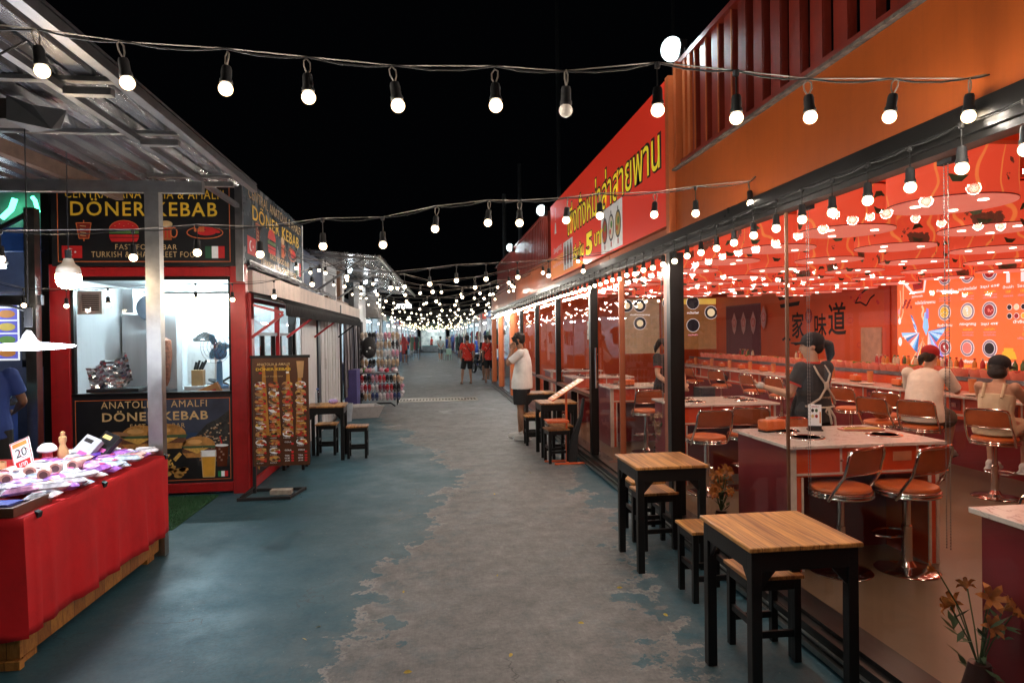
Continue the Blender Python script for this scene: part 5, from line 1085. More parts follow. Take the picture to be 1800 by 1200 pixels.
# black corrugated awning
AW = thing('black_awning', 'black ribbed awning on red brackets along the kiosk side', 'awning', (-1.8, 10.5, 2.1))
g = MB(); y = 7.45; vs = []; k = 0; ys = []
while y < 15.0: ys.append(y); y += .045
for i, y in enumerate(ys):
    dz = .018 if i % 2 else 0
    vs += [(-2.0, y, 2.19 + dz), (-1.66, y, 2.115 + dz), (-1.61, y, 2.06 + dz), (-1.60 - dz, y, 1.925 + dz)]
fs = []
for i in range(len(ys) - 1):
    for j in range(3): fs.append((i * 4 + j, i * 4 + 4 + j, i * 4 + 5 + j, i * 4 + 1 + j))
g.add(vs, fs, mat('awning_black', (.022, .022, .024), .75, 0, .4, 12, spec=.12)); par(g.build('awning_sheet', smooth=0, weld=False), AW)
for i, y in enumerate((7.55, 9.3, 11.4, 14.2)):
    m = red if i < 3 else blackf
    g = MB(); g.bar((-1.98, y, 2.06), (-1.66, y, 1.97), .03, .03, m).bar((-1.66, y, 1.955), (-2.0, y, 1.70), .03, .03, m); par(g.build('bracket'), AW)
# hanging plastic cloths / clothes line section Y 15-18
hg = [mat('hang_%d' % i, c, .8, 0, .3, 6, stretch=(6, 6, .5)) for i, c in enumerate([(.10, .10, .11), (.02, .02, .022), (.35, .33, .34), (.05, .05, .07), (.45, .2, .28), (.16, .15, .16)])]
random.seed(40); GP = []
for i in range(6):
    g = MB(); n = 10; vs = []
    for a in range(n + 1):
        for z_ in (0, .5, 1.0): vs.append((.03 * sin(a * 1.9 + z_), -.16 + .32 * a / n, -1.75 * z_ * (.8 + .04 * i)))
    g.add(vs, [(a * 3 + j, a * 3 + 3 + j, a * 3 + 4 + j, a * 3 + 1 + j) for a in range(n) for j in range(2)], hg[i]); o = g.build('hanging_garment', smooth=60, weld=False)
    GP.append([o, ['dark grey', 'black', 'pale grey', 'charcoal', 'pink', 'mid grey'][i], 0])
seq = [5, 2, 5, 1, 3, 0, 5, 2, 1, 4, 1, 0]
for k, i in enumerate(seq):
    o, cn, u = GP[i]; o2 = o if not u else dup(o); GP[i][2] = 1
    o2.location = (-1.97 + .03 * (k % 3), 15.0 + k * .27, 2.1); tag(o2, 'long %s garment hanging on the rail beyond the white panels' % cn, 'garment', '%s garments on the rail beyond the white panels' % cn)
g = MB(); g.tube([(-1.97, 14.7, 2.13), (-1.97, 18.6, 2.13)], .012, steel); o = g.build('garment_rail'); tag(o, 'steel rail carrying garments left of the lane', 'rail')
# second roof canopy
C2 = thing('metal_canopy', 'corrugated canopy with steel struts over the shoe shop', 'canopy', (-2.1, 18, 0))
g = MB(); vs = []; xs = []; y = 12.6; k = 0
while y < 24.5: ys_ = [0, 0, .04, .04][k % 4]; xs.append((y, ys_)); y += [.12, .03, .06, .03][k % 4]; k += 1
for (y, dz) in xs: vs += [(-4.2, y, 3.52 + dz), (-.98 + (y - 12.6) * .028, y, 3.22 + dz)]
g.add(vs, [(2 * i, 2 * i + 2, 2 * i + 3, 2 * i + 1) for i in range(len(xs) - 1)], cor); par(g.build('roof_sheet', smooth=0, weld=False), C2)
g = MB(); g.bar((-1.0, 12.6, 3.2), (-.66, 24.5, 3.2), .04, .06, alu); par(g.build('edge_rail'), C2)
for y in (12.9, 15.6, 18.6, 22.5):
    g = MB(); g.bar((-2.2, y, 2.6), (-1.3, y, 3.22), .04, .04, steel).bar((-3.9, y, 3.42), (-1.05, y, 3.19), .04, .05, steel); par(g.build('strut'), C2)
g = MB(); g.box((-2.15, 18.3, 0), (-2.02, 20.2, 3.2), white); par(g.build('column'), C2)
g = MB(); g.box((-1.95, 24.0, 0), (-1.85, 24.1, 3.2), white); par(g.build('column'), C2)
g = MB(); g.box((-2.6, 20.8, 2.55), (-1.7, 20.86, 3.1), mat('tarp_grey', (.25, .23, .22), .7)).box((-2.3, 20.7, 2.3), (-1.7, 22.2, 2.56), mat('tarp_grey', (0, 0, 0))); par(g.build('tarp'), C2)
for (y, z) in ((14.2, 3.12), (17.5, 3.15), (20.5, 3.12)):
    F = thing('shop_lamp', 'cool white bulb under the shoe shop canopy', 'lamp', (-1.75, y, z), 0, 'cool bulbs under the shoe shop canopy'); g = MB(); g.ell((0, 0, 0), (.05, .05, .06), emit('shop_cool', (.85, .95, 1), 35), 12, 8); g.build('lamp_glass', F); g = MB(); g.lathe([(.02, .04), (.02, .09)], (0, 0, 0), white, 10); g.build('socket', F)
# ================================================================== SHOE RACK + small left items
SR = thing('shoe_rack', 'black wire rack stand of slippers left of the lane', 'rack', (-1.35, 16.4, 0))
g = MB(); g.box((-1.85, 16.2, .80), (-.86, 16.7, .825), steel); par(g.build('shelf'), SR)
g = MB()
for x in (-1.82, -.9):
    for y in (16.22, 16.68): g.tube([(x, y, 0.03), (x, y, .8)], .014, black, 6)
g.tube([(-1.55, 16.2, .08), (-1.05, 16.2, .08), (-.95, 16.1, .02)], .02, black, 6)
for z in (.35, .55, .75): g.tube([(-1.85, 16.19, z), (-.86, 16.19, z)], .008, steel, 5)
for x in (-1.85, -.9): g.tube([(x, 16.72, .8), (x, 16.72, 1.95)], .012, steel, 6)
for z in (1.0, 1.2, 1.4, 1.6, 1.8): g.tube([(-1.86, 16.72, z), (-.88, 16.72, z)], .006, steel, 5)
par(g.build('rack_frame'), SR)
shc = [('red', (.5, .02, .03)), ('black', (.015, .015, .018)), ('white', (.7, .66, .66)), ('navy', (.03, .05, .16)), ('pink', (.62, .28, .36)), ('tan', (.48, .33, .2)), ('maroon', (.22, .02, .05)), ('cream', (.6, .5, .38))]
SP = []
for cn, c in shc:
    m = mat('shoe_' + cn, c, .6, 0, .25, 40); m2 = mat('shoe_in_' + cn, [min(1, x * .5 + .1) for x in c], .7)
    t = thing('slipper_pair', '%s pair of slippers hanging on the shoe rack' % cn, 'slippers', (0, 0, -5), 0, '%s slipper pairs on the shoe rack' % cn)
    for s in (-1, 1):
        g = MB(); g.ell((s * .048, 0, 0), (.042, .016, .10), m, 12, 8).ell((s * .048, -.02, .035), (.045, .035, .045), m, 10, 8).ell((s * .048, -.017, -.05), (.03, .006, .035), m2, 10, 6); g.build('slipper', t)
    SP.append([t, 0])
random.seed(77)
def put_slip(i, x, y, z, rz=0):
    P_, u = SP[i]; o = P_ if not u else dup(P_); SP[i][1] = 1; o.location = (x, y, z); o.rotation_euler.z = rz
for r, z in enumerate((.68, .46, .25)):
    for c in range(6): put_slip([6, 0, 3, 7, 1, 2, 4, 5][(r * 5 + c * 3 + random.randrange(3)) % 8], -1.78 + c * .175, 16.15, z)
for r in range(3): put_slip([7, 4, 2][r], -.80, 16.35 + r * .1, .62 - r * .17, 1.4)
for r, z in enumerate((1.72, 1.50, 1.28, 1.05)):
    for c in range(5): put_slip([7, 5, 7, 1, 2, 5, 4, 1][(r * 3 + c * 2 + random.randrange(2)) % 8], -1.72 + c * .19, 16.68, z)
pls = [('white', (.75, .7, .72)), ('pink', (.7, .35, .42)), ('green', (.12, .4, .05)), ('red', (.55, .05, .08))]
for j, (cn, c) in enumerate(pls):
    P_ = None
    for k in range([5, 4, 3, 2][j]):
        if P_ is None:
            g = MB(); g.ell((0, 0, .05), (.06, .055, .05), mat('plush_' + cn, c, .95, 0, .2, 60, bump=.6), 12, 8).ell((.03, 0, .10), (.02, .015, .02), mat('plush_' + cn, c), 8, 5); P_ = g.build('plush_slipper'); tag(P_, 'fluffy %s slipper on the top shelf of the shoe rack' % cn, 'slipper', 'fluffy %s slippers on the rack shelf' % cn); o = P_
        else: o = dup(P_)
        x = -1.78 + .07 * ((k * 4 + j * 3) % 13) if cn != 'green' else -1.80 + k * .09
        o.location = (x, 16.3 + .12 * (k % 3), .826)
bp_ = thing('backpack', 'black backpack hanging from the white column beside the shoe rack', 'backpack', (-1.46, 15.2, 1.25))
g = MB(); g.ell((0, 0, .2), (.17, .10, .25), blackm, 16, 12).ell((0, -.08, .1), (.12, .05, .12), blackm, 12, 8); g.build('pack_body', bp_)
g = MB(); g.tube([(0, 0, .42), (-.03, 0, .58), (.03, 0, .58), (0, 0, .42)], .01, blackm, 6).tube([(0, 0, .55), (0, 0, .9)], .006, steel, 5); g.build('strap', bp_)
g = MB(); g.ell((.03, -.135, .2), (.025, .008, .025), wh, 10, 6).ell((-.04, -.13, .12), (.015, .008, .015), wh, 10, 6); g.build('badge', bp_)
tb = thing('plastic_tub', 'pale grey plastic fish tub on the ground beyond the left table', 'tub', (-1.55, 14.2, 0), .3)
g = MB(); pg = mat('tub_grey', (.50, .50, .50), .5, 0, .08, 5, dirt=.3)
g.add([(-.30, -.3, .0), (.30, -.3, 0), (.30, .3, 0), (-.30, .3, 0), (-.40, -.38, .24), (.40, -.38, .24), (.40, .38, .24), (-.40, .38, .24), (-.37, -.35, .24), (.37, -.35, .24), (.37, .35, .24), (-.37, .35, .24), (-.28, -.28, .02), (.28, -.28, .02), (.28, .28, .02), (-.28, .28, .02)],
      [(0, 3, 2, 1), (0, 1, 5, 4), (1, 2, 6, 5), (2, 3, 7, 6), (3, 0, 4, 7), (4, 5, 9, 8), (5, 6, 10, 9), (6, 7, 11, 10), (7, 4, 8, 11), (8, 9, 13, 12), (9, 10, 14, 13), (10, 11, 15, 14), (11, 8, 12, 15), (12, 13, 14, 15)], pg).box((-.41, -.39, .235), (.41, -.37, .26), pg); g.build('tub_body', tb)
g = MB(); g.lathe([(.0001, 0), (.12, 0), (.15, .36), (.14, .36), (.11, .01), (.0001, .01)], (0, 0, 0), mat('bucket_blue', (.35, .42, .48), .4), 20); o = g.build('bucket', loc=(-1.78, 13.5, 0)); tag(o, 'pale blue bucket in front of the hanging garments', 'bucket')
g = MB(); g.box((-2.02, 15.2, 0), (-1.75, 15.9, .95), mat('purple_box', (.07, .06, .22), .5)); o = g.build('storage_unit'); tag(o, 'dark violet plastic drawer unit under the garments', 'drawer unit')
# ================================================================== FRONT LEFT STALL
FS = thing('market_stall', 'wooden stall counter clad in orange-brown boards, nearest on the left', 'stall', (-2.9, 4.5, 0))
sw = woodmat('stall_boards', (.50, .24, .055), (.30, .12, .025), .12, 1, .5, .35)
sw2 = woodmat('stall_boards_end', (.50, .24, .055), (.30, .12, .025), .12, 0, .5, .35)
g = MB(); g.box((-2.17, 3.66, .05), (-2.14, 5.34, .76), sw); g.box((-3.7, 3.64, .05), (-2.14, 3.66, .76), sw2).box((-3.7, 5.34, .05), (-2.14, 5.36, .76), sw2).box((-3.7, 3.62, .0), (-2.13, 3.66, .045), sw2)
par(g.build('board_cladding', bevel=.002), FS)
g = MB(); g.box((-3.75, 3.63, .745), (-2.12, 5.42, .775), mat('stall_top', (.55, .5, .5), .6)); par(g.build('tabletop'), FS)
for (x, y) in ((-2.28, 3.7), (-2.28, 5.2), (-3.6, 3.7), (-3.6, 5.2)):
    g = MB(); g.box((x, y, 0), (x + .12, y + .12, .048), sw); par(g.build('foot_block'), FS)
clm = mat('red_cloth', (.66, .010, .016), .85, 0, .14, 3, bump=.5, bs=7, dirt=.12)
random.seed(13); g = MB(); n = 60; m_ = 12; vs = []
path = []
for i in range(n + 1):
    t = i / n
    if t < .3: u = t / .3; x, y, nx, ny = -3.3 + u * (3.3 - 2.105), 3.60, 0, -1
    elif t < .32: x, y, nx, ny = -2.095, 3.61, .7, -.7
    elif t < .93: u = (t - .32) / .61; x, y, nx, ny = -2.09, 3.62 + u * 1.83, 1, 0
    else: u = (t - .93) / .07; x, y, nx, ny = -2.09 - u * .3, 5.46, 0, 1
    path.append((x, y, nx, ny, t))
zb = lambda t: .18 if t > .27 else .42 + (.27 - t) * .6
for (x, y, nx, ny, t) in path:
    for j in range(m_ + 1):
        s = j / m_; z = .782 - s * (.782 - zb(t))
        w = (.020 * sin(t * 52) + .012 * sin(t * 131 + 1) + .012 * sin(t * 23 + 2 * s)) * s ** 1.2 + .004 * s
        if .24 < t < .36: w += .035 * s
        vs.append((x + nx * max(w, -.006), y + ny * max(w, -.006), z))
g.add(vs, [(i * (m_ + 1) + j, (i + 1) * (m_ + 1) + j, (i + 1) * (m_ + 1) + j + 1, i * (m_ + 1) + j + 1) for i in range(n) for j in range(m_)], clm)
g.box((-3.4, 3.61, .777), (-2.1, 5.45, .783), clm)
rc = g.build('red_tablecloth', smooth=70, weld=False); so = rc.modifiers.new('s', 'SOLIDIFY'); so.thickness = .003; tag(rc, 'red cloth draped over the front and side of the near left stall', 'tablecloth')
g = MB(); P_ = None
for (x, y, r) in ((-2.083, 3.72, 0), (-2.083, 4.42, 0), (-2.083, 5.38, 0)):
    if P_ is None:
        g = MB(); g.add([(-.012, -.02, .012), (-.012, .02, .012), (.004, .02, -.03), (.004, -.02, -.03), (.012, -.02, .0), (.012, .02, .0)], [(0, 1, 2, 3), (3, 2, 5, 4), (4, 5, 1, 0), (0, 3, 4), (1, 5, 2)], black); P_ = g.build('binder_clip', bevel=.001); tag(P_, 'x', 'clip', 'black clips on the red cloth'); o = P_
    else: o = dup(P_)
    o.location = (x, y, .785); o['label'] = 'black clip on the red cloth edge, ' + {3.72: 'at the near corner', 4.42: 'in the middle', 5.38: 'at the far corner'}[y]
# packets of soap etc
pk = [('white', (.75, .72, .78)), ('lilac', (.42, .16, .60)), ('pink', (.72, .35, .55)), ('violet', (.14, .06, .38)), ('pale_blue', (.5, .62, .75)), ('peach', (.75, .45, .38))]
PK = []
for i, (cn, c) in enumerate(pk):
    m = mat('pack_' + cn, c, .25, 0, .35, 28, coat=.5); m2 = mat('packlabel_' + cn, [min(.85, x + .25) for x in c[::-1]], .3)
    t = thing('soap_packet', '%s glossy packet lying among the goods on the near left stall' % cn.replace('_', ' '), 'packet', (0, 0, -5), 0, '%s packets on the near left stall' % cn.replace('_', ' '))
    g = MB(); nx, ny = 10, 6; vs = []; random.seed(i)
    for sgn in (1, -1):
        for a in range(nx + 1):
            for b_ in range(ny + 1):
                u = a / nx * 2 - 1; w = b_ / ny * 2 - 1; h = .022 * max(0, (1 - u ** 4)) ** .6 * max(0, (1 - w ** 4)) ** .6
                vs.append((u * .085, w * .05, .024 + sgn * h + random.uniform(-.002, .002) * (abs(u) < 1 and abs(w) < 1)))
    K_ = (nx + 1) * (ny + 1)
    g.add(vs, [(a * (ny + 1) + b_, (a + 1) * (ny + 1) + b_, (a + 1) * (ny + 1) + b_ + 1, a * (ny + 1) + b_ + 1) for a in range(nx) for b_ in range(ny)] + [(K_ + a * (ny + 1) + b_ + 1, K_ + (a + 1) * (ny + 1) + b_ + 1, K_ + (a + 1) * (ny + 1) + b_, K_ + a * (ny + 1) + b_) for a in range(nx) for b_ in range(ny)], m)
    g.build('pouch', t)
    A = Art((0, 0, .049), (1, 0, 0), (0, 1, 0), step=.0006); A.ell(-.02, 0, .04, .026, m2, 1, n=14).ell(.035, .0, .018, .022, mat('packdot%d' % (i % 3), [(.05, .05, .1), (.6, .05, .2), (.2, .1, .5)][i % 3], .4), 2, n=10).rect(-.045, -.008, .005, .002, mat('packdot%d' % ((i + 1) % 3), [(.05, .05, .1), (.6, .05, .2), (.2, .1, .5)][(i + 1) % 3], .4), 3); A.build('packet_label', t)
    PK.append([t, 0])
random.seed(99)
for iy in range(17):
    for ix in range(7):
        x = -2.19 - ix * .135 + random.uniform(-.02, .02); y = 3.98 + iy * .085 + random.uniform(-.02, .02)
        if y > 5.32 or (x < -2.62 and y > 4.55): continue
        i = random.choices(range(6), [4, 4, 3, 2.2, 2.5, 2])[0]; P_, u = PK[i]; o = P_ if not u else dup(P_); PK[i][1] = 1
        o.location = (x, y, .786 + random.uniform(0, .018) + .028 * ((ix + iy) % 2) + .045 * max(0, (-2.3 - x))); o.rotation_euler = (random.uniform(-.15, .15), random.uniform(-.15, .15), random.uniform(-.5, .5) + (1.4 if random.random() < .3 else 0))
# rolls (peach tubes)
RP = None
for (x, y, r) in [(-2.72, 4.3, .3), (-2.62, 4.38, .2), (-2.52, 4.42, .5), (-2.42, 4.52, .4), (-2.35, 4.62, .1), (-2.8, 4.18, .2), (-2.55, 4.2, .9), (-2.38, 4.32, .4)]:
    if RP is None:
        g = MB(); T = Tm(rx=R_(90)); g.lathe([(.0001, -.06), (.034, -.06), (.036, 0), (.034, .06), (.0001, .06)], (0, 0, 0), mat('peach_roll', (.75, .42, .33), .3, 0, .2, 30, coat=.4), 18, T=T).lathe([(.0001, .061), (.022, .061), (.022, .059)], (0, 0, 0), mat('roll_end', (.12, .05, .05), .4), 14, T=T); RP = g.build('soap_roll'); tag(RP, 'peach wrapped roll lying among the packets on the near left stall', 'roll', 'peach wrapped rolls on the near left stall'); o = RP
    else: o = dup(RP)
    o.location = (x, y, .875); o.rotation_euler.z = r
g = MB(); g.box((-.24, -.17, .0), (.24, .17, .01), mat('tray_wood', (.12, .05, .03), .4)).box((-.24, -.17, .0105), (-.225, .17, .05), mat('tray_wood', (0, 0, 0))).box((.225, -.17, .0105), (.24, .17, .05), mat('tray_wood', (0, 0, 0))).box((-.2249, -.17, .0105), (.2249, -.155, .05), mat('tray_wood', (0, 0, 0))); o = g.build('display_tray', loc=(-2.38, 3.78, .786)); tag(o, 'dark wooden tray at the near corner of the left stall', 'tray')
tools_m = [mat('notebook_white', (.7, .72, .78), .4), mat('notebook_blue', (.08, .12, .45), .4), mat('notebook_yellow', (.75, .7, .35), .4)]
for i, (x, y, z, r) in enumerate([(-2.48, 3.80, .80, .1), (-2.36, 3.86, .80, -.1), (-2.55, 3.92, .815, .3)]):
    g = MB(); g.box((-.09, -.06, 0), (.09, .06, .012), tools_m[i]).box((-.07, -.045, .0125), (.03, -.03, .014), blackm); o = g.build('boxed_pen_set', loc=(x, y, z), rz=r); tag(o, ['white', 'blue', 'yellow'][i] + ' flat box in the dark tray on the near left stall', 'box')
# price card
pc = thing('price_card', 'white and red price card reading 20 leaning on the near left stall', 'price card', (-2.72, 4.72, .835), .1)
pc.scale = (.85,) * 3
T = Tm((0, 0, 0), R_(-28), R_(-24))
g = MB(); g.box((-.075, -.002, -.02), (.075, .002, .26), wh, T); g.build('card', pc)
A = Art(T @ V((0, -.004, .12)), T.to_3x3() @ V((1, 0, 0)), T.to_3x3() @ V((0, 0, 1))); A.frame(-.072, -.135, .072, .135, .006, flr, 1).rect(-.055, .085, .055, .12, mb_or, 1).text('20', 0, .03, .085, .075, ink, 2, .0).ring(.02, .02, .032, .04, .004, flr, 1).rect(-.055, -.12, .055, -.04, flr, 1).text('บาท', 0, -.075, .06, .035, wh, 2, .02); A.build('card_print', pc)
mj = thing('mushroom_jar', 'white mushroom-topped jar with a red ribbed base on the near left stall', 'jar', (-2.69, 4.92, .80))
mj.scale = (.68,) * 3
g = MB(); g.lathe([(.0001, 0), (.055, 0), (.055, .10), (.05, .105), (.05, .12), (.045, .125), (.045, .16), (.04, .165)], (0, 0, 0), mat('jar_red', (.55, .06, .07), .35), 24); g.build('jar_base', mj)
g = MB(); g.lathe([(.04, .155), (.045, .17), (.085, .175), (.09, .19), (.08, .22), (.05, .25), (.0001, .262)], (0, 0, 0), wh, 24); g.build('lid', mj)
g = MB()
for k in range(9): a = k * .7; g.ell((.07 * cos(a), .07 * sin(a), .215), (.008, .008, .006), flr, 8, 5)
g.build('spot', mj)
wl = mat('turned_wood', (.58, .32, .14), .35, 0, .15, 14)
g = MB(); g.lathe([(.0001, 0), (.06, 0), (.06, .02), (.03, .04), (.045, .10), (.05, .14), (.028, .2), (.024, .22), (.036, .25), (.034, .285), (.016, .30), (.022, .315), (.02, .335), (.0001, .345)], (0, 0, 0), wl, 24); o = g.build('pepper_mill', loc=(-2.62, 4.98, .80)); o.scale = (.72,) * 3; tag(o, 'turned wooden mill standing behind the mushroom jar', 'mill')
g = MB(); g.lathe([(.0001, 0), (.075, 0), (.075, .11), (.07, .11), (.07, .01), (.0001, .01)], (0, 0, 0), wl, 10).tube([(-.075, 0, .09), (-.12, 0, .12), (-.12, 0, .04), (-.075, 0, .03)], .01, wl, 6); o = g.build('wooden_mug', loc=(-2.86, 4.62, .79)); tag(o, 'small wooden mug behind the price card', 'mug')
g = MB(); g.box((-.2, -.02, 0), (.2, .12, .015), wl); o = g.build('wooden_board', loc=(-2.64, 4.88, .787), rz=.2); tag(o, 'wooden board under the mushroom jar', 'board')
for i, (x, y, z, rx, rz, m, lab) in enumerate([(-2.43, 5.10, .88, -42, -.35, blackm, 'black glossy carton leaning at the back of the goods'), (-2.52, 5.02, .87, -42, -.35, mat('carton_silver', (.55, .58, .62), .3, .3), 'silver white carton leaning beside the black one')]):
    t = thing('display_carton', lab, 'carton', (x, y, z), rz); T = Tm((0, 0, 0), R_(rx), R_(18), 0)
    g = MB(); g.box((-.07, -.02, -.09), (.07, .02, .14), m, T); g.build('carton_body', t, bevel=.003)
    A = Art(T @ V((0, -.021, .02)), T.to_3x3() @ V((1, 0, 0)), T.to_3x3() @ V((0, 0, 1))); A.rect(-.066, -.105, .066, .125, mat('carton_face%d' % i, [(.012, .012, .014), (.5, .53, .57)][i], .25), .5).rect(-.05, .07, .02, .1, mb_y if i == 0 else ink, 1).rect(-.02, -.03, .05, -.0, mat('mag', (.6, .1, .35), .4), 1).rect(-.06, -.1, .06, -.09, wh, 1); A.build('carton_print', t)
g = MB(); g.box((-.06, -.035, 0), (.06, .035, .045), wh); o = g.build('small_white_box', loc=(-2.2, 5.30, .82), bevel=.004); tag(o, 'small white box at the far corner of the near left stall', 'box')
g = MB(); g.lathe([(.0001, 0), (.08, 0), (.12, .09), (.115, .09), (.075, .008), (.0001, .008)], (0, 0, 0), mat('cream_bowl', (.62, .55, .42), .4), 22); o = g.build('cream_bowl', loc=(-2.62, 3.98, .83)); tag(o, 'cream bowl at the left end of the goods', 'bowl')
bfan = thing('round_fan', 'dark round fan at the left edge behind the goods', 'fan', (-3.03, 4.6, .93)); T = Tm((0, 0, .06), R_(75), 0, R_(-20))
g = MB()
for r in (.15, .12, .09, .06, .03): g.tube([T @ V((r * cos(2 * pi * k / 30), r * sin(2 * pi * k / 30), .01)) for k in range(30)], .002, steel, 5, closed=True)
for k in range(36): a = 2 * pi * k / 36; g.tube([T @ V((.02 * cos(a), .02 * sin(a), .012)), T @ V((.15 * cos(a), .15 * sin(a), .008))], .0016, steel, 4)
g.build('cage', bfan); g = MB(); g.lathe([(.0001, -.05), (.15, -.05), (.155, 0), (.15, .003)], (0, 0, 0), blackm, 30, T=T).lathe([(.0001, -.15), (.06, -.15), (.07, -.06)], (0, 0, 0), blackm, 20, T=T); g.build('housing', bfan)
# stall lamps
LP = thing('pan_lamp', 'flat white pan lamp glaring over the goods of the left stall', 'lamp', (-2.50, 4.4, 1.655))
g = MB(); g.lathe([(.012, .10), (.03, .07), (.045, .04), (.07, .024)], (0, 0, 0), mat('lamp_enamel', (.6, .6, .62), .35), 40); g.build('lamp_shade', LP)
g = MB(); g.lathe([(.0001, -.026), (.08, -.024), (.17, -.018), (.235, -.008), (.246, -.001), (.235, .006), (.10, .020), (.0001, .021)], (0, 0, 0), emit('pan_glow', (.80, .86, 1.0), 40), 40); g.build('lamp_disc', LP)
g = MB(); g.lathe([(.0001, .24), (.022, .24), (.022, .12), (.0001, .12)], (0, 0, 0), blackm, 12).tube([(0, 0, .24), (0, 0, 1.38)], .004, blackm, 5).tube([(0, 0, .22), (-.1, 0, .25), (-.5, .1, .30)], .008, blackm, 6); g.build('cord', LP)
WB = thing('bulb_lamp', 'large warm drum-shaped bulb hanging before the kebab kiosk', 'lamp', (-2.57, 5.0, 2.13))
g = MB(); g.lathe([(.0001, -.075), (.035, -.072), (.062, -.055), (.075, -.03), (.078, .0), (.076, .028)], (0, 0, 0), emit('bulb_big', (1, .74, .45), 130), 28); g.build('lamp_glass', WB)
g = MB(); g.lathe([(.077, .028), (.076, .06), (.066, .085), (.04, .105), (.028, .14), (.0001, .14)], (0, 0, 0), mat('bulb_base', (.62, .56, .48), .5, em=.15, emc=(1, .75, .5)), 28).lathe([(.02, .13), (.022, .2), (.0001, .2)], (0, 0, 0), blackm, 12).tube([(0, 0, .2), (0, 0, .9)], .004, blackm, 5); g.build('lamp_base', WB)
# ================================================================== BLUE FOOD STALL (far left)
BSx = thing('blue_food_stall', 'blue counter stall with wire grid and food trays, left of the kebab kiosk', 'stall', (-4.6, 7.0, 0))
blu = mat('stall_blue', (.015, .06, .30), .4, 0, .3, 3)
g = MB(); g.box((-5.8, 6.8, .0), (-4.15, 7.1, 1.06), blu); par(g.build('front_panel'), BSx)
g = MB(); g.box((-5.8, 6.75, 1.061), (-4.13, 7.5, 1.09), blackm); par(g.build('worktop'), BSx)
g = MB()
for k in range(16): g.tube([(-4.9 + k * .05, 6.77, .2), (-4.9 + k * .05, 6.77, 1.04)], .0025, wh, 4)
for k in range(17): g.tube([(-4.9, 6.765, .24 + k * .05), (-4.15, 6.765, .24 + k * .05)], .0025, wh, 4)
par(g.build('wire_grid', smooth=0), BSx)
g = MB(); g.box((-6.2, 7.3, 2.62), (-4.12, 7.4, 2.86), mat('canopy_blue', (.02, .08, .32), .5, em=.03)).box((-6.4, 8.6, 0), (-4.15, 8.7, 3.2), mat('backwall_blue', (.12, .14, .25), .6)).box((-6.2, 7.3, 2.2), (-4.15, 8.6, 2.22), mat('soffit_blue', (.18, .22, .34), .5)); par(g.build('valance'), BSx)
g = MB(); g.box((-4.62, 8.0, 1.4), (-4.2, 8.1, 2.16), mat('fridge_dark', (.012, .014, .02), .2)); par(g.build('cabinet'), BSx)
A = Art((-4.95, 7.95, 1.9), (1, 0, 0), (0, 0, 1)); mbw = mat('menu_lit', (.6, .6, .6), .5, em=.8, emc=(.9, .95, 1)); bl_ = mat('menu_blue', (.1, .1, .5), .5, em=.5, emc=(.2, .2, .8))
A.rect(-.42, -.42, .34, .34, mbw, 1)
random.seed(8)
for i in range(3):
    for j in range(5):
        A.rect(-.39 + i * .245, .18 - j * .145, -.17 + i * .245, .31 - j * .145, bl_, 2).ell(-.28 + i * .245, .245 - j * .145, .09, .045, mat('menu_dish%d' % ((i + j) % 3), [(.5, .2, .05), (.6, .45, .1), (.15, .3, .08)][(i + j) % 3], .5, em=.5), 3, n=12)
par(A.build('menu_board'), BSx)
fl2 = thing('tube_lamp', 'white tube lamp of the blue food stall', 'lamp', (-4.6, 7.6, 2.5)); g = MB(); g.box((-.35, -.04, -.02), (.05, .04, .02), emit('tube_blue', (.8, .95, 1), 38)); g.build('lamp_tube', fl2); g = MB(); g.box((-.37, -.045, .021), (.07, .045, .05), white); g.build('lamp_body', fl2)
g = MB(); g.box((-5.6, 7.6, 2.12), (-4.9, 7.64, 2.16), emit('tube_blue', (1, 1, 1), 20)); o = g.build('tube_lamp'); tag(o, 'white tube lamp inside the blue food stall above its trays', 'lamp')
random.seed(14)
for k in range(9):
    c = random.choice([(.5, .1, .03), (.1, .3, .05), (.6, .55, .5), (.15, .35, .4), (.4, .1, .1)]); nm = {(.5, .1, .03): 'orange', (.1, .3, .05): 'green', (.6, .55, .5): 'pale', (.15, .35, .4): 'teal', (.4, .1, .1): 'red'}[c]
    g = MB(); g.ell((0, 0, .07), (.10, .09, .07), mat('food_' + nm + 'x', c, .4, 0, .5, 30), 12, 8).lathe([(.0001, 0), (.10, 0), (.11, .05), (.1, .055)], (0, 0, 0), glass2, 16)
    o = g.build('food_container', loc=(-5.3 + k * .135, 6.95 + .2 * (k % 2), 1.092)); tag(o, nm + ' food in a clear tub on the blue stall counter', 'food tub', nm + ' food tubs on the blue stall')
g = MB(); g.lathe([(.0001, 0), (.04, 0), (.042, .2), (.02, .24), (.02, .26)], (0, 0, 0), pet, 14); o = g.build('water_bottle', loc=(-4.35, 6.85, 1.092)); tag(o, 'clear bottle on the blue stall counter', 'bottle')
ns = thing('neon_sign', 'green neon stroke sign on the roof left of the kebab kiosk', 'neon sign', (-4.7, 8.0, 3.2))
ng = emit('neon_green', (.1, 1, .45), 6); g = MB(); g.tube([(-.10, 0, -.12), (0, 0, -.02), (.04, 0, .1)], .03, ng, 8).tube([(.28, 0, -.05), (.25, 0, .08), (.22, 0, .12)], .022, ng, 8); g.build('neon_tube', ns)
g = MB(); g.box((-1.6, .1, -.3), (.6, .16, .6), mat('sign_pale', (.25, .28, .3), .5)); g.build('backing', ns)
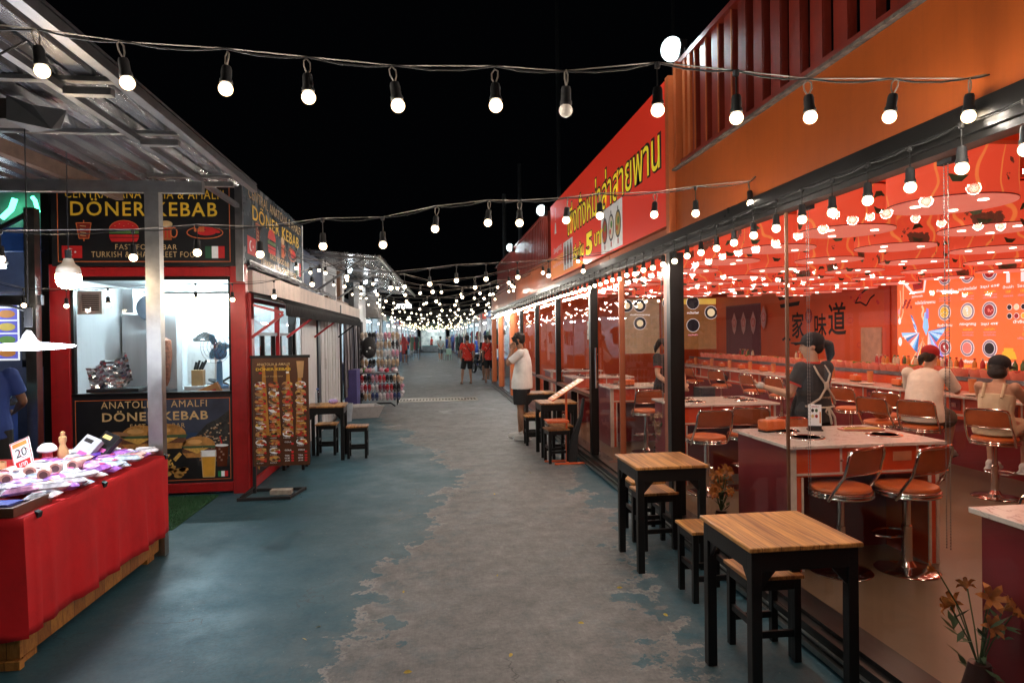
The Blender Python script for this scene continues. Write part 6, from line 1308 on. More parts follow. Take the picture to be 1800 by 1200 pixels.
# ================================================================== FAR MARKET
random.seed(55)
tent_c = [(.55, .55, .58), (.1, .2, .45), (.5, .5, .45), (.45, .08, .06), (.2, .35, .35)]
cooE = emit('stall_cool', (.75, .93, 1), 75); warmE = emit('stall_warm', (1, .8, .5), 40)
def stall(x, y, side, lab, ci, z=2.7):
    t = thing('market_stall', lab, 'stall', (x, y, 0))
    tm = mat('tent%d' % ci, tent_c[ci], .6, 0, .1, 2, em=.03); w, d = 2.6, 2.4
    g = MB(); g.add([(-w / 2, -d / 2, z), (w / 2, -d / 2, z), (w / 2, d / 2, z), (-w / 2, d / 2, z), (0, 0, z + .6)], [(0, 1, 4), (1, 2, 4), (2, 3, 4), (3, 0, 4)], tm).box((-w / 2, -d / 2, z - .25), (w / 2, -d / 2 + .01, z), tm); g.box((-side * w / 2, -d / 2, z - .25), (-side * w / 2 + .01, d / 2, z), tm); g.build('tent_roof', t, smooth=0)
    bw = mat('tent_glow%d' % (ci % 3), [(.45, .5, .52), (.5, .45, .4), (.3, .4, .45)][ci % 3], .7, 0, .5, 3, em=.10, emc=(.7, .85, 1))  # pale, faintly glowing rear sheets added to give the stalls a market glow
    g = MB(); g.box((side * w / 2 - .02, -d / 2, .3), (side * w / 2, d / 2, z - .26), bw).box((-w / 2 + .03, d / 2 - .02, .3), (w / 2 - .03, d / 2, z - .26), bw); g.build('glow_sheet', t, smooth=0)
    for sx in (-1, 1):
        for sy in (-1, 1): g = MB(); g.box((sx * w / 2 - .02, sy * d / 2 - .02, 0), (sx * w / 2 + .02, sy * d / 2 + .02, z), steel); g.build('post', t)
    g = MB(); g.box((-w / 2 + .1, -d / 2 + .3, .72), (w / 2 - .1, d / 2 - .3, .78), tm).box((-w / 2 + .12, -d / 2 + .32, .1), (w / 2 - .12, d / 2 - .32, .719), mat('skirt%d' % (ci % 3), [(.05, .07, .2), (.3, .3, .3), (.25, .04, .03)][ci % 3], .8)); g.build('table', t)
    g = MB(); g.box((-.6, -.03, z - .40), (.6, .03, z - .35), cooE if random.random() < .8 else warmE); g.build('lamp', t)
    g = MB(); g.box((-side * w / 2 + side * .2, -.5, z - .44), (-side * w / 2 + side * .25, .5, z - .38), cooE); g.build('lamp', t)
    return t
gc = [mat('cloth_%d' % i, c, .85, 0, .3, 8) for i, c in enumerate([(.03, .03, .04), (.35, .04, .04), (.05, .07, .2), (.5, .5, .5), (.12, .2, .14), (.4, .3, .2)])]; gn = ['black', 'red', 'navy', 'white', 'green', 'tan']; GG = []
for i in range(6):
    g = MB(); g.add([(-.2, 0, .1), (-.1, 0, .16), (.1, 0, .16), (.2, 0, .1), (.26, 0, -.06), (.17, 0, -.1), (.14, .03, -.5), (-.14, .03, -.5), (-.17, 0, -.1), (-.26, 0, -.06)], [(0, 1, 2, 3, 4, 5, 6, 7, 8, 9)], gc[i]); o = g.build('hanging_shirt', weld=False); tag(o, '%s shirt hanging in a far market stall' % gn[i], 'shirt', '%s shirts hanging in the far market stalls' % gn[i]); o.location = (0, 0, -5); GG.append([o, 0])
ordn = ['first', 'second', 'third', 'fourth', 'fifth', 'sixth', 'seventh', 'eighth', 'ninth', 'tenth', 'eleventh']
for side, sn in ((-1, 'left'), (1, 'right')):
    for k in range(9):
        x = side * (3.55 - .06 * k); y = (25.8 if side < 0 else 26.5) + k * 4.4
        ci = (k * 2 + (side > 0)) % 5
        stall(x, y, side, '%s lit tent stall on the %s side of the far lane' % (ordn[k], sn), ci)
        for q in range(7):
            i = random.randrange(6); P_, u = GG[i]; o = P_ if not u else dup(P_); GG[i][1] = 1
            if q < 4: o.location = (x - side * 1.36, y - 1 + q * .5, 1.75 + random.uniform(-.05, .05)); o.rotation_euler.z = pi / 2 + random.uniform(-.2, .2)
            else: o.location = (x - 1 + (q - 4) * .8, y - 1.25, 1.8); o.rotation_euler.z = random.uniform(-.2, .2)
for k in range(7):
    stall(-9 + k * 3.0, 68 + (k % 2) * 2, 1 if k > 3 else -1, '%s tent stall from the left across the far end of the lane' % ordn[k], (k * 3) % 5)
# free-standing clothes rails in the far lane
for k, (x, y) in enumerate([(-1.75, 50), (-2.0, 54), (1.9, 48.5), (2.0, 52), (-1.8, 58), (1.9, 57), (2.15, 39.5), (-2.3, 41)]):
    t = thing('clothes_rail', 'free-standing rail of clothes, %s of those on the %s side of the far lane' % (['nearest', 'second', 'nearest', 'second', 'third', 'third', 'foremost', 'foremost'][k], 'left' if x < 0 else 'right'), 'clothes rail', (x, y, 0), .2 * (k % 3))
    g = MB(); g.tube([(-.7, 0, 0), (-.7, 0, 1.65), (.7, 0, 1.65), (.7, 0, 0)], .02, steel, 6).tube([(-.7, -.25, .03), (-.7, .25, .03)], .02, steel, 6).tube([(.7, -.25, .03), (.7, .25, .03)], .02, steel, 6); g.build('rail_frame', t)
    for q in range(4):
        i = (k + q * 2) % 6; P_, u = GG[i]; o = P_ if not u else dup(P_); GG[i][1] = 1; o.location = (x - .5 + q * .33, y, 1.45); o.rotation_euler.z = .9; o.scale = (1, 1, 1.6)
# lit shop sign far away
FSg = thing('shop_sign', 'small glowing white shop sign high over the far left of the lane', 'sign', (-2.6, 60, 4.5)); g = MB(); g.box((-.8, 0, -.3), (.8, .2, .3), blackm); g.build('sign_box', FSg)
A = Art((0, -.01, 0), (1, 0, 0), (0, 0, 1), step=.01); A.text('ตลาด', 0, 0, 1.3, .42, emit('far_sign', (1, 1, 1), 5), 1, .06); A.build('sign_letters', FSg)
g = MB(); g.box((-14, 95, 0), (16, 96, 5.5), mat('far_building', (.02, .02, .022), .8)); o = g.build('far_building'); tag(o, 'dark building closing the lane in the distance', 'building')
# dark poles against the sky
for i, (x, y, h) in enumerate([(5.9, 30, 20), (4.05, 30, 9.6), (3.32, 30, 8.2), (11.5, 30, 30)]):
    g = MB(); g.tube([(x, y, 0), (x, y, h)], .09, mat('pole_dark', (.05, .055, .06), .6, em=.012), 8); o = g.build('lamp_post'); tag(o, ['tall dark pole rising behind the red sign', 'thin dark pole left of the red sign', 'shortest dark pole, left of the others', 'dark pole rising above the brightest flood lamp'][i], 'pole', 'dark poles against the night sky')
# parked scooters (dark heap) right of the lane
def scooter(x, y, rz, lab):
    t = thing('motor_scooter', lab, 'scooter', (x, y, 0), rz, 'scooters parked on the right of the lane')
    bm_ = mat('scooter_black', (.02, .02, .025), .25, 0, .3, 6)
    for yy in (-.6, .6): g = MB(); g.tube([(0, yy + .24 * cos(2 * pi * k / 20), .27 + .24 * sin(2 * pi * k / 20)) for k in range(20)], .05, rubber, 8, closed=True).lathe([(.0001, -.02), (.12, -.02), (.12, .02)], (0, 0, 0), steel, 14, T=Tm((0, yy, .27), 0, R_(90))); g.build('wheel', t)
    g = MB(); g.ell((0, .35, .6), (.16, .42, .16), bm_).ell((0, -.45, .72), (.18, .14, .32), bm_).box((-.14, -.35, .3), (.14, .2, .36), bm_); g.build('body', t)
    g = MB(); g.ell((0, .3, .8), (.14, .4, .06), blackm); g.build('seat', t)
    g = MB(); g.tube([(-.32, -.35, 1.05), (0, -.45, 1.0), (.32, -.35, 1.05)], .02, blackm).tube([(0, -.45, 1.0), (0, -.6, .3)], .03, steel); g.build('handlebar', t)
    g = MB(); g.ell((0, -.6, .82), (.08, .05, .06), mat('headlight', (.5, .5, .5), .2)); g.build('headlight', t)
scooter(2.05, 29.5, .4, 'nearest dark scooter behind the men in red shirts'); scooter(2.7, 31.2, .6, 'farther dark scooter beside the right hand stalls')
def pchair(x, y, c, lab):
    t = thing('plastic_chair', lab, 'chair', (x, y, 0), random.uniform(0, 6)); m = mat('pchair%s' % str(c), c, .5)
    g = MB(); g.box((-.2, -.2, .42), (.2, .2, .45), m); g.build('seat', t); g = MB(); g.box((-.2, .18, .4501), (.2, .2, .85), m); g.build('backrest', t)
    for sx in (-1, 1):
        for sy in (-1, 1): g = MB(); g.box((sx * .2, sy * .2, 0), (sx * .17, sy * .17, .42), m); g.build('leg', t)
pchair(1.0, 46.5, (.35, .5, .4), 'pale green plastic chair far down the lane'); pchair(-2.0, 47, (.4, .5, .6), 'pale blue plastic chair far left beyond the man in the red shirt'); pchair(-1.3, 48.5, (.4, .5, .6), 'second pale blue plastic chair, nearer the lane centre')
# ================================================================== STRING LIGHTS
def bulbmat(name, c_in, c_edge, s):
    M, nt, o = newmat(name); e = nn(nt, 'ShaderNodeEmission', Strength=s); lw_ = nn(nt, 'ShaderNodeLayerWeight', Blend=.35); mx = nn(nt, 'ShaderNodeMix', data_type='RGBA'); mx.inputs[6].default_value = c4(c_in); mx.inputs[7].default_value = c4(c_edge)
    iv = nn(nt, 'ShaderNodeMath', operation='SUBTRACT'); iv.inputs[0].default_value = 1; lnk(nt, lw_.outputs['Facing'], iv.inputs[1]); pw_ = nn(nt, 'ShaderNodeMath', operation='POWER'); pw_.inputs[1].default_value = 1.6; lnk(nt, iv.outputs[0], pw_.inputs[0]); ml = nn(nt, 'ShaderNodeMath', operation='MULTIPLY_ADD'); ml.inputs[1].default_value = s; ml.inputs[2].default_value = 1.0; lnk(nt, pw_.outputs[0], ml.inputs[0]); lnk(nt, ml.outputs[0], e.inputs[1]); lw_.inputs[0].default_value = .5
    lnk(nt, lw_.outputs['Facing'], mx.inputs[0]); lnk(nt, mx.outputs[2], e.inputs[0]); lnk(nt, e.outputs[0], o.inputs[0]); M.cycles.emission_sampling = 'NONE'; return M
bulbE = bulbmat('bulb_warm', (1.0, .86, .66), (.9, .55, .22), 34); bulbFar = bulbmat('bulb_warm_far', (1.0, .88, .66), (.8, .6, .35), 12); bulbFar2 = bulbmat('bulb_yellow_far', (1.0, .86, .5), (.8, .6, .3), 10)
def lamp_data(name, w, r, c=(1, .89, .78)):
    l = bpy.data.lights.new(name, 'POINT'); l.energy = w; l.shadow_soft_size = r; l.color = c; return l
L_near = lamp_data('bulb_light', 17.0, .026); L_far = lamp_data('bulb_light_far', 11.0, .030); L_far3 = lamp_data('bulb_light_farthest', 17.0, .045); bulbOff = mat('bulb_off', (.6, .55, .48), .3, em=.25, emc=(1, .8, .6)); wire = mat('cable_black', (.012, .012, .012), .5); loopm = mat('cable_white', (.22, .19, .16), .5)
def prim_bulb(m, loop, r=.0235, seg=(18, 12)):
    b_ = MB(); b_.ell((0, 0, -.0), (r, r, r * .98), m, *seg); me = b_.build('bulb').data
    s_ = MB(); s_.lathe([(.0001, .078), (.014, .078), (.017, .068), (.0175, .035), (.021, .03), (.021, .018)], (0, 0, 0), blackm, 12)
    if loop: s_.tube([(.0, 0, .078), (-.012, 0, .1), (-.013, 0, .12), (0, 0, .132), (.013, 0, .12), (.012, 0, .1), (.002, 0, .078)], .0028, loopm, 5)
    else: s_.tube([(0, 0, .078), (0, 0, .16)], .003, wire, 5).lathe([(.0001, .165), (.012, .163), (.010, .145), (.0001, .14)], (0, 0, 0), blackm, 8)
    sm = s_.build('socket').data
    return me, sm
_l = list(COL.objects)
B_loop = prim_bulb(bulbE, True); B_drop = prim_bulb(bulbE, False); B_off = prim_bulb(bulbOff, True)
B_far = prim_bulb(bulbFar, True, .028, (12, 8)); B_far2 = prim_bulb(bulbFar2, False, .036, (10, 6))
for o in list(COL.objects):
    if o not in _l: bpy.data.objects.remove(o)
def sl(lab, a, b_, bulbs, proto, group='string lights across the lane', sag_pts=None, mids=True):
    "string light: cable over the bulbs; bulbs = [(x,y,z,kind)] z = bulb centre"
    t = thing('string_light', lab, 'string lights', tuple(bulbs[len(bulbs) // 2][:3]), 0, group)
    pts = [a] + [(x, y, z + (.133 if k != 'd' else .163)) for x, y, z, k in bulbs] + [b_]
    full = []
    for p, q in zip(pts, pts[1:]):
        p, q = V(p), V(q)
        for s in (0, .33, .66):
            v = p.lerp(q, s); v.z -= .02 * (s > 0) * min(1, (q - p).length * 2); full.append(v)
    full.append(V(pts[-1]))
    g = MB(); g.tube(full, .0034, wire, 5)
    if mids: g.tube([V(p) + V((0, .012, .006)) for p in pts], .0025, loopm, 4)
    par(g.build('cable'), t)
    for q_, (x, y, z, k) in enumerate(bulbs):
        me, sm = {'l': B_loop, 'd': B_drop, 'o': B_off, 'f': B_far, 'g': B_far2}[k]
        o = bpy.data.objects.new('bulb', me); COL.objects.link(o); o.location = (x, y, z); par(o, t); o.rotation_euler = (random.uniform(-.12, .12), random.uniform(-.15, .15), random.uniform(0, 3)) if k in 'lo' else (0, 0, 0)
        ld_ = {'l': L_near, 'd': L_near, 'f': L_far, 'o': None, 'g': L_far3 if q_ % 3 == 1 else None}[k]
        if ld_: lo_ = bpy.data.objects.new('bulb_light', ld_); COL.objects.link(lo_); lo_.parent = o
        if k != 'g':
            s_ = bpy.data.objects.new('socket', sm); COL.objects.link(s_); s_.parent = o
    return t
random.seed(4)
def scl(p, s): return (p[0] * s, p[1] * s, 1.68 + (p[2] - 1.68) * s)
x1 = [(-1.25, 2.56), (-.99, 2.53), (-.68, 2.52), (-.41, 2.50), (-.11, 2.48), (.23, 2.49), (.48, 2.48), (.82, 2.49), (1.12, 2.47), (1.41, 2.48), (1.73, 2.49), (2.06, 2.50)]
bl = []
for i, (x, z) in enumerate(x1): p = scl((x, 2.3, z), 1.0 - .085 * i / 11); bl.append((*p, 'o' if i == 6 else ('d' if i in (7, 8) else 'l')))
sl('nearest string of warm bulbs crossing the whole lane, one bulb unlit', (-1.6, 2.3, 2.72), (1.945, 2.08, 2.57), bl, 0)
x2 = [(-2.47, 2.16), (-1.75, 2.17), (-1.39, 2.20), (-1.03, 2.19), (-.66, 2.24), (-.30, 2.25), (.02, 2.35), (.35, 2.39), (.55, 2.39), (.85, 2.41), (1.07, 2.44), (1.43, 2.45), (1.71, 2.46), (2.09, 2.53)]
bl = []
for i, (x, z) in enumerate(x2): p = scl((x, 4.1, z), 1.0 - .075 * i / 13); bl.append((*p, 'd' if i < 6 or i == 12 else 'l'))
sl('second string of warm bulbs across the lane, in front of the kebab signs', (-3.5, 4.3, 2.40), (1.945, 3.75, 2.62), bl, 0)
x3 = [(-3.96, 2.04), (-3.57, 2.03), (-3.18, 2.04), (-2.38, 2.09), (-2.0, 2.08), (-1.6, 2.11), (-1.22, 2.23), (-.88, 2.31), (-.43, 2.19), (-.03, 2.23), (.25, 2.27), (.56, 2.28), (.9, 2.30), (1.24, 2.32), (1.6, 2.36)]
sl('third string of warm bulbs, sagging across the kebab kiosk window', (-4.3, 6.9, 2.3), (1.945, 6.7, 2.56), [(x, 6.9 + .05 * random.uniform(-1, 1), z, 'd') for x, z in x3], 0)
n_ = ['fourth', 'fifth', 'sixth', 'seventh', 'eighth', 'ninth', 'tenth', 'eleventh', 'twelfth', 'thirteenth', 'fourteenth', 'fifteenth', 'sixteenth', 'seventeenth', 'eighteenth', 'nineteenth', 'twentieth', 'twenty-first', 'twenty-second', 'twenty-third', 'twenty-fourth', 'twenty-fifth', 'twenty-sixth', 'twenty-seventh', 'twenty-eighth']
y = 8.6; k = 0
while y < 62 and k < len(n_):
    near = y < 15
    hw = 1.95 if y < 23 else 2.4 + (y - 23) * .035; step = .48 if y < 30 else .55; x = -hw + .15; bl = []
    dy = random.uniform(-.5, .5)
    while x < hw - .1:
        u = x / hw; z = 2.72 - .42 * (1 - u * u) + random.uniform(-.06, .03)
        bl.append((x, y + dy * u, z, (random.choice('ld') if near else ('f' if y < 34 else 'g')))); x += step * random.uniform(.75, 1.25)
    sl('%s string of warm bulbs across the lane from the near end' % n_[k], (-hw - .05, y - dy, 2.9), (min(hw, 1.94 if y < 22 else hw), y + dy, 2.9), bl, 0)
    y += random.uniform(1.7, 2.3) if y < 30 else random.uniform(1.5, 2.2); k += 1
# slanting strings
for k, (xa, ya, xb, yb) in enumerate([(-2.0, 9.5, 1.94, 13.0), (-2.0, 17, 1.94, 12.5), (-2.0, 20, 1.94, 27), (-2.5, 34, 2.5, 25)]):
    bl = []
    for i in range(1, 11): u = i / 11; bl.append((xa + (xb - xa) * u, ya + (yb - ya) * u, 2.78 - 1.4 * u * (1 - u) + random.uniform(-.04, .03), 'l' if ya < 16 else 'f'))
    sl('slanting string of warm bulbs, %s of the diagonal ones' % ['nearest', 'second', 'third', 'farthest'][k], (xa, ya, 2.95), (xb, yb, 2.95), bl, 0)
# bulbs along the restaurant head beam
bl = []; y = 1.9; i = 0
while y < 21.5 and i < 75: bl.append((1.905, y, 2.255 + random.uniform(-.008, .008), 'd')); y += .258; i += 1
sl('long string of warm bulbs hanging along the restaurant window beam', (1.905, -.8, 2.46), (1.905, 21.8, 2.46), bl, 0, 'string light along the restaurant front', mids=False)
# unseen strings added behind the camera to light the near lane
for y in (-.6, -2.6): sl('unseen string of warm bulbs added behind the viewpoint, %s' % ('nearer' if y > -1 else 'farther'), (-2, y, 2.9), (1.94, y, 2.9), [(-1.7 + .38 * i, y, 2.45, 'l') for i in range(10)], 0)
# plastic bulb cable loops at string one left end
g = MB(); g.tube([(-1.62, 2.3, 2.74), (-1.55, 2.32, 2.62), (-1.42, 2.32, 2.60), (-1.3, 2.31, 2.66)], .004, wire, 5); o = g.build('loose_cable'); tag(o, 'slack black cable looping below the canopy gutter', 'cable')
# ================================================================== PEOPLE
def frame(d, xh):
    d = d.normalized(); x = xh - d * xh.dot(d)
    if x.length < 1e-3: x = V((0, 1, 0)) - d * d.y
    x.normalize(); return x, d.cross(x).normalized()
def loft(mb, rings, m=None, xh=V((1, 0, 0)), n=18, up=False):
    "rings: (centre, rx, ry); closed"
    cs = [V(r[0]) for r in rings]; vs = []; L = len(rings)
    for i, (c, rx, ry) in enumerate(rings):
        if up: x, y = V((1, 0, 0)), V((0, 1, 0)); 
        else: x, y = frame(cs[min(i + 1, L - 1)] - cs[max(i - 1, 0)], xh)
        c = V(c)
        for k in range(n): a = 2 * pi * k / n; vs.append(c + x * rx * cos(a) + y * ry * sin(a))
    fs = [(i * n + k, i * n + (k + 1) % n, (i + 1) * n + (k + 1) % n, (i + 1) * n + k) for i in range(L - 1) for k in range(n)]
    fs += [tuple(range(n))[::-1], tuple((L - 1) * n + k for k in range(n))]
    mb.add(vs, fs, m)
def limb(mb, pts, rad, m, sub=4, ry=None):
    rings = []
    for i in range(len(pts) - 1):
        for s in range(sub):
            u = s / sub; rings.append((V(pts[i]).lerp(V(pts[i + 1]), u), rad[i] * (1 - u) + rad[i + 1] * u, (rad[i] * (1 - u) + rad[i + 1] * u)))
    rings.append((V(pts[-1]), rad[-1], rad[-1])); loft(mb, rings, m, n=12)
    mb.ell(pts[0], (rad[0],) * 3, m, 12, 8); mb.ell(pts[-1], (rad[-1],) * 3, m, 12, 8)
def skinmesh(mb, name, parent, vox, it=4, m=None, sm=.6):
    me = bpy.data.meshes.new('tmp'); me.from_pydata(mb.v, [], mb.f)
    bm = bmesh.new(); bm.from_mesh(me)
    # each piece is closed: fix normals
    bmesh.ops.remove_doubles(bm, verts=bm.verts, dist=1e-6); bmesh.ops.recalc_face_normals(bm, faces=bm.faces); bm.to_mesh(me); bm.free()
    o = bpy.data.objects.new('tmp', me); COL.objects.link(o)
    r = o.modifiers.new('r', 'REMESH'); r.mode = 'VOXEL'; r.voxel_size = vox; r.use_smooth_shade = True
    if it: s = o.modifiers.new('s', 'SMOOTH'); s.iterations = it; s.factor = sm
    dg = bpy.context.evaluated_depsgraph_get(); dg.update(); out = bpy.data.meshes.new_from_object(o.evaluated_get(dg)); out.name = name
    bpy.data.objects.remove(o); out.materials.clear(); out.materials.append(m or mb.mats[0])
    for p in out.polygons: p.material_index = 0; p.use_smooth = True
    n = bpy.data.objects.new(name, out); COL.objects.link(n); n.parent = parent; return n
J0 = dict(pelvis=(0, 0, .93), chest=(0, .01, 1.25), neck=(0, -.015, 1.46), head=(0, .015, 1.60), shL=(-.185, -.01, 1.40), elL=(-.235, -.03, 1.12), haL=(-.235, .05, .87), shR=(.185, -.01, 1.40), elR=(.235, -.03, 1.12), haR=(.235, .05, .87),
          hipL=(-.09, 0, .90), knL=(-.105, .02, .49), anL=(-.11, -.02, .08), hipR=(.09, 0, .90), knR=(.105, .02, .49), anR=(.11, -.02, .08), ftL=(-.02, 1), ftR=(.02, 1))
def person(name_label, loc, rz, pose=None, sk=skin, shirt=None, shorts=None, shoes=None, hairc=hair, hairk='short', vox=.011, long_pants=0, short_len=.85, sleeve=.62, cap=None, look=(0, 1, 0), fat=1.0, grip=.6, female=False, sleeve_trim=None, s=1.0, group=None):
    J = dict(J0); J.update(pose or {}); J = {k: (V(v) if isinstance(v, tuple) and len(v) == 3 else v) for k, v in J.items()}
    t = thing('person', name_label, 'person', loc, rz, group); t.scale = (s,) * 3
    pv, ch, nk, hd = J['pelvis'], J['chest'], J['neck'], J['head']
    xh = (J['shR'] - J['shL']).normalized()
    def torso(g, e, m, lo=-.10, hem=0):
        w = .93 if female else 1
        R = [(pv + (pv - ch).normalized() * -lo * -1 * 0 + V((0, 0, lo)), .158 * fat + e + hem, .118 * fat + e + hem), (pv, .165 * fat + e + hem * .7, .12 * fat + e + hem * .6), (pv.lerp(ch, .45), .148 * fat * w + e, .112 * fat + e), (pv.lerp(ch, .8), .160 * w * (fat * .5 + .5) + e, .115 * (fat * .5 + .5) + e), (ch.lerp(nk, .2), .172 * w + e, .115 + e), (ch.lerp(nk, .55), .172 * w + e, .10 + e), (ch.lerp(nk, .78), .145 + e * .8, .078 + e * .6), (ch.lerp(nk, .92), .066 + e * .4, .058 + e * .4)]
        loft(g, R, m, xh, 22)
        for s_ in ('L', 'R'): g.ell(J['sh' + s_] + V((0, 0, -.01)), (.058 + e, .056 + e, .056 + e), m, 12, 8)
    g = MB(); torso(g, -.012, sk)
    limb(g, [nk + V((0, 0, -.04)), hd + V((0, -.01, -.05))], [.055, .05], sk)
    # head with face
    lk = V(look).normalized(); hx = lk.cross(V((0, 0, 1))).normalized(); hu = hx.cross(lk)
    HM = Matrix((hx, lk, hu)).transposed().to_4x4()
    def hp(x, y, z): return hd + HM.to_3x3() @ V((x, y, z))
    g.ell(hp(0, -.012, .03), (.074, .092, .088), sk, 20, 14, HM).ell(hp(0, .018, -.03), (.056, .068, .075), sk, 16, 12, HM).ell(hp(0, .055, -.085), (.026, .022, .02), sk, 10, 8, HM)
    g.ell(hp(0, .092, -.012), (.013, .02, .018), sk, 10, 8, HM).ell(hp(0, .086, .012), (.009, .012, .028), sk, 10, 8, HM).ell(hp(0, .082, -.05), (.024, .012, .009), sk, 10, 6, HM)
    for s_ in (-1, 1): g.ell(hp(s_ * .076, -.01, -.005), (.010, .02, .03), sk, 10, 8, HM).ell(hp(s_ * .03, .072, .035), (.02, .012, .007), sk, 8, 6, HM)
    for s_ in ('L', 'R'):
        sh, el, ha = J['sh' + s_], J['el' + s_], J['ha' + s_]
        limb(g, [sh, sh.lerp(el, .5), el, el.lerp(ha, .35), ha], [.05, .045, .037, .038, .025], sk, 3)
        d = (ha - el).normalized(); x, y = frame(d, V(J.get('palm' + s_, (0, 1, 0))))
        pc_ = ha + d * .05
        PM = Matrix((x, y, d)).transposed().to_4x4()
        g.ell(pc_, (.038, .017, .05), sk, 12, 8, PM)
        for q in range(4):
            b0 = ha + d * .082 + x * (.028 - .0185 * q); ln = [.062, .072, .068, .052][q]; c = J.get('curl' + s_, grip)
            d1 = (d * cos(c * .6) - y * sin(c * .6)); d2 = (d * cos(c * 1.6) - y * sin(c * 1.6)); d3 = (d * cos(c * 2.3) - y * sin(c * 2.3))
            p1 = b0 + d1 * ln * .45; p2 = p1 + d2 * ln * .32; p3 = p2 + d3 * ln * .28
            limb(g, [b0 - d * .02, p1, p2, p3], [.0098, .009, .0085, .0075], sk, 1)
        tb_ = ha + d * .02 + x * .03; limb(g, [tb_, tb_ + d * .03 + x * .022 - y * .01, tb_ + d * .058 + x * .02 - y * .022], [.013, .011, .009], sk, 1)
        hi, kn, an = J['hip' + s_], J['kn' + s_], J['an' + s_]
        limb(g, [hi, hi.lerp(kn, .5), kn, kn.lerp(an, .3), kn.lerp(an, .7), an], [.088 * fat, .074 * fat, .053, .055, .040, .033], sk, 3)
        f = V((J['ft' + s_][0], J['ft' + s_][1], 0)).normalized()
        fM = Matrix((f.cross(V((0, 0, 1))), f, V((0, 0, 1)))).transposed().to_4x4(); az = an.z - .08
        g.ell(V((an.x, an.y, az + .04)) - f * .01, (.034, .05, .04), sk, 12, 8, fM).ell(V((an.x, an.y, az + .030)) + f * .08, (.043, .10, .028), sk, 14, 8, fM)
    skinmesh(g, 'body', t, vox, 3, sk)
    # eyes
    g = MB()
    for s_ in (-1, 1): g.ell(hp(s_ * .03, .078, .022), (.010, .006, .006), mat('eye', (.02, .015, .012), .2), 8, 6, HM).box((-.018, -.003, -.0025), (.018, .003, .0025), hairc, Matrix.Translation(hp(s_ * .032, .083, .044)) @ HM)
    g.build('eye', t)
    # hair
    g = MB()
    if hairk != 'none':
        g.ell(hp(0, -.022, .042), (.086, .098, .088), hairc, 18, 12, HM).ell(hp(0, -.055, -.0), (.076, .06, .075), hairc, 14, 10, HM)
        if hairk == 'short':
            for q in range(26): a = q * 2.4; z = .05 + .07 * ((q * 7) % 10) / 10; rr = .075 * math.sqrt(max(0, 1 - ((z - .03) / .10) ** 2)); g.ell(hp(rr * cos(a), -.02 + rr * 1.1 * sin(a), z), (.022, .022, .018), hairc, 8, 6)
        if hairk == 'bob': g.ell(hp(0, -.04, -.05), (.09, .07, .07), hairc, 14, 10, HM)
        if hairk == 'tail': limb(g, [hp(0, -.10, .03), hp(.05, -.16, .0), hp(.09, -.17, -.09), hp(.11, -.15, -.16)], [.03, .045, .04, .015], hairc)
        if hairk == 'bun': limb(g, [hp(0, -.08, .0), hp(-.03, -.13, -.05), hp(-.04, -.12, -.12)], [.04, .045, .02], hairc)
        skinmesh(g, 'hair', t, max(vox, .010), 1, hairc)
    if cap:
        g = MB(); g.ell(hp(0, -.022, .052), (.094, .106, .086), cap, 20, 12, HM)
        limb(g, [hp(-.05, .07, .045), hp(-.03, .13, .035), hp(.03, .13, .035), hp(.05, .07, .045)], [.012, .010, .010, .012], cap)
        g.box((-.055, -.01, -.006), (.055, .15, .006), cap, Matrix.Translation(hp(0, .02, .05)) @ HM)
        skinmesh(g, 'cap', t, max(vox * .8, .008), 1, cap)
    if shirt:
        g = MB(); torso(g, .012, shirt, J.get('hem', (-.11, 0))[0], .012)
        for s_ in ('L', 'R'):
            if sleeve > 0:
                sh, el = J['sh' + s_], J['el' + s_]; e = sh.lerp(el, sleeve); loft(g, [(sh.lerp(el, -.05), .062, .062), (sh.lerp(el, .3), .064, .064), (e, .064, .064)], shirt, n=16)
        skinmesh(g, 'shirt', t, max(vox * .8, .009), 2, shirt)
        if sleeve_trim:
            g = MB()
            for s_ in ('L', 'R'):
                sh, el = J['sh' + s_], J['el' + s_]; loft(g, [(sh.lerp(el, sleeve - .05), .068, .068), (sh.lerp(el, sleeve + .015), .068, .068)], sleeve_trim, n=16)
            loft(g, [(nk + V((0, 0, -.055)), .075, .07), (nk + V((0, 0, .0)), .064, .062)], sleeve_trim, n=16); g.build('trim', t)
    if shorts:
        g = MB(); loft(g, [(pv + V((0, 0, -.10)), .168 * fat, .125 * fat), (pv, .174 * fat, .13 * fat), (pv.lerp(ch, .22), .165 * fat, .122 * fat)], shorts, xh, 20)
        for s_ in ('L', 'R'):
            hi, kn, an = J['hip' + s_], J['kn' + s_], J['an' + s_]
            if long_pants: loft(g, [(hi, .10 * fat, .11 * fat), (hi.lerp(kn, .5), .09, .09), (kn, .072, .072), (kn.lerp(an, .5), .066, .066), (kn.lerp(an, .92), .058, .058)], shorts, n=16)
            else: loft(g, [(hi, .102 * fat, .112 * fat), (hi.lerp(kn, .5), .095 * fat, .10 * fat), (hi.lerp(kn, short_len), .088 * fat, .09 * fat)], shorts, n=16)
            if abs(kn.z - hi.z) < .2: g.ell(hi, (.11 * fat, .12, .10), shorts, 14, 10)
        skinmesh(g, 'shorts' if not long_pants else 'trousers', t, max(vox * .8, .009), 2, shorts)
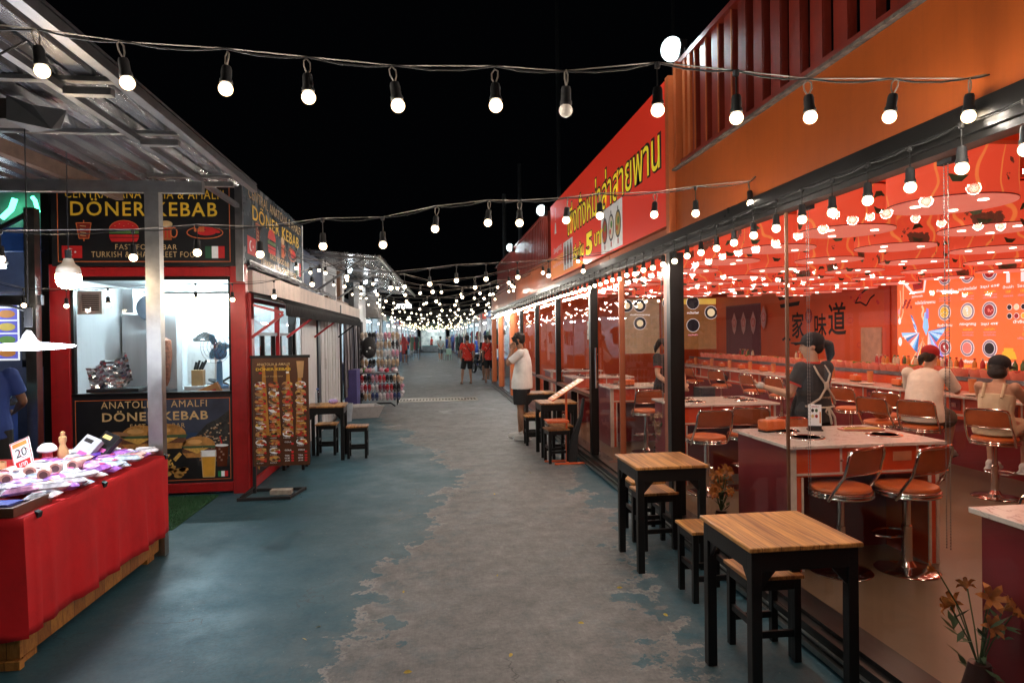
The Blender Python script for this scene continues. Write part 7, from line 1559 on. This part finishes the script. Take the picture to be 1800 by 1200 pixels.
    if shoes:
        for s_ in ('L', 'R'):
            an = J['an' + s_]; f = V((J['ft' + s_][0], J['ft' + s_][1], 0)).normalized(); az = an.z - .08
            fM = Matrix((f.cross(V((0, 0, 1))), f, V((0, 0, 1)))).transposed().to_4x4()
            B0 = Matrix.Translation(V((an.x, an.y, az)) + f * .055) @ fM
            if shoes[0] == 'flip':
                g = MB(); g.ell((0, 0, .008), (.05, .145, .009), shoes[1], 18, 6).ell((0, .04, .05), (.045, .02, .015), shoes[1], 10, 6)
                g.v = [tuple(B0 @ V(v)) for v in g.v]; g.build('sandal', t)
            else:
                g = MB(); g.ell((0, .01, .045), (.052, .15, .045), shoes[1], 18, 10).ell((0, -.07, .07), (.045, .06, .05), shoes[1], 12, 8).box((-.048, -.13, .0), (.048, .14, .03), shoes[1]); g.v = [tuple(B0 @ V(v)) for v in g.v]
                sh_ = skinmesh(g, 'shoe', t, .009, 2, shoes[1])
                g = MB(); g.ell((0, .005, .012), (.058, .158, .016), shoes[2], 18, 6); g.v = [tuple(B0 @ V(v)) for v in g.v]; g.build('sole', sh_)
    t['J'] = 0; del t['J']
    return t, J, hp, HM
cloth = lambda n, c, b=1.0: mat(n, c, .85, 0, .16, 5, bump=b, bs=8)
wtee = cloth('white_tee', (.80, .78, .75)); bshort = cloth('black_shorts', (.012, .012, .013)); creamt = cloth('cream_tee', (.86, .80, .70)); olive = cloth('olive_shorts', (.13, .12, .09)); navy = cloth('dark_uniform', (.035, .038, .042)); hawaii = mat('red_print_shirt', (.62, .03, .02), .8, 0, .25, 9); bluet = cloth('blue_tee', (.02, .05, .22)); greyt = cloth('grey_tee', (.42, .44, .42)); greys = cloth('grey_shorts', (.14, .16, .17))
redtrim = cloth('red_trim', (.55, .05, .03)); redcap = cloth('red_cap', (.42, .02, .02), .1); blackcap = cloth('black_cap', (.02, .02, .024), .1)
# printed pattern for the red shirts
def patterned(name, base, alt, sc, th):
    M, nt, o = newmat(name); b = nn(nt, 'ShaderNodeBsdfPrincipled', Roughness=.8); tc = nn(nt, 'ShaderNodeTexCoord'); n = nn(nt, 'ShaderNodeTexNoise', Scale=sc, Detail=4, Distortion=2.0); lnk(nt, tc.outputs['Object'], n.inputs['Vector'])
    r = nn(nt, 'ShaderNodeMapRange'); r.inputs[1].default_value = th; r.inputs[2].default_value = th + .02; lnk(nt, n.outputs[0], r.inputs[0]); mx = nn(nt, 'ShaderNodeMix', data_type='RGBA'); mx.inputs[6].default_value = c4(base); mx.inputs[7].default_value = c4(alt); lnk(nt, r.outputs[0], mx.inputs[0]); lnk(nt, mx.outputs[2], b.inputs['Base Color']); lnk(nt, b.outputs[0], o.inputs[0]); return M
hawaii = patterned('red_print_shirt', (.68, .035, .02), (.75, .5, .42), 9, .62)
# 1 man in white tee on the phone
p, J, hp, HM = person('man in white T-shirt and black shorts holding a phone to his ear, facing the lane', (1.42, 10.55, 0), R_(72),
    dict(chest=(0, -.03, 1.25), neck=(0, .01, 1.47), head=(0, .05, 1.61), shL=(-.19, -.02, 1.41), elL=(-.20, .20, 1.22), haL=(-.125, .13, 1.46), palmL=(0, -1, .3), shR=(.19, -.02, 1.41), elR=(.2, .2, 1.24), haR=(.11, .17, 1.45), knL=(-.10, .01, .49), anL=(-.11, -.07, .08), knR=(.12, .05, .49), anR=(.12, .06, .08), curlL=.9, curlR=.9),
    mat('skin_man', (.34, .17, .10), .5, 0, .1, 14), wtee, bshort, ('shoe', mat('shoe_white_l', (.6, .58, .55), .6), mat('sole_white', (.7, .7, .68), .6)), fat=1.27, vox=.009, look=(.05, 1, -.12), short_len=.80, sleeve=.75)
g = MB(); T = Matrix.Translation(hp(-.088, .035, -.01)) @ HM @ Matrix.Rotation(R_(-20), 4, 'X'); g.box((-.006, -.036, -.075), (.006, .036, .075), blackm, T); o = g.build('mobile_phone', bevel=.003)
o.location = (1.42, 10.55, 0); o.rotation_euler.z = R_(72); tag(o, 'black mobile phone held at the ear of the man in white', 'phone')
g = MB(); g.ell(hp(0, .045, -.07), (.05, .05, .04), hair, 12, 8, HM); g.build('beard', p)
# 2 man in red print shirt, back to us
def strap(p, J, m=blackm, side=1):
    g = MB(); a = J['neck'] + V((side * -.09, -.03, -.03)); b_ = J['pelvis'] + V((side * .17, -.02, .12)); c = V((0, -.155, (a.z + b_.z) / 2)); g.tube([a, a.lerp(c, .5) + V((0, -.05, 0)), c, b_.lerp(c, .45) + V((0, -.03, 0)), b_], .012, m, 6); g.build('bag_strap', p)
p, J, hp, HM = person('man in red patterned shirt and dark shorts seen from behind, alone in mid lane', (1.18, 23.2, 0), R_(12), dict(anL=(-.22, -.06, .08), knL=(-.17, .02, .49), anR=(.13, .0, .08), elL=(-.27, -.10, 1.15), haL=(-.22, .02, .92)), skin, hawaii, bshort, ('flip', blackm), vox=.014, short_len=.9, sleeve=.8, fat=1.05); strap(p, J)
p, J, hp, HM = person('man in red patterned shirt reaching for the orange door post', (1.98, 23.4, 0), R_(-12), dict(elR=(.36, .12, 1.22), haR=(.56, .2, 1.08), anL=(-.14, .04, .08)), skin, hawaii, bshort, ('flip', mat('brown_sandal', (.2, .1, .05))), vox=.014, short_len=.9, sleeve=.8, look=(-.8, .6, 0)); strap(p, J, side=-1)
person('person in dark clothes half hidden behind the man reaching for the post', (2.0, 25.2, 0), R_(20), {}, skin, navy, bshort, ('flip', blackm), vox=.016, look=(-.3, 1, 0), sleeve=.8)
person('man in red shirt and black shorts with arms folded, far left of the lane', (-1.92, 44, 0), R_(200), dict(elL=(-.25, .1, 1.15), haL=(-.05, .2, 1.2), elR=(.25, .1, 1.15), haR=(.05, .2, 1.15)), skin, hawaii, bshort, ('flip', blackm), vox=.018, sleeve=.8)
person('person in pale grey T-shirt walking in the far middle of the lane', (.47, 45, 0), R_(10), dict(anL=(-.1, -.22, .14), knL=(-.1, -.02, .5), anR=(.1, .14, .08), knR=(.1, .12, .5), elL=(-.2, -.14, 1.16), haL=(-.05, -.19, .95), elR=(.2, -.14, 1.16), haR=(.05, -.19, .95)), skin, greyt, greys, ('shoe', greyt, wtee), vox=.018, sleeve=.8)
random.seed(61); fc = [('red', hawaii), ('white', wtee), ('navy', bluet), ('black', navy), ('grey', greyt)]
PP = {}
for k, (x, y, ci) in enumerate([(-3.0, 66, 0), (-2.2, 68, 1), (-1.5, 67, 0), (-.2, 70, 0), (1.2, 58, 2), (2.0, 52, 3), (-4.3, 60, 1), (3.0, 60, 4), (-2.6, 38, 3), (-3.0, 33, 4), (2.35, 36, 2), (2.6, 41, 3), (-.9, 74, 2), (.6, 72, 3), (3.4, 66, 0)]):
    if ci not in PP: PP[ci] = person('x', (0, 0, 0), 0, dict(knL=(-.1, .06, .5), anL=(-.1, -.08, .1)), skin, fc[ci][1], [bshort, greys, bluet, bshort, olive][ci], None, vox=.022, hairk='short' if ci % 2 else 'bob')[0]; o = PP[ci]
    else: o = dup(PP[ci])
    o.location = (x, y, 0); o.rotation_euler.z = random.uniform(0, 6.28); o['label'] = 'distant shopper in %s top among the far stalls' % fc[ci][0]; o['group'] = 'distant shoppers in %s tops' % fc[ci][0]
# waitress inside
p, J, hp, HM = person('waitress in dark uniform with red trim, apron straps and ponytail, seen from behind', (3.52, 5.74, .02), R_(18),
    dict(chest=(0, .0, 1.20), neck=(0, .0, 1.38), head=(0, .02, 1.52), shL=(-.165, -.01, 1.33), elL=(-.26, .04, 1.08), haL=(-.33, .26, 1.14), shR=(.165, -.01, 1.33), elR=(.24, .10, 1.12), haR=(.24, .32, 1.16)), skin2, navy, bshort, ('shoe', blackm, blackm), hairk='tail', cap=blackcap, vox=.010, long_pants=1, look=(-.75, .7, -.1), sleeve=.62, female=True, sleeve_trim=redtrim, fat=1.08)
ap = cloth('apron_strap', (.55, .50, .42)); g = MB()
for s_ in (-1, 1): g.tube([(s_ * .07, -.07, 1.345), (s_ * .075, -.125, 1.27), (0, -.152, 1.16), (-s_ * .09, -.150, 1.05), (-s_ * .17, -.10, .99)], .010, ap, 6)
g.tube([(-.175, -.06, .98), (-.1, -.145, .97), (0, -.158, .965), (.1, -.145, .97), (.175, -.06, .98)], .009, ap, 6).tube([(.0, -.16, .965), (-.045, -.175, .93), (-.01, -.175, .90), (.02, -.165, .95)], .008, ap, 6).tube([(.01, -.165, .96), (.05, -.19, .88), (.075, -.185, .76)], .011, ap, 6).tube([(.0, -.165, .96), (.0, -.19, .87), (.01, -.19, .82)], .011, ap, 6); g.ell((0, -.15, 1.165), (.035, .01, .04), ap, 10, 8); g.build('apron_strap', p)
g = MB(); A = Art((0, -.166, 1.06), (1, 0, 0), (0, 0, 1), g); A.text('Shengtang', .0, 0, .17, .028, mat('thread_pale', (.6, .45, .3), .8), 1, 0); A.build('back_print', p)
g = MB(); g.ell((0, .07, .86), (.2, .1, .28), bshort, 16, 12); g.build('apron', p)
for s_ in ('L', 'R'):
    g = MB(); g.ell(J['ha' + s_] + (J['ha' + s_] - J['el' + s_]).normalized() * .05, (.035, .05, .035), mat('glove_clear', (.6, .55, .5), .3), 12, 8); g.build('glove', p)
g = MB(); g.lathe([(.0001, 0), (.035, 0), (.045, .14), (.04, .14), (.03, .01)], (0, 0, 0), mat('cup_clear', (.6, .6, .6), .1), 16); o = g.build('drink_cup', loc=(3.70, 6.09, 1.13)); tag(o, 'clear cup held by the waitress with the ponytail', 'cup')
# second waitress, masked
p, J, hp, HM = person('masked waitress in dark uniform with red collar, behind the reception desk', (3.32, 9.1, .02), R_(190), dict(chest=(0, .04, 1.2), neck=(0, .08, 1.38), head=(0, .13, 1.51), shL=(-.16, .05, 1.33), elL=(-.2, .12, 1.08), haL=(-.12, .3, .95), shR=(.16, .05, 1.33), elR=(.2, .12, 1.08), haR=(.15, .33, .96)), skin2, navy, bshort, ('shoe', blackm, blackm), hairk='tail', vox=.012, long_pants=1, look=(-.25, 1, -.3), female=True, sleeve_trim=redtrim)
g = MB(); g.ell(hp(0, .055, -.04), (.052, .045, .045), mat('mask_yellow', (.62, .5, .3), .7), 14, 10, HM); g.build('face_mask', p)
# seated man, red cap
SITL = dict(pelvis=(0, 0, .74), hipL=(-.09, .02, .73), knL=(-.16, .40, .66), anL=(-.15, .34, .30), hipR=(.09, .02, .73), knR=(.14, .42, .66), anR=(.13, .36, .30), hem=(-.08, 0))
p, J, hp, HM = person('man in red cap and cream T-shirt sitting at the long counter with a smartwatch', (5.45, 6.75, .0), R_(-58), dict(SITL, chest=(0, .06, 1.03), neck=(0, .16, 1.25), head=(0, .25, 1.37), shL=(-.19, .12, 1.20), elL=(-.24, .30, .98), haL=(-.12, .50, 1.04), shR=(.19, .12, 1.20), elR=(.24, .32, .98), haR=(.13, .52, 1.06)), skin2, creamt, olive, ('shoe', greyt, blackm), hairk='bun', cap=redcap, vox=.011, look=(.1, 1, -.35), fat=1.22, sleeve=.85, s=1.0)
g = MB(); e_, h_ = J['elR'], J['haR']; d_ = (h_ - e_).normalized(); x_, y_ = frame(d_, V((1, 0, 0))); c_ = e_.lerp(h_, .85); g.tube([c_ + x_ * .034 * cos(a) + y_ * .034 * sin(a) for a in [2 * pi * k / 16 for k in range(16)]], .008, blackm, 6, closed=True).ell(c_ + x_ * .034, (.008, .018, .018), blackm, 10, 6); g.build('smartwatch', p)
# seated woman, black cap, cream dress
crd = mat('cream_dress', (.66, .54, .36), .85, 0, .1, 8, bump=.5, bs=12)
p, J, hp, HM = person('woman in black cap and cream strap dress sitting at the counter, rightmost', (5.50, 5.85, .0), R_(-62), dict(SITL, chest=(0, .05, .98), neck=(0, .10, 1.16), head=(0, .15, 1.285), shL=(-.15, .06, 1.11), elL=(-.2, .26, .92), haL=(-.1, .46, 1.0), shR=(.15, .06, 1.11), elR=(.2, .28, .92), haR=(.12, .48, 1.0)), skin2, None, None, ('shoe', wtee, wtee), hairk='bob', cap=blackcap, vox=.011, look=(.2, 1, -.3), female=True, fat=.95)
g = MB(); pv, ch, nk = J['pelvis'], J['chest'], J['neck']; loft(g, [(pv + V((0, 0, -.10)), .19, .16), (pv, .18, .14), (pv.lerp(ch, .5), .15, .115), (pv.lerp(ch, .9), .158, .12), (ch.lerp(nk, .25), .160, .118)], crd, V((1, 0, 0)), 20)
loft(g, [((0, -.02, .68), .2, .12), ((0, .2, .70), .2, .10), ((0, .44, .68), .22, .10)], crd, n=16); skinmesh(g, 'dress', p, .011, 2, crd)
g = MB()
for s_ in (-1, 1): g.tube([(s_ * .08, -.07, 1.01), (s_ * .085, .0, 1.14), (s_ * .08, .14, 1.12)], .014, crd, 6)
g.build('dress_strap', p)
# stall keeper left
person('stall keeper in blue T-shirt at the left edge, behind the blue food stall', (-3.98, 6.35, 0), R_(25), dict(elR=(.27, .05, 1.14), haR=(.2, .25, 1.05)), mat('skin_dark', (.20, .10, .06), .5), bluet, bshort, ('shoe', blackm, blackm), vox=.012, sleeve=.7, fat=1.1)
# ================================================================== WORLD, SKY, MOON-DARK SUN, CAMERA
W = bpy.data.worlds.new('World'); SC.world = W; W.use_nodes = True; nt = W.node_tree; nt.nodes.clear()
wo = nt.nodes.new('ShaderNodeOutputWorld'); bg = nt.nodes.new('ShaderNodeBackground'); bg.inputs[0].default_value = (.55, .65, .9, 1); bg.inputs[1].default_value = .0011
nt.links.new(bg.outputs[0], wo.inputs[0])
F_ = 1150.; yaw = math.atan(138 / F_); pit = -math.atan(10 / F_); roll = .0135
f = V((sin(yaw) * cos(pit), cos(yaw) * cos(pit), sin(pit))); r = V((cos(yaw), -sin(yaw), 0)); u = r.cross(f)
Rp = r * cos(roll) - u * sin(roll); Up = r * sin(roll) + u * cos(roll)
cam = bpy.data.cameras.new('camera'); co = bpy.data.objects.new('camera', cam); COL.objects.link(co)
m = Matrix((Rp, Up, -f)).transposed().to_4x4(); m.translation = V((0, 0, 1.68)); co.matrix_world = m
cam.sensor_width = 36; cam.lens = 36 * F_ / 1800; cam.clip_end = 500; cam.clip_start = .05
SC.camera = co
SC.view_settings.view_transform = 'Standard'; SC.view_settings.look = 'None'; SC.view_settings.exposure = 0
cy = SC.cycles; cy.max_bounces = 6; cy.diffuse_bounces = 2; cy.glossy_bounces = 3; cy.transparent_max_bounces = 24; cy.transmission_bounces = 4
cy.use_denoising = True; cy.sample_clamp_indirect = 4; cy.sample_clamp_direct = 0; cy.caustics_reflective = False; cy.caustics_refractive = False
cy.use_light_tree = True
